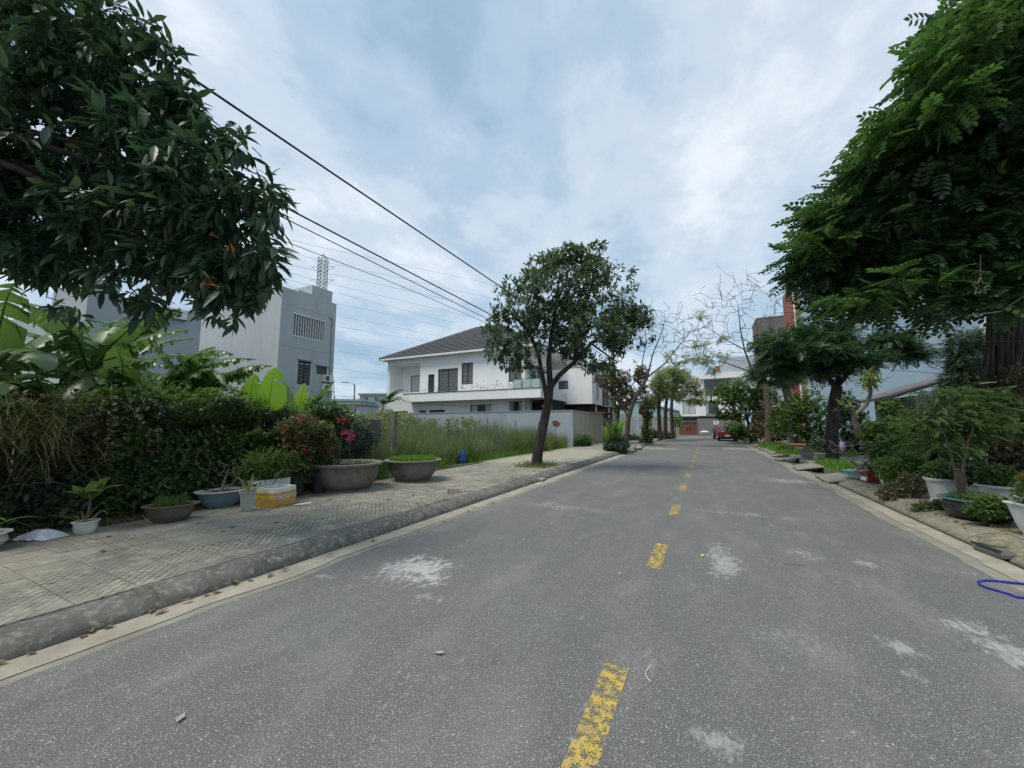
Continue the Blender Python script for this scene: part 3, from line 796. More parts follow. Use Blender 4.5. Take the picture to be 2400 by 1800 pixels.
roof = MB(); roof.box(ex0 + .12, ex1 - .12, ey0 + .12, ey1 - .12, ez - .10, ez - .01); ro = roof.build('roof', M['white_paint'], H)
fb = MB()
for a_, b_ in (((ex0, ey0), (ex1, ey0)), ((ex1, ey0), (ex1, ey1)), ((ex1, ey1), (ex0, ey1)), ((ex0, ey1), (ex0, ey0))): fb.wall(a_, b_, ez - .19, ez + .01, .1)
fb.build('fascia', M['white_paint'], ro)
NC = 17
for i in range(NC): course(i, NC, 0).build('tile_course', M['roof_tile'], ro)
hw = (ey1 - ey0) / 2
for (cx, cy, sx_, sy_) in ((ex0, ey0, 1, 1), (ex1, ey0, -1, 1)):
    mb = MB(); mb.tube([(cx, cy, ez + .06), (cx + sx_ * hw, cy + sy_ * hw, ez + hw * rise + .10)], .09, 6); mb.build('ridge_cap', M['roof_tile'], ro)
mb = MB(); mb.tube([(ex0 + hw, ey0 + hw, ez + hw * rise + .08), (ex1 - hw, ey0 + hw, ez + hw * rise + .08)], .1, 6); mb.build('ridge_cap', M['roof_tile'], ro)

# ---- plot walls
W = thing('plot_wall', 'grey blue rendered wall along the far side of the weedy lot', 'wall', (-18, 26, 0))
mb = MB(); mb.box(-29.5, -8.3, 25.9, 26.06, 0, 2.62); wo = mb.build('wall', M['lot_wall'], W)
mb = MB(); mb.box(-29.5, -8.27, 25.86, 26.10, 2.62, 2.67); mb.build('coping', M['lot_wall'], W)
mb = MB(); mb.box(-11.2, -9.9, 25.87, 25.89, .5, 2.0); mb.build('wall_plate', M['lot_wall'], W)
mb = MB(); mb.add([(-9.75, 25.885, 1.55), (-9.35, 25.885, 1.5), (-9.2, 25.885, 1.75), (-9.5, 25.885, 1.95), (-9.8, 25.885, 1.9)], [(0, 1, 2, 3, 4)]); mb.build('peeled_patch', M['rust'], W)
W = thing('street_wall', 'beige water stained wall running along the footpath from the lot corner', 'wall', (-8.3, 30, 0))
mb = MB(); mb.box(-8.46, -8.3, 26.07, 34.7, 0, 2.6); mb.build('wall', M['beige_wall'], W)
mb = MB(); mb.box(-8.52, -8.24, 26.11, 34.72, 2.6, 2.66); mb.build('coping', M['beige_wall'], W)
G = thing('house_gate', 'dark timber gate under a thin brown canopy beside the beige wall', 'gate', (-8.3, 37, 0))
for k in range(8): mb = MB(); mb.box(-8.4, -8.34, 34.8 + k * .5, 35.27 + k * .5, .2, 2.3); mb.build('board', M['brown_gate'], G)
mb = MB(); mb.box(-9.4, -7.9, 34.2, 39.2, 2.66, 2.80); mb.build('canopy', M['rust'], G)
for y_ in (34.72, 38.85): mb = MB(); mb.box(-8.5, -8.25, y_, y_ + .08, .15, 2.66); mb.build('gate_post', M['concrete'], G)
W = thing('slotted_wall', 'white wall with tall narrow slots past the house gate', 'wall', (-8.3, 47, 0))
mb = MB(); holed(mb, (-8.3, 39.3), (-8.3, 55.5), .1, 2.7, [(1.2 + k * 1.55, 1.6 + k * 1.55, .5, 2.3, .3) for k in range(9)], .3); mb.box(-8.5, -8.28, 39.3, 55.5, 2.7, 2.82); mb.build('wall', M['white_paint'], W)
for k in range(9): mb = MB(); mb.box(-8.62, -8.6, 39.3 + 1.2 + k * 1.55, 39.3 + 1.6 + k * 1.55, .5, 2.3); mb.build('slot', M['dark_inside'], W)

# ---- grey tower house at the back of the lot, its louvres, window and outdoor units
T = thing('grey_tower_house', 'tall blank grey house with white louvres high up, standing beyond the banana plants', 'house', (-34, 21, 0))
tm = MB()
holed(tm, (-30, 18.5), (-30, 23.6), .1, 12.75, [(1.05, 3.95, 9.0, 10.78, .25), (1.72, 2.85, 5.0, 6.98), (3.42, 4.42, 6.05, 6.75)], .14)
holed(tm, (-46, 18.5), (-30, 18.5), .1, 12.75, [], .1)
tm.poly([(-30, 23.6, .1), (-46, 23.6, .1), (-46, 23.6, 12.75), (-30, 23.6, 12.75)])
tm.poly([(-46, 18.5, 12.4), (-30, 18.5, 12.4), (-30, 23.6, 12.4), (-46, 23.6, 12.4)])
tm.poly([(-46, 23.6, .1), (-46, 18.5, .1), (-46, 18.5, 12.75), (-46, 23.6, 12.75)])
tm.box(-33.5, -30.01, 21.1, 23.1, 12.41, 13.75)
tm.build('wall', M['grey_paint'], T)
mb = MB(); mb.box(-33.0, -30.0, 19.9, 21.08, 12.75, 12.9); mb.build('roof_slab', M['grey_paint'], T)
for z_ in (4.3, 8.0, 11.4): mb = MB(); mb.box(-30.0, -29.985, 18.5, 23.6, z_, z_ + .05); mb.build('render_joint', M['grey_paint'], T)
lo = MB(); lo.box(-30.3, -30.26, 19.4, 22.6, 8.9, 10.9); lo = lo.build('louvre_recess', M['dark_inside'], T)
for k in range(13):
    mb = MB(); y = 19.62 + k * .225; mb.obox((-30.1, y, 9.89), (.20, .045, 1.78), rz=R(-6)); mb.build('louvre', M['white_metal'], T)
for z_ in (8.92, 10.79): mb = MB(); mb.box(-30.0, -29.96, 19.5, 22.5, z_, z_ + .07); mb.build('louvre_frame', M['white_metal'], T)
s_ = window(T, (-30, 18.5), (0, 1), 1.72, 2.85, 5.0, 6.98, 2, .1, frm='dark_metal', gl='dark_inside', name='shutter')
for side in (0, 1):
    for k in range(12):
        mb = MB(); y0 = 20.22 + .06 + side * .54; z = 5.15 + k * .145; mb.obox((-30.04, y0 + .24, z), (.10, .44, .02), ry=R(35)); mb.build('shutter_slat', M['white_metal'] if k in (11,) else M['steel'], s_)
mb = MB(); mb.box(-30, -29.85, 20.1, 21.5, 7.05, 7.13); mb.build('window_hood', M['grey_paint'], T)
window(T, (-30, 18.5), (0, 1), 3.42, 4.42, 6.05, 6.75, 1, .1)
mb = MB(); mb.box(-30, -29.8, 21.8, 23.0, 6.80, 6.88); mb.build('window_hood', M['grey_paint'], T)
mb = MB(); mb.tube([(-29.93, 23.25, 11.2), (-29.93, 23.25, .3)], .06, 8); mb.tube([(-29.93, 22.95, 11.35), (-29.93, 23.25, 11.2)], .06, 8); mb.build('drain_pipe', M['steel'], T)
def ac_unit(loc, face, label, group):
    a = thing('air_conditioner', label, 'air conditioner', loc, group)
    # front looks to +X when face = 0
    x, y, z = loc
    mb = MB(); mb.box(x - .0, x + .30, y - .42, y + .42, z, z + .60); mb.build('casing', M['ac_white'], a, bevel=.01)
    mb = MB(); ring = [(x + .31, y - .1 + math.cos(t) * .22, z + .3 + math.sin(t) * .22) for t in [2 * math.pi * k / 20 for k in range(21)]]; mb.tube(ring, .018, 5, cap=False); mb.build('fan_ring', M['steel'], a)
    mb = MB(); mb.add([(x + .304, y - .1 + math.cos(t) * .21, z + .3 + math.sin(t) * .21) for t in [2 * math.pi * k / 16 for k in range(16)]], [tuple(range(16))]); mb.build('fan_opening', M['dark_inside'], a)
    for k in range(3):
        t = k * 2.094; mb = MB(); mb.obox((x + .31, y - .1 + math.cos(t) * .1, z + .3 + math.sin(t) * .1), (.008, .17, .06), rx=t); mb.build('fan_blade', M['steel'], a)
    mb = MB(); mb.box(x - .02, x + .34, y - .40, y - .36, z - .05, z - .003); mb.box(x - .02, x + .34, y + .36, y + .40, z - .05, z - .003); mb.build('bracket', M['dark_metal'], a)
    return a
ac_unit((-29.97, 22.9, 5.42), 0, 'upper of the two outdoor units stacked on the grey tower house', 'outdoor units')
ac_unit((-29.97, 22.9, 4.62), 0, 'lower of the two outdoor units stacked on the grey tower house', 'outdoor units')
T = thing('low_grey_house', 'pale grey house with a stair block, half hidden by banana leaves behind the hedge', 'house', (-36, 11, 0))
mb = MB(); mb.box(-48, -30, 7.85, 13.2, .1, 9.0); mb.box(-35, -29.995, 7.845, 9.1, 9.0, 9.75); mb.build('wall', M['pale_grey_paint'], T)
mb = MB(); mb.box(-48, -30.3, 8.0, 13.0, 9.0, 9.12); mb.build('roof', M['concrete'], T)
for k in range(1): mb = MB(); mb.box(-35.4, -35.0, 7.8, 9.2, 9.0, 9.9); mb.build('parapet_block', M['pale_grey_paint'], T)
ac_unit((-29.97, 10.75, 8.35), 0, 'near outdoor unit of the pair at roof height on the pale grey house', 'outdoor units')
ac_unit((-29.97, 11.85, 8.35), 0, 'far outdoor unit of the pair at roof height on the pale grey house', 'outdoor units')

# ---- right side buildings
B = thing('blue_house', 'tall narrow house with a blank blue side wall and a rust red front pillar', 'house', (12, 39, 0))
mb = MB(); holed(mb, (7.0, 36.2), (18.7, 36.2), .1, 14.7, [], .1); mb.poly([(7, 41.6, .1), (7, 38.0, .1), (7, 38.0, 14.7), (7, 41.6, 14.7)]); mb.poly([(18.7, 36.2, .1), (18.7, 41.6, .1), (18.7, 41.6, 14.7), (18.7, 36.2, 14.7)]); mb.poly([(7, 36.2, 14.7), (18.7, 36.2, 14.7), (18.7, 41.6, 14.7), (7, 41.6, 14.7)]); mb.poly([(18.7, 41.6, .1), (7, 41.6, .1), (7, 41.6, 14.7), (18.7, 41.6, 14.7)])
mb.build('wall', M['blue_wall'], B)
mb = MB(); mb.box(6.9, 7.001, 36.203, 37.99, .1, 13.2); mb.build('front_pillar', M['mossy_column'], B)
mb = MB(); mb.box(6.75, 7.0, 38.0, 41.6, .1, 13.2); mb.build('front_panel', M['orange_paint'], B)
mb = MB(); mb.box(6.80, 6.9, 37.6, 37.75, .1, 13.2); mb.build('trim', M['white_paint'], B)
mb = MB(); mb.prism([(7.9, 36.0, 15.2), (14.5, 36.0, 17.2), (14.5, 36.0, 17.45), (7.9, 36.0, 15.45)], (0, 5.8, 0)); mb.build('roof', M['old_roof'], B)
for x in (8.4, 11.2, 14.0): mb = MB(); mb.box(x - .06, x + .06, 36.3, 36.42, 14.7, 15.3 + (x - 7.9) * .30); mb.build('roof_post', M['dark_metal'], B)
for k in range(9): mb = MB(); mb.tube([(6.95, 36.3 + k * .62, 14.7), (7.35 + .0, 36.3 + k * .62, 16.4)], .025, 4); mb.build('railing_bar', M['white_metal'], B)
for k in range(6): mb = MB(); z = 14.85 + k * .29; mb.tube([(6.98 + k * .066, 36.3, z), (6.98 + k * .066, 41.3, z)], .02, 4); mb.tube([(6.98 + k * .066, 36.3, z), (8.2, 36.3, z)], .02, 4); mb.build('railing_rail', M['white_metal'], B)
B = thing('concrete_house', 'bare dark concrete house block beyond the blue house', 'house', (12, 57, 0))
mb = MB(); mb.box(6.35, 16, 56.8, 62, .1, 15.1); mb.build('wall', M['dark_plaster'], B)
mb = MB(); mb.box(6.25, 6.34, 56.75, 56.95, .1, 15.15); mb.build('corner_pipe', M['rust'], B)
mb = MB(); mb.box(6.30, 16.05, 56.75, 62.05, 15.1, 15.22); mb.build('parapet', M['concrete'], B)
B = thing('stepped_house', 'pale blue grey house with a balcony, seen through the right hand trees', 'house', (9.5, 48, 0))
mb = MB(); holed(mb, (7.0, 44.2), (13, 44.2), .1, 8.6, [(.6, 1.9, 4.3, 6.2), (2.6, 3.9, 4.3, 6.2)], .15); mb.poly([(7, 50, .1), (7, 44.2, .1), (7, 44.2, 8.6), (7, 50, 8.6)]); mb.poly([(7, 44.2, 8.6), (13, 44.2, 8.6), (13, 50, 8.6), (7, 50, 8.6)])
mb.build('wall', M['pale_grey_paint'], B)
window(B, (7, 44.2), (1, 0), .6, 1.9, 4.3, 6.2, 2, .13); window(B, (7, 44.2), (1, 0), 2.6, 3.9, 4.3, 6.2, 2, .13)
mb = MB(); mb.box(5.4, 7.0, 43.5, 49, 3.3, 3.5); mb.build('awning', M['white_metal'], B)
# low house with brown roof behind the pots
B = thing('low_roof_house', 'low house with a brown sheet roof and white glazed doors behind the potted trees', 'house', (10, 24, 0))
mb = MB(); mb.prism([(7.3, 22.6, 2.75), (10.8, 22.6, 4.05), (10.8, 22.6, 4.12), (7.3, 22.6, 2.82)], (0, 5.2, 0)); rf = mb.build('roof', M['old_roof'], B)
for k in range(3): mb = MB(); mb.prism([(7.35 + k * .75, 22.5, 2.86 + k * .28), (8.15 + k * .75, 22.5, 3.16 + k * .28), (8.15 + k * .75, 22.5, 3.20 + k * .28), (7.35 + k * .75, 22.5, 2.90 + k * .28)], (0, 5.4, 0)); mb.build('roof_sheet', M['old_roof'], rf)
mb = MB(); mb.box(8.2, 14.5, 22.9, 27.5, .1, 2.9); mb.build('wall', material('shed_wall', (.30, .31, .31), .85, (.22, .23, .23), 2, stretch=(8, 8, .5)), B)
for k in range(22): mb = MB(); x = 9.0 + k * .10; mb.box(x, x + .07, 22.84, 22.88, 2.6 + 0, min(3.95, 2.95 + (x - 7.3) * .36)); mb.build('cladding_slat', M['concrete'], B)
window(B, (8.3, 22.9), (1, 0), .1, 1.3, 1.2, 2.35, 2, -.02, frm='white_metal', gl='window_blind', bars=3, name='door'); window(B, (8.3, 22.9), (1, 0), 1.5, 2.7, .3, 2.35, 2, -.02, frm='white_metal', gl='window_blind', bars=3, name='door')
mb = MB(); mb.box(9.9, 14.5, 21.9, 22.6, 2.62, 2.68); mb.build('eave', M['white_metal'], B)
B = thing('back_white_house', 'bright white house wall seen behind the trunk of the big right hand tree', 'house', (18, 30, 0))
mb = MB(); mb.box(15.5, 24, 28.5, 34, .1, 9.0); mb.build('wall', M['white_paint'], B)
mb = MB(); mb.box(15.3, 24.2, 28.3, 34.2, 9.0, 9.15); mb.build('roof', M['concrete'], B)

# ---- houses closing the street
B = thing('end_house', 'white and grey three storey house with a timber gate closing the end of the street', 'house', (0, 73, 0))
f = lambda x, y, Yp=72.0: P(x, y, Y=Yp)
x0, x1 = -4.0, 5.2
mb = MB(); holed(mb, (x0, 72), (x1, 72), 3.1, 10.2, [(.5, 2.45, 3.5, 5.9), (4.4, 5.9, 3.4, 5.6), (4.0, 7.6, 6.5, 9.2, .6)], .2); mb.poly([(x1, 72, 3.1), (x1, 82, 3.1), (x1, 82, 10.2), (x1, 72, 10.2)]); mb.poly([(x0, 82, 3.1), (x0, 72, 3.1), (x0, 72, 10.2), (x0, 82, 10.2)]); mb.poly([(x0, 72, 10.2), (x1, 72, 10.2), (x1, 82, 10.2), (x0, 82, 10.2)])
mb.build('wall', M['white_paint'], B)
mb = MB(); mb.box(x0 + 4.1, x1 - .1, 71.9, 71.99, 3.15, 3.5); mb.build('trim', M['concrete'], B)
mb = MB(); mb.box(x0 + 3.0, x0 + 4.05, 71.4, 71.99, 3.15, 7.7); mb.build('white_fin', M['white_paint'], B)
mb = MB(); mb.box(x0 - .2, x1 + .2, 71.6, 72.0, 3.0, 3.14); mb.build('slab_edge', M['dark_plaster'], B)
mb = MB(); mb.box(x0, x1, 72.6, 72.8, .1, 3.05); mb.build('ground_floor', M['stone_wall'], B)
window(B, (x0, 72), (1, 0), .5, 2.45, 3.5, 5.9, 2, .18, gl='curtain'); window(B, (x0, 72), (1, 0), 4.4, 5.9, 3.4, 5.6, 3, .18); window(B, (x0, 72), (1, 0), 4.0, 7.6, 6.5, 9.2, 4, .55)
mb = MB(); mb.box(x0 + 3.3, x1 + .5, 71.2, 72.2, 9.3, 10.25); mb.build('parapet', M['white_paint'], B)
mb = MB(); mb.box(2.6, 8.6, 76, 82, 10.2, 13.4); mb.build('roof_room', M['pale_grey_paint'], B)
mb = MB(); mb.box(2.0, 2.58, 76, 77, 10.2, 12.0); mb.build('brick_stack', M['orange_paint'], B)
B = thing('end_wall', 'grey stone front wall with a white number board at the end of the street', 'wall', (2, 70, 0))
mb = MB(); mb.box(-1.35, 5.4, 70, 70.2, .05, 2.7); mb.build('wall', M['stone_wall'], B)
mb = MB(); mb.box(1.0, 1.75, 69.95, 69.99, 1.75, 2.3); sg = mb.build('sign_board', M['white_metal'], B)
mb = MB(); mb.box(1.2, 1.55, 69.935, 69.945, 1.95, 2.12); mb.build('emblem', M['stone_wall'], sg)
for z in (2.78, 3.0): mb = MB(); mb.box(1.2, 3.2, 70.0, 70.15, z, z + .09); mb.build('rail', M['dark_metal'], B)
B = thing('end_gate', 'reddish brown timber gate across the end of the street', 'gate', (-2.7, 70, 0))
for k in range(10): mb = MB(); mb.box(-4.05 + k * .268, -3.80 + k * .268, 70, 70.06, .06, 1.85); mb.build('board', M['brown_gate'], B)
mb = MB(); mb.box(-4.2, -4.06, 69.95, 70.15, .05, 2.3); mb.box(-1.36, -1.2, 69.95, 69.99, .05, 2.3); mb.box(-4.2, -1.2, 69.96, 70.12, 2.18, 2.3); mb.build('gate_frame', M['stone_wall'], B)
for x in (-2.95, -2.55): mb = MB(); mb.box(x, x + .08, 69.9, 69.98, .7, 1.4); mb.build('handle', M['dark_metal'], B)
B = thing('teal_shed', 'pale green sheet metal shed with a low gable beyond the roadside trees', 'shed', (-10, 76, 0))
mb = MB(); mb.prism([(-18.5, 74, .1), (-4.4, 74, .1), (-4.4, 74, 4.0), (-11.4, 74, 5.9), (-18.5, 74, 4.0)], (0, 14, 0)); mb.build('wall', M['teal_wall'], B)
mb = MB(); mb.prism([(-19.0, 73.7, 4.0), (-11.4, 73.7, 6.05), (-4.2, 73.7, 4.05), (-4.2, 73.7, 4.2), (-11.4, 73.7, 6.22), (-19.0, 73.7, 4.15)], (0, 14.5, 0)); mb.build('roof', M['steel'], B)
B = thing('low_block_wall', 'pale block wall in front of the green shed', 'wall', (-9, 70, 0))
mb = MB(); mb.box(-20, -4.3, 70, 70.2, .05, 2.9); mb.build('wall', M['concrete'], B)
mb = MB(); mb.box(-20, -4.25, 69.96, 70.24, 2.9, 3.0); mb.build('coping', M['concrete'], B)
# far low buildings to the left, past the lot
for (px0, px1, yt, yb, Kd, nm, lab, mt) in ((770, 845, 935, 985, 75, 'far_house', 'low green roofed house far off between the grey tower and the lamp post', 'teal_wall'),
                                 (788, 842, 943, 985, 62, 'far_house', 'low white flat roofed house far behind the lot, left of the lamp post', 'pale_grey_paint'),
                                 (843, 925, 922, 985, 90, 'far_house', 'pale blue far house half hidden by the banana plant at the white house', 'pale_grey_paint')):
    a = P(px0, yt, K=Kd); b = P(px1, yt, K=Kd)
    c = ((a.x + b.x) / 2, (a.y + b.y) / 2, 0)
    B = thing(nm, lab, 'house', c)
    w = (b - a).length
    rz = math.atan2(b.y - a.y, b.x - a.x)
    d = Vector((math.cos(rz), math.sin(rz))); back = Vector((-d.y, d.x))
    mb = MB(); mb.prism([(a.x, a.y, .1), (b.x, b.y, .1), (b.x, b.y, a.z - .4), (a.x, a.y, a.z - .4)], (back.x * 9, back.y * 9, 0)); mb.build('wall', M[mt], B)
    mb = MB(); e = .3; mb.prism([(a.x - d.x * e - back.x * e, a.y - d.y * e - back.y * e, a.z - .39), (b.x + d.x * e - back.x * e, b.y + d.y * e - back.y * e, a.z - .39), (b.x + d.x * e - back.x * e, b.y + d.y * e - back.y * e, a.z), (a.x - d.x * e - back.x * e, a.y - d.y * e - back.y * e, a.z)], (back.x * 9.6, back.y * 9.6, 0)); mb.build('roof', M['concrete'] if mt != 'teal_wall' else M['teal_wall'], B)
    for k in range(3):
        u = .2 + k * .28; q = a.lerp(b, u) - Vector((back.x, back.y, 0)) * .02
        mb = MB(); mb.obox((q.x, q.y, a.z - 1.3), (.8, .04, .8), rz=rz); mb.build('window', M['glass'], B)
# ------------------------------------------------------------------ plants
LM = {}
LM['mango'] = leafmat('mango_leaf', [(.018, .042, .028), (.030, .065, .034), (.045, .085, .040), (.028, .055, .036), (.060, .095, .035)], .22, .38, .45)
LM['tabebuia'] = leafmat('street_tree_leaf', [(.035, .068, .038), (.055, .098, .048), (.075, .115, .048), (.045, .080, .048), (.105, .105, .045)], .35, .42, .4)
LM['bright'] = leafmat('feathery_leaf', [(.016, .040, .022), (.026, .060, .026), (.050, .095, .024), (.022, .048, .030), (.032, .068, .024)], .36, .35, .5)
LM['mid'] = leafmat('mid_green_leaf', [(.030, .070, .022), (.055, .105, .025), (.080, .130, .035), (.045, .080, .030)], .35)
LM['dark'] = leafmat('hedge_leaf', [(.020, .045, .024), (.035, .065, .028), (.030, .060, .040), (.055, .075, .030), (.060, .050, .035)], .2)
LM['vine'] = leafmat('vine_leaf', [(.055, .110, .028), (.080, .145, .032), (.110, .165, .045), (.065, .115, .035)], .35)
LM['sprayleaf'] = leafmat('spray_leaf', [(.030, .072, .024), (.045, .095, .028), (.060, .115, .032)], .40)
LM['grass'] = leafmat('grass_blade', [(.050, .095, .022), (.080, .130, .030), (.110, .145, .042), (.050, .090, .025), (.150, .145, .070)], .35)
LM['dry'] = leafmat('dry_grass', [(.105, .115, .040), (.150, .135, .060), (.095, .120, .035), (.190, .160, .085)], .3)
LM['lawn'] = leafmat('sprouts', [(.065, .150, .022), (.095, .190, .030), (.080, .165, .035)], .4)
LM['banana'] = leafmat('banana_leaf', [(.040, .085, .026), (.060, .115, .032), (.075, .130, .042), (.050, .090, .038)], .34, .32, .55)
LM['banana_bright'] = leafmat('young_banana_leaf', [(.130, .260, .025), (.165, .300, .035)], .45, .4, .4)
LM['far'] = leafmat('far_leaf', [(.085, .125, .050), (.115, .160, .055), (.14, .175, .065), (.16, .16, .075)], .5)
LM['brown'] = leafmat('brownish_leaf', [(.045, .055, .028), (.085, .080, .040), (.130, .115, .060), (.060, .075, .030), (.100, .060, .035)], .3)
LM['red'] = leafmat('red_flower', [(.26, .022, .03), (.34, .035, .04), (.20, .02, .02)], .3)
LM['pink'] = leafmat('pink_flower', [(.36, .025, .11), (.30, .018, .09)], .3)
LM['white_fl'] = leafmat('white_flower', [(.62, .60, .54), (.50, .50, .44)], .3)
LM['redtip'] = leafmat('red_tipped_leaf', [(.090, .100, .030), (.26, .075, .030), (.16, .060, .030), (.060, .100, .030)], .3)
LM['litter'] = leafmat('fallen_leaf', [(.20, .10, .045), (.28, .17, .07), (.12, .07, .04), (.16, .05, .035)], .1, .7)
LEAF = T_leaf(1, .30, .05, .16); BROAD = T_leaf(1, .50, .05, .2, .5); OVAL = T_leaf(1, .62, .04, .12, .5); BLADE = T_blade(1, .05, .45); STIFF = T_blade(1, .075, .18)
PIN = T_pinnate(1, 5, .34, .15, .22); PINB = T_pinnate(1, 5, .33, .15, .25, rnd6=True); FERN = T_pinnate(1, 9, .24, .05, .3)

def crown(parent, ells, n, per, size, tmpl, mat, shell=.35, gap=0, gscale=1.2, droop=.3, seed=0, spread=.9, flat=0., name='crown', jitter=.35):
    pts, od = scatter_ell(ells, n, shell, gap, gscale, seed)
    F, loc = whorls(pts, od, per, size, droop, jitter, seed, spread, flat=flat)
    many(name, tmpl[0], tmpl[1], F, loc, mat, parent)
    return pts
def tree(name, label, loc, paths, ells, n, per, size, tmpl, mat, bark='bark', shell=.35, gap=0., gscale=1.2, droop=.3, seed=0, group=None, flat=0., spread=.9, twigs=.2, rt=.012, cat='tree', jitter=.35):
    t = thing(name, label, cat, loc, group)
    pts = crown(t, ells, n, per, size, tmpl, mat, shell, gap, gscale, droop, seed, spread, flat, jitter=jitter)
    grow(t, paths, pts[:int(n * twigs)], rt, mat=M[bark], seed=seed)
    return t
def pk(lst, K): return [P(x, y, K=K) for x, y in lst]
def kz(x, y, z=.15):
    p = P(x, y, Z=z); return (p - Vector((0, 0, HC))).dot(FW)

# ---- near left street tree, its crown hanging into the picture
E_ = [ell_px(*a) for a in ((40, 60, 240, 190, 4.9, 1.0), (240, 170, 150, 120, 4.7, .8), (150, 380, 260, 190, 4.9, 1.1), (380, 385, 150, 110, 4.6, .8), (500, 470, 110, 110, 4.5, .7),
     (560, 560, 72, 110, 4.5, .5), (548, 655, 54, 50, 4.4, .4), (80, 530, 190, 95, 4.9, .9), (320, 530, 170, 90, 4.7, .8), (430, 615, 100, 48, 4.5, .5), (300, 672, 45, 36, 4.4, .35), (110, 610, 100, 34, 4.5, .4),
     (520, 290, 55, 32, 4.6, .3), (600, 440, 40, 26, 4.5, .25), (395, 230, 45, 40, 4.6, .3), (165, 720, 30, 26, 4.2, .15), (450, 700, 36, 20, 4.4, .2), (255, 20, 40, 22, 4.6, .2), (345, 80, 34, 22, 4.6, .2), (395, 140, 26, 24, 4.6, .2), (420, 240, 30, 16, 4.5, .15), (470, 270, 28, 20, 4.5, .15), (560, 330, 20, 26, 4.5, .12),
     (575, 350, 22, 22, 4.4, .12), (620, 430, 22, 26, 4.4, .12), (635, 500, 16, 24, 4.4, .12), (625, 590, 20, 16, 4.3, .12), (605, 700, 18, 34, 4.4, .1), (560, 735, 30, 20, 4.3, .12), (500, 720, 28, 24, 4.3, .12), (350, 715, 26, 22, 4.3, .12))]
t0 = Vector((-6.0, -.9, .15))
cen = [Vector(c) for c, r in E_]
fk = Vector((-6.5, -.5, 4.3))
limb = lambda i: [fk, fk.lerp(cen[i], .4) + Vector((-.4, .5, .35)), fk.lerp(cen[i], .7) + Vector((-.3, .4, .25)), cen[i] + Vector((-.1, .2, 0))]
tree('street_tree', 'large dark tree with long drooping leaves overhanging the near left footpath', (-6.0, -.9, .15),
     [([t0, Vector((-6.05, -.8, 1.5)), Vector((-6.2, -.6, 2.9)), fk], .22, .13)] + [(limb(i), .05, .010) for i in (0, 2, 4, 7, 8, 3, 9)],
     E_, 1250, 10, .19, T_leaf8(1, .27), LM['mango'], shell=.12, gap=-.06, gscale=1.9, droop=.55, seed=3, twigs=.35, rt=.006)
crown(bpy.data.objects['street_tree'], E_, 800, 9, .155, T_leaf8(1, .33), LM['mango'], .3, -.06, 1.9, .45, seed=4, name='crown')
# a few yellowed leaves in it
t = thing('yellow_leaf_cluster', 'few orange yellow leaves hanging low in the near left tree', 'leaves', tuple(P(470, 655, K=4.0)))
pts, od = scatter_ell([ell_px(470, 655, 12, 12, 4.0, .06), ell_px(520, 560, 6, 8, 4.0, .05)], 8, .1, seed=5); F, l_ = whorls(pts, od, 2, .13, .7, seed=4); many('leaf', LEAF[0], LEAF[1], F, l_, M['yellow_leaf'], t, kind='stuff')

# ---- the leaning tree on the left kerb
K = kz(1253, 1092)
E_ = [ell_px(x, y, rx, ry, K + dk, max(rx * .8 * K / FPX, .5)) for x, y, rx, ry, dk in ((1320, 660, 112, 82, 0), (1400, 685, 92, 88, .3), (1225, 715, 76, 74, -.3), (1172, 772, 42, 50, 0), (1462, 765, 62, 58, .2), (1385, 768, 100, 58, -.5), (1300, 748, 90, 50, .5),
     (1425, 835, 40, 36, 0), (1192, 845, 26, 26, 0), (1236, 800, 44, 36, -.4), (1500, 742, 32, 26, 0), (1330, 598, 40, 24, 0), (1392, 592, 36, 24, 0), (1270, 620, 40, 22, .3), (1345, 830, 36, 24, .6), (1138, 742, 26, 26, 0), (1262, 872, 16, 16, 0), (1462, 865, 18, 22, 0), (1165, 825, 34, 26, 0), (1220, 850, 28, 18, .3), (1330, 800, 60, 34, .4), (1440, 812, 50, 36, .2), (1505, 780, 32, 30, .1), (1395, 850, 36, 22, -.3), (1290, 620, 46, 26, 0))]
tp = [(1256, 1100), (1262, 1050), (1276, 985), (1286, 935), (1290, 905)]
tree('street_tree', 'leaning street tree with crooked dark trunk on the left kerb before the white house', tuple(P(1253, 1092, Z=.15)),
     [(pk(tp, K), .215, .135), (pk([(1284, 945), (1272, 885), (1262, 830), (1238, 775), (1200, 735), (1175, 745)], K), .10, .03), (pk([(1290, 905), (1286, 850), (1291, 790), (1302, 725), (1312, 640)], K), .12, .03),
      (pk([(1290, 908), (1312, 878), (1345, 850), (1385, 805), (1440, 765), (1490, 740)], K), .11, .025), (pk([(1345, 850), (1352, 790), (1372, 725), (1392, 640)], K), .07, .02), (pk([(1302, 725), (1340, 670), (1350, 610)], K), .05, .02),
      (pk([(1385, 805), (1420, 830), (1450, 850)], K), .04, .015), (pk([(1238, 775), (1250, 700), (1262, 640)], K), .045, .015)],
     E_, 2900, 8, .15, T_leaf(1, .42, .05, .2, .55), LM['tabebuia'], bark='dark_bark', shell=.22, gap=-.17, gscale=1.15, droop=.12, seed=9, twigs=.3, rt=.01)

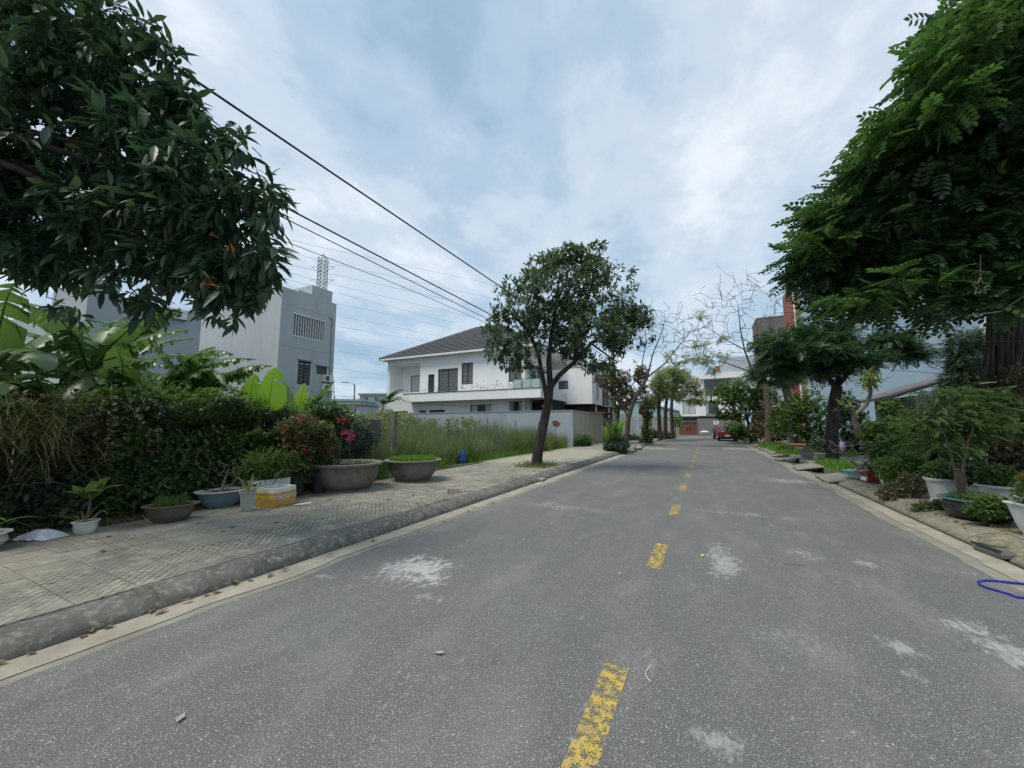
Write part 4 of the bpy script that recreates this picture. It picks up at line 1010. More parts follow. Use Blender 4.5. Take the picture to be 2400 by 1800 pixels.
# ---- big right tree over the road
tk = 8.2
E_ = [ell_px(*a) for a in ((2370, 60, 140, 140, 6.6, 1.2), (2260, 190, 105, 80, 6.9, 1.0), (2340, 330, 170, 150, 6.9, 1.2), (2190, 340, 120, 62, 7.3, 1.0), (2110, 410, 115, 55, 7.6, .9), (2220, 500, 210, 90, 7.4, 1.3), (2010, 500, 105, 42, 8.3, .9),
     (1985, 565, 90, 28, 8.8, .7), (1890, 590, 42, 10, 9.2, .4), (2020, 615, 150, 48, 8.5, 1.0), (1972, 648, 66, 22, 9.0, .6), (2250, 600, 170, 62, 7.2, 1.1), (2340, 665, 80, 30, 6.6, .7), (2080, 670, 95, 30, 8.4, .8), (2010, 710, 70, 20, 9.0, .6),
     (1935, 520, 42, 18, 8.9, .4), (2230, 715, 50, 22, 6.8, .4), (2210, 100, 40, 60, 6.9, .4))]
cen = [Vector(c) for c, r in E_]
fork = P(2372, 620, K=tk)
def limbr(i, s=.35): return [fork, fork.lerp(cen[i], .45) + Vector((0, 0, s)), cen[i]]
tree('street_tree', 'big spreading tree with bright feathery leaves and thick trunk at the right edge', tuple(P(2392, 1075, K=8.2)),
     [(pk([(2400, 1085), (2392, 1000), (2380, 900), (2372, 760), (2378, 600)], tk), .46, .33)] + [(limbr(i), .13, .04) for i in (0, 1, 2, 4, 5, 6, 9, 11, 13, 14)],
     E_, 1900, 5, .34, PINB, LM['bright'], bark='dark_bark', shell=.2, gap=.0, gscale=1.7, droop=.22, seed=21, flat=.45, twigs=.25, rt=.008)
t = thing('leaf_spray', 'bright yellow green leaf sprays along the outer edge of the big right tree', 'leaves', tuple(P(2100, 350, K=7)))  # extra sprays in a brighter, yellower green than the crown's main leaves
crown(t, [ell_px(*a) for a in ((2190, 130, 50, 60, 6.3, .4), (2110, 290, 60, 40, 6.7, .4), (2230, 250, 70, 40, 6.2, .5), (2060, 380, 50, 24, 7.2, .4), (2010, 470, 60, 20, 7.6, .4), (2000, 690, 50, 20, 7.8, .4), (2060, 700, 50, 24, 7.4, .4), (2180, 640, 50, 18, 6.6, .3), (1910, 588, 34, 10, 8.3, .3), (2290, 60, 60, 50, 5.8, .4), (1935, 560, 50, 16, 8.0, .3))], 150, 4, .33, PINB, LM['sprayleaf'], shell=.2, flat=.55, droop=.15, seed=77, name='foliage')
t = thing('aerial_root_mass', 'dark knotted aerial roots clinging to the big tree trunk at the right edge', 'roots', tuple(P(2370, 950, K=7.9)))
for i in range(16):
    x = 2325 + i * 5.5; y0_ = rnd.uniform(640, 880); a = P(x + rnd.uniform(-6, 6), y0_, K=7.85 + rnd.uniform(-.05, .1)); b = P(x - 12 + rnd.uniform(-22, 22), 1075, K=7.75 + rnd.uniform(-.2, .1))
    q = [a.lerp(b, k / 6) + RT * .07 * noise.noise(Vector((i * 3.1, k * .9, 0))) + FW * .06 * noise.noise(Vector((i * 2.1, k * .9, 5))) for k in range(7)]
    mb = MB(); mb.tube(q, [.02 + .02 * rnd.random() + .006 * k for k in range(7)], 7); mb.build('root', M['dark_bark'], t, smooth=True)

# ---- second right tree, flat layered crown
K = kz(1955, 1078)
E_ = [ell_px(x, y, rx, ry, K + dk, 1.3) for x, y, rx, ry, dk in ((1960, 800, 135, 20, 0), (1875, 828, 76, 18, -.4), (2075, 806, 62, 16, .4), (1950, 768, 70, 14, .3), (1985, 846, 70, 18, -.3), (1840, 860, 46, 14, 0), (1815, 800, 45, 20, 0), (2120, 830, 40, 14, 0), (1900, 872, 60, 18, .4), (1850, 775, 40, 16, .2))]
tree('street_tree', 'second kerbside tree on the right with a dark trunk and flat layered crown', tuple(P(1955, 1078, Z=.15)),
     [(pk([(1952, 1084), (1950, 1010), (1955, 945), (1962, 905)], K), .24, .19), (pk([(1962, 910), (1925, 868), (1885, 835), (1850, 820)], K), .11, .03), (pk([(1962, 910), (1968, 850), (1955, 790)], K), .10, .03), (pk([(1962, 905), (1995, 865), (2030, 815), (2075, 800)], K), .11, .03), (pk([(1995, 865), (1985, 800), (1960, 770)], K), .06, .02)],
     E_, 1000, 5, .34, PIN, LM['bright'], bark='dark_bark', shell=.15, gap=-.15, gscale=1.0, droop=.18, seed=31, flat=.5, twigs=.25)
# ---- pale trunk behind
K = kz(1862, 1052)
E_ = [ell_px(x, y, rx, ry, K, 1.0) for x, y, rx, ry in ((1805, 872, 42, 20), (1840, 885, 30, 14), (1860, 860, 30, 14))]
tree('street_tree', 'pale barked pruned tree behind the tubs on the right footpath', tuple(P(1862, 1052, Z=.15)),
     [(pk([(1862, 1056), (1858, 1000), (1852, 950), (1840, 905), (1826, 875)], K), .26, .20), (pk([(1840, 905), (1810, 895), (1795, 880)], K), .08, .03), (pk([(1826, 875), (1850, 860), (1868, 850)], K), .07, .03)],
     E_, 260, 6, .32, PIN, LM['bright'], bark='pale_bark', shell=.2, seed=41, flat=.3, twigs=.3)
# ---- round tree by the bin
K = kz(1760, 1037)
E_ = [ell_px(x, y, rx, ry, K, rx * K / FPX * .9) for x, y, rx, ry in ((1742, 912, 56, 28), (1700, 932, 38, 26), (1782, 940, 40, 30), (1738, 958, 56, 26), (1700, 965, 24, 18), (1788, 975, 20, 16))]
tree('street_tree', 'rounded broad leaved tree over the parked cars and the green bin', tuple(P(1760, 1037, Z=.15)),
     [(pk([(1760, 1038), (1756, 1005), (1750, 975), (1746, 950)], K), .13, .09), (pk([(1750, 978), (1725, 950), (1705, 930)], K), .05, .02), (pk([(1750, 978), (1775, 955), (1785, 935)], K), .05, .02), (pk([(1746, 955), (1742, 920)], K), .05, .02)],
     E_, 750, 7, .26, OVAL, LM['mid'], shell=.35, gap=-.2, gscale=.8, droop=.3, seed=51)
# ---- nearly bare trees either side
def bare(name, label, loc, paths, K, targets, seed, bark='twig', leaves=None, lm='far'):
    t = thing(name, label, 'tree', loc)
    grow(t, paths, [tuple(p) for p in targets], .015, mat=M[bark], seed=seed, step=.35)
    if leaves: crown(t, leaves, int(14 * len(leaves)), 4, .28, PIN, LM[lm], shell=.1, seed=seed, flat=.6, droop=.15)
    return t
K = kz(1800, 1045); rs = random.Random(5)
tg = [P(x, y, K=K + rs.uniform(-1.5, 1.5)) for x, y in ((1640, 740), (1655, 770), (1665, 700), (1690, 690), (1700, 720), (1720, 650), (1725, 690), (1740, 720), (1760, 700), (1775, 690), (1800, 690), (1820, 705), (1790, 740), (1745, 760), (1700, 770), (1680, 800), (1650, 820), (1640, 850), (1700, 840), (1720, 800), (1670, 860), (1632, 790), (1830, 700), (1815, 740), (1770, 760), (1710, 745), (1688, 730), (1750, 675), (1735, 660), (1840, 720), (1660, 838), (1690, 872))]
for i in range(260):
    a = tg[rs.randrange(32)]; tg.append(a + Vector((rs.uniform(-1.2, 1.2), rs.uniform(-1.2, 1.2), rs.uniform(-.6, .9))))
bare('bare_tree', 'almost leafless tree arching left over the road in front of the dark concrete house', tuple(P(1800, 1045, Z=.15)),
     [(pk([(1800, 1048), (1800, 960), (1792, 890)], K), .22, .15), (pk([(1792, 890), (1760, 862), (1745, 820), (1735, 770), (1730, 720)], K), .09, .02), (pk([(1792, 890), (1750, 868), (1700, 850), (1650, 842)], K), .07, .015), (pk([(1745, 820), (1700, 795), (1660, 770)], K), .045, .012), (pk([(1735, 790), (1790, 820), (1830, 800)], K), .03, .012)],
     K, tg, 5, leaves=[ell_px(x, y, 16, 6, K, .6) for x, y in ((1640, 805), (1660, 845), (1690, 830), (1640, 738), (1620, 842), (1665, 868), (1700, 790))])
K = kz(1470, 1042); tg = [P(x, y, K=K + rs.uniform(-1.5, 1.5)) for x, y in ((1500, 740), (1520, 745), (1548, 730), (1570, 735), (1575, 760), (1600, 750), (1620, 758), (1630, 775), (1610, 790), (1590, 800), (1560, 790), (1530, 790), (1510, 780), (1545, 815), (1580, 825), (1600, 810), (1500, 800), (1555, 760), (1625, 765), (1640, 800), (1530, 755), (1585, 770), (1600, 840), (1630, 830))]
for i in range(260):
    a = tg[rs.randrange(24)]; tg.append(a + Vector((rs.uniform(-1.2, 1.2), rs.uniform(-1.2, 1.2), rs.uniform(-.6, .9))))
bare('bare_tree', 'tree with bare upper twigs and dark tangled lower branches behind the leaning tree', tuple(P(1470, 1042, Z=.15)),
     [(pk([(1467, 1044), (1473, 980), (1485, 940), (1517, 885)], K), .20, .11), (pk([(1517, 885), (1560, 850), (1600, 800), (1622, 770)], K), .06, .015), (pk([(1517, 885), (1530, 830), (1550, 780), (1560, 745)], K), .06, .015), (pk([(1500, 905), (1505, 850), (1515, 800), (1510, 760)], K), .05, .015), (pk([(1473, 980), (1450, 930), (1430, 890)], K), .08, .03), (pk([(1560, 850), (1610, 850), (1640, 838)], K), .03, .012)],
     K, tg, 6, bark='bark', leaves=[ell_px(x, y, 22, 10, K, .7) for x, y in ((1600, 850), (1625, 842), (1585, 870), (1575, 835), (1640, 830))])
t = tree('street_tree', 'dark leafed tangled tree between the utility pole and the bare twigs', tuple(P(1440, 1045, Z=.15)), [(pk([(1446, 1046), (1448, 990), (1452, 940)], K + 2), .12, .09), (pk([(1452, 940), (1430, 900), (1410, 880)], K + 2), .06, .02), (pk([(1452, 945), (1480, 905), (1500, 880)], K + 2), .06, .02)],
     [ell_px(x, y, rx, ry, K + 2, 1.6) for x, y, rx, ry in ((1430, 885, 38, 28), (1475, 900, 38, 38), (1495, 935, 34, 34), (1450, 935, 34, 30), (1500, 870, 24, 22))], 620, 6, .26, BROAD, LM['brown'], shell=.1, gap=-.12, gscale=.8, seed=61, twigs=.8)
K = kz(1515, 1037)
tree('street_tree', 'slim trunk wrapped in yellow green creeper on the left footpath far down the street', tuple(P(1515, 1037, Z=.15)), [(pk([(1514, 1040), (1517, 1000), (1519, 950)], K), .16, .10)],
     [ell_px(x, y, rx, ry, K, rx * K / FPX) for x, y, rx, ry in ((1516, 1005, 10, 34), (1518, 960, 13, 26), (1513, 1032, 16, 7))], 260, 6, .22, OVAL, LM['vine'], shell=.5, seed=71, twigs=.1)
for i, (bx, by, tx, ty, cr, lab) in enumerate(((1547, 1031, 1547, 895, ((1550, 885, 22, 16), (1538, 903, 14, 12), (1545, 925, 16, 12), (1556, 908, 14, 10), (1530, 940, 12, 10)), 'tall slim tree nearest the creeper wrapped trunk on the far left footpath'),
        (1559, 1029, 1566, 900, ((1570, 870, 22, 12), (1588, 885, 22, 12), (1578, 905, 18, 10), (1562, 925, 14, 8), (1590, 930, 14, 9)), 'tall tree second of the three slim trees in front of the green shed'),
        (1577, 1027, 1576, 905, ((1602, 878, 18, 10), (1618, 898, 26, 14), (1636, 918, 20, 12), (1600, 920, 16, 9), (1645, 940, 12, 9), (1622, 940, 14, 8)), 'tall tree whose light crown leans over the front of the white end house'))):
    K = kz(bx, by)
    tree('slim_tree', lab, tuple(P(bx, by, Z=.15)), [(pk([(bx, by), ((bx + tx) / 2 - 3, (by + ty) / 2), (tx, ty)], K), .22, .13)] + [(pk([(tx, ty + 12), (c[0], c[1])], K), .07, .02) for c in cr],
         [ell_px(c[0], c[1], c[2], c[3], K, 1.4) for c in cr], 560, 5, .24, T_pinnate(1, 3, .4, .2, .2), LM['far'], shell=.05, gap=.0, gscale=.8, seed=80 + i, group='slim trees on the far left footpath', twigs=.4)
K = kz(1583, 1022)
tree('young_tree', 'small young tree with a few yellow green leaves beside the timber end gate', tuple(P(1583, 1022, Z=.15)), [(pk([(1583, 1022), (1583, 1000)], K), .08, .05)], [ell_px(x, y, 10, 9, K, .7) for x, y in ((1580, 985), (1590, 980), (1585, 990))], 90, 6, .25, OVAL, LM['vine'], seed=90, twigs=.8)
# far tree line left and right, behind houses
for i, (x, y, rx, ry, K, lab) in enumerate(((1530, 1018, 26, 9, 44, 'low dark bushes at the foot of the slim trees, far left footpath'), (1470, 1028, 30, 8, 38, 'low hedge in front of the slotted white wall'), (1555, 1022, 26, 9, 46, 'dark bushes around the two far slim trunks'))):
    t = thing('shrub', lab, 'shrub', tuple(P(x, y, K=K))); crown(t, [ell_px(x, y, rx, ry, K, 1.0)], 260, 6, .22, OVAL, LM['dark'], seed=100 + i, name='foliage')

# ---- shrubs along the right
def shrub(name, label, ells, n, per, size, tmpl, mat, seed, base=None, stems=5, droop=.2, cat='shrub', flat=0., gap=0., bark='bark', group=None, shell=.3, spread=.9):
    c = Vector(ells[0][0]); b = Vector(base) if base is not None else Vector((c.x, c.y, .15))
    t = thing(name, label, cat, tuple(b), group)
    pts = crown(t, ells, n, per, size, tmpl, mat, seed=seed, droop=droop, flat=flat, gap=gap, name='foliage', shell=shell, spread=spread)
    if stems:
        mb = MB(); rs = random.Random(seed)
        for i in range(stems):
            p = Vector(pts[i]); mb = MB(); mb.tube([b + Vector((rs.uniform(-.05, .05), rs.uniform(-.05, .05), 0)), b.lerp(p, .5) + Vector((rs.uniform(-.08, .08), rs.uniform(-.08, .08), .05)), p], [.022, .016, .006], 5); mb.build('stem', M[bark], t, smooth=True)
    return t
K = 22.5
shrub('shrub', 'yellow green leafy shrub between the pale trunk and the layered tree', [ell_px(x, y, rx, ry, K, .8) for x, y, rx, ry in ((1895, 985, 42, 42), (1865, 960, 34, 30), (1920, 1010, 34, 34), (1850, 990, 26, 26), (1895, 940, 34, 24))], 700, 6, .17, OVAL, LM['mid'], 110, base=P(1895, 1068, K=K), stems=8)
shrub('shrub', 'bright yellow green spray of leaves nearest the white signpost', [ell_px(x, y, rx, ry, 25, .8) for x, y, rx, ry in ((1838, 975, 26, 22), (1825, 1000, 24, 14), (1850, 950, 20, 14))], 260, 6, .2, OVAL, LM['vine'], 111, base=P(1850, 1050, K=25), stems=4)
shrub('shrub', 'grey green bush mass behind the green bin and signpost', [ell_px(x, y, rx, ry, 31, 1.2) for x, y, rx, ry in ((1800, 985, 34, 30), (1780, 1005, 26, 22), (1815, 1015, 30, 20), (1825, 985, 22, 26))], 600, 6, .22, OVAL, LM['brown'], 112, base=P(1800, 1040, K=31), stems=4)
shrub('shrub', 'dark bush under the round tree beside the red car', [ell_px(x, y, rx, ry, 37, 1.2) for x, y, rx, ry in ((1722, 1003, 22, 16), (1735, 1015, 24, 14))], 260, 6, .25, OVAL, LM['mid'], 113, stems=2)
shrub('shrub', 'dense dark bushes filling the gap behind the layered tree trunk', [ell_px(x, y, rx, ry, 19.5, 1.0) for x, y, rx, ry in ((1990, 1000, 44, 50), (2020, 1040, 40, 28), (1975, 950, 30, 36), (2010, 1060, 26, 16), (1930, 1045, 34, 22))], 900, 6, .16, OVAL, LM['dark'], 114, base=P(1990, 1070, K=19.5), stems=4, shell=.1)
shrub('shrub', 'dark hedge mass screening the low roofed house', [ell_px(x, y, rx, ry, 13, .9) for x, y, rx, ry in ((2090, 1010, 60, 26), (2150, 1040, 70, 36), (2230, 1030, 70, 50), (2060, 1040, 40, 30), (2300, 1030, 70, 60), (2370, 1040, 50, 70))], 1700, 6, .14, OVAL, LM['dark'], 115, base=P(2150, 1090, K=13), stems=4, shell=.1)
shrub('shrub', 'small white flowered shrub in front of the glazed doors of the low house', [ell_px(x, y, rx, ry, 12.3, .5) for x, y, rx, ry in ((2090, 960, 22, 22), (2105, 980, 24, 14))], 200, 6, .13, OVAL, LM['mid'], 116, base=P(2092, 1090, K=12.3), stems=3)
t = shrub('feathery_tree', 'conical dark casuarina like tree beside the hanging star ornament', [ell_px(x, y, rx, ry, 11.5, .5) for x, y, rx, ry in ((2265, 800, 26, 24), (2265, 840, 34, 28), (2268, 880, 40, 30), (2262, 915, 44, 26))], 700, 5, .20, FERN, LM['dark'], 117, base=P(2268, 1060, K=11.5), stems=6, cat='tree')
for i, (K, lab, lm, el) in enumerate((
        (6.9, 'broad ferny leaved small tree arching over the black glazed pot', 'mid', ((2230, 965, 90, 26), (2290, 930, 60, 24), (2190, 990, 60, 22), (2260, 1005, 80, 24), (2210, 1040, 66, 22), (2300, 985, 50, 30), (2200, 925, 40, 14))),)):
    b = P(2255, 1172, K=6.05)
    E_ = [ell_px(x, y, rx, ry, K - .5, .4) for x, y, rx, ry in el]
    t = thing('potted_tree', lab, 'tree', tuple(b))
    pts = crown(t, E_, 290, 5, .16, FERN, LM['mid'], shell=.1, flat=.6, droop=.1, seed=120, gap=.0, gscale=2.6); crown(t, E_, 260, 6, .06, OVAL, LM['dark'], shell=.1, seed=121, name='foliage')
    grow(t, [(pk([(2255, 1170), (2253, 1130), (2243, 1100)], 6.05), .034, .028), (pk([(2256, 1168), (2245, 1140), (2238, 1105), (2230, 1070), (2215, 1020)], 6.05), .028, .012), (pk([(2254, 1165), (2262, 1130), (2256, 1100), (2268, 1040), (2290, 980)], 6.05), .028, .012)], pts[:160], .005, mat=M['bark'], seed=7)
shrub('potted_shrub', 'tall brownish leaved shrub dotted with white blooms at the right edge', [ell_px(x, y, rx, ry, 7.4, .5) for x, y, rx, ry in ((2340, 960, 70, 45), (2370, 1020, 50, 60), (2320, 1030, 50, 40), (2385, 900, 30, 40), (2370, 1100, 34, 40), (2290, 980, 30, 40))], 1300, 6, .085, OVAL, LM['brown'], 121, base=P(2372, 1160, K=7.4), stems=9, shell=.1)
t = thing('blossom_spray', 'many small white blooms over the brownish shrub at the right edge', 'flowers', tuple(P(2340, 1000, K=7.2)))
pts, od = scatter_ell([ell_px(x, y, rx, ry, 7.3, .4) for x, y, rx, ry in ((2340, 1000, 80, 60), (2300, 1040, 60, 40), (2380, 1060, 40, 60))], 170, .5, seed=8); F, l_ = whorls(pts, od, 3, .035, .1, seed=8); many('blossom', OVAL[0], OVAL[1], F, l_, LM['white_fl'], t, kind='stuff')
shrub('weed_clump', 'dry twiggy weed clump spilling over the right kerb', [ell_px(x, y, rx, ry, 7.9, .3) for x, y, rx, ry in ((2110, 1150, 34, 20), (2085, 1160, 22, 14), (2140, 1130, 26, 24))], 420, 6, .05, OVAL, LM['brown'], 122, stems=6)
shrub('weed_clump', 'green spreading weeds in front of the black glazed pot', [ell_px(x, y, rx, ry, 6.75, .2) for x, y, rx, ry in ((2180, 1192, 34, 13), (2205, 1185, 22, 12))], 220, 6, .045, OVAL, LM['mid'], 123, stems=3)
shrub('leafy_plant', 'light green herb with narrow leaves on tall stems between the white pots', [ell_px(x, y, rx, ry, 8.7, .3) for x, y, rx, ry in ((2130, 1085, 32, 24), (2095, 1090, 28, 18), (2085, 1110, 20, 12), (2165, 1100, 26, 22))], 420, 6, .12, LEAF, LM['vine'], 124, stems=6)
shrub('leafy_shrub', 'dense dark green shrub behind the calligraphy pot and the leftmost white tub', [ell_px(x, y, rx, ry, 9.9, .45) for x, y, rx, ry in ((2120, 1050, 56, 30), (2170, 1070, 44, 34), (2200, 1040, 50, 34), (2075, 1065, 26, 24))], 1000, 6, .11, OVAL, LM['mid'], 125, base=P(2140, 1110, K=9.9), stems=6, shell=.1)
shrub('leafy_shrub', 'mixed dark foliage filling the space above the white tubs at the right edge', [ell_px(x, y, rx, ry, 7.1, .3) for x, y, rx, ry in ((2300, 1110, 60, 24), (2360, 1130, 50, 26), (2240, 1105, 34, 16))], 620, 6, .075, OVAL, LM['dark'], 126, stems=5, shell=.1)
shrub('weed_clump', 'trailing weeds between the glazed pot and the big square pot', [ell_px(x, y, rx, ry, 5.6, .15) for x, y, rx, ry in ((2310, 1195, 32, 16), (2330, 1180, 24, 14))], 300, 6, .05, OVAL, LM['mid'], 127, stems=3)
shrub('fan_shrub', 'flat topped pruned green shrub beside the bent pale trunk', [ell_px(x, y, rx, ry, 11.2, .5) for x, y, rx, ry in ((2070, 1000, 56, 12), (2110, 985, 40, 10), (2050, 1020, 34, 10), (2140, 1005, 40, 12))], 520, 6, .10, OVAL, LM['mid'], 128, base=P(2085, 1110, K=11.2), stems=6, shell=.1, flat=.5)
shrub('orange_flower_bush', 'few orange blooms among the ferny foliage above the white tubs', [ell_px(x, y, rx, ry, 8.0, .1) for x, y, rx, ry in ((2173, 1048, 7, 4), (2195, 1035, 4, 3))], 16, 5, .05, OVAL, LM['redtip'], 129, stems=0, cat='flowers')
# spiky upright stem plant
t = thing('spiky_plant', 'tall stem with whorled narrow bright leaves right of the bent pale trunk', 'plant', tuple(P(2080, 1130, K=9.8)))
mb = MB(); st = pk([(2082, 1130), (2086, 1080), (2098, 1040), (2112, 1020)], 9.8); mb.tube(st, [.02, .018, .015, .01], 6); mb.build('stem', M['twig'], t)
pts = np.array([tuple(st[0].lerp(st[3], i / 15)) for i in range(3, 16)]); F, l_ = whorls(pts, np.tile([0, 0, 1.], (13, 1)), 9, .17, .1, seed=3, spread=1.2); many('foliage', STIFF[0], STIFF[1], F, l_, LM['vine'], t)
# low grass bank and ferns on the right
t = thing('grass_bank', 'bright green grass bank spilling to the right kerb beyond the ramps', 'grass', tuple(P(1800, 1050, Z=.15)), kind='stuff')
def blades(n, xr, yr, z, L, W, mat, seed, parent, name='grass', hfun=None, bend=.45, lean=.5, keep=None):
    rs = np.random.RandomState(seed); loc = np.stack([rs.uniform(*xr, n), rs.uniform(*yr, n), np.full(n, z)], 1)
    if keep is not None: loc = loc[np.array([keep(p) for p in loc])]
    n = len(loc)
    d = rs.normal(size=(n, 3)) * lean; d[:, 2] = 1; u = rs.normal(size=(n, 3))
    s_ = L * rs.uniform(.45, 1.25, n)
    if hfun is not None: s_ *= np.array([hfun(p) for p in loc])
    F = frames(d, u) * s_[:, None, None]
    tv, tf = T_blade(1, W / L, bend)
    return many(name, tv, tf, F, loc, mat, parent, kind='stuff')
nf = lambda p, s=.5, o=0: noise.noise(Vector((p[0] * s + o, p[1] * s, o)))
blades(9000, (2.75, 6.2), (23.2, 34), .14, .34, .02, LM['lawn'], 1, t, keep=lambda p: p[0] > 3.3 + .6 * nf(p, .6) and nf(p, .4, 4) > -.35)
t['kind'] = 'stuff'

# ------------------------------------------------------------------ the hedge and lot on the left
t = thing('hedge', 'overgrown dark hedge behind the pots along the left footpath', 'hedge', (-8.8, 3.5, .15))
def face_scatter(n, y0, y1, z0, z1, x_front, depth, seed, bulge=.25, top=None):
    rs = np.random.RandomState(seed); out = []
    while len(out) < n:
        y, z = rs.uniform(y0, y1), rs.uniform(z0, z1)
        if top and z > top(y): continue
        b = bulge * 1.6 * (noise.noise(Vector((y * .9, z * 1.1, seed))) + .4 * noise.noise(Vector((y * 3, z * 3, seed))))
        x = x_front + b - min(depth, rs.exponential(depth * .35))
        out.append((x, y, z))
    return np.array(out)
topf = lambda y: 1.98 + .40 * noise.noise(Vector((y * .8, 0, 0))) + .12 * noise.noise(Vector((y * 3, 5, 0))) - (.35 * max(0, y - 6.6))
pts = face_scatter(11500, -1.6, 8.0, .12, 2.3, -8.35, .9, 2, .3, topf)
F, l_ = whorls(pts, np.tile([1., 0, .3], (len(pts), 1)), 4, .072, .35, seed=5, spread=.8); many('foliage', OVAL[0], OVAL[1], F, l_, LM['dark'], t)
pts = face_scatter(1500, .5, 7.9, 1.6, 2.35, -8.4, .8, 3, .2, lambda y: topf(y) + .22)
F, l_ = whorls(pts, np.tile([.5, 0, 1.], (len(pts), 1)), 5, .07, .1, seed=6, spread=.9); many('creeper', OVAL[0], OVAL[1], F, l_, LM['vine'], t)
pts = face_scatter(1500, 2.6, 5.4, .25, 1.5, -8.22, .35, 5, .2)
F, l_ = whorls(pts, np.tile([1., 0, .3], (len(pts), 1)), 4, .085, .4, seed=9, spread=.8); many('ivy', OVAL[0], OVAL[1], F, l_, LM['mid'], t)
pts = face_scatter(420, -.8, 3.2, 1.1, 2.1, -8.2, .4, 6, .25)
F, l_ = whorls(pts, np.tile([1., 0, -.3], (len(pts), 1)), 4, .07, .6, seed=10, spread=.8); many('dry_foliage', OVAL[0], OVAL[1], F, l_, LM['brown'], t)
mb = MB(); rs = random.Random(12)
for i in range(110):
    y = rs.uniform(-1, 3.8); z = rs.uniform(.2, 1.5); p = Vector((-8.25 + rs.uniform(-.1, .08), y, z)); q = p + Vector((rs.uniform(-.1, .15), rs.uniform(-.45, .45), rs.uniform(-.5, .5)))
    mb.tube([p, p.lerp(q, .5) + Vector((.04, 0, .05)), q], [.006, .005, .003], 3)
mb.build('dry_twigs', M['twig'], t, kind='stuff')
t = thing('sheet_fence', 'old dark corrugated sheet fence hidden in the hedge', 'fence', (-9.35, 4, .1))
for k in range(12):
    mb = MB(); vs = []; y0 = -1.8 + k * .92
    for i in range(17): y = y0 + i * .0565; vs += [(-9.35 + .02 * (i % 2), y, .05), (-9.35 + .02 * (i % 2), y, 1.72 + .03 * (k % 3))]
    mb.add(vs, [(2 * i, 2 * i + 2, 2 * i + 3, 2 * i + 1) for i in range(16)]); mb.build('sheet', M['dark_plaster'], t)
# mound of lighter creeper topping the hedge
shrub('creeper_mound', 'light green creeper mound rising over the top of the hedge', [((-8.9, 3.35, 2.0), (.6, .75, .42)), ((-8.9, 4.3, 1.9), (.5, .6, .32))], 900, 6, .055, OVAL, LM['vine'], 130, stems=0, cat='creeper')
shrub('creeper_mound', 'spread of bright creeper over the hedge top beneath the upright banana leaves', [((-8.9, 5.4, 1.98), (.45, .7, .2)), ((-9.0, 6.6, 1.85), (.45, .8, .2)), ((-9.2, 7.6, 1.75), (.4, .5, .25))], 800, 6, .06, OVAL, LM['lawn'], 131, stems=0, cat='creeper')
# hanging grass at the far left
def tuft(name, label, c, n, L, W, mat, seed, lean=.8, bend=.5, cat='grass', up=1.0, parent=None, pn='blade'):
    t = parent or thing(name, label, cat, tuple(c))
    rs = np.random.RandomState(seed); d = rs.normal(size=(n, 3)) * lean; d[:, 2] = np.abs(rs.normal(size=n)) * .35 + up
    F = frames(d) * (L * rs.uniform(.5, 1.15, n))[:, None, None]; loc = np.array(tuple(c)) + rs.normal(size=(n, 3)) * (np.array([.12, .28, .14]) if name == 'hanging_grass' else np.array([.05, .05, .01]))
    tv, tf = T_blade(1, W / L, bend); many(pn, tv, tf, F, loc, mat, t, kind='stuff'); return t
for i, (y, z, n, lab) in enumerate(((1.15, 1.72, 800, 'drooping yellow green grass hanging over the hedge at the left edge'), (1.75, 1.58, 800, 'second drooping grass clump hanging down the hedge face'), (.5, 1.6, 500, 'grass clump on the hedge cut by the left edge of the picture'), (2.05, 1.15, 160, 'low sprays of dry grass in the hedge above the white pot'))):
    tuft('hanging_grass', lab, (-8.22, y, z), n, .50, .007, LM['dry'] if i % 2 else LM['vine'], 140 + i, lean=1.0, bend=1.1, up=.35)

blades(2600, (-9.2, -8.3), (-1, 7.6), 1.72, .42, .010, LM['grass'], 48, bpy.data.objects['hedge'], name='top_grass', lean=.9, bend=.8, keep=lambda p: nf(p, .9, 8) > -.05)
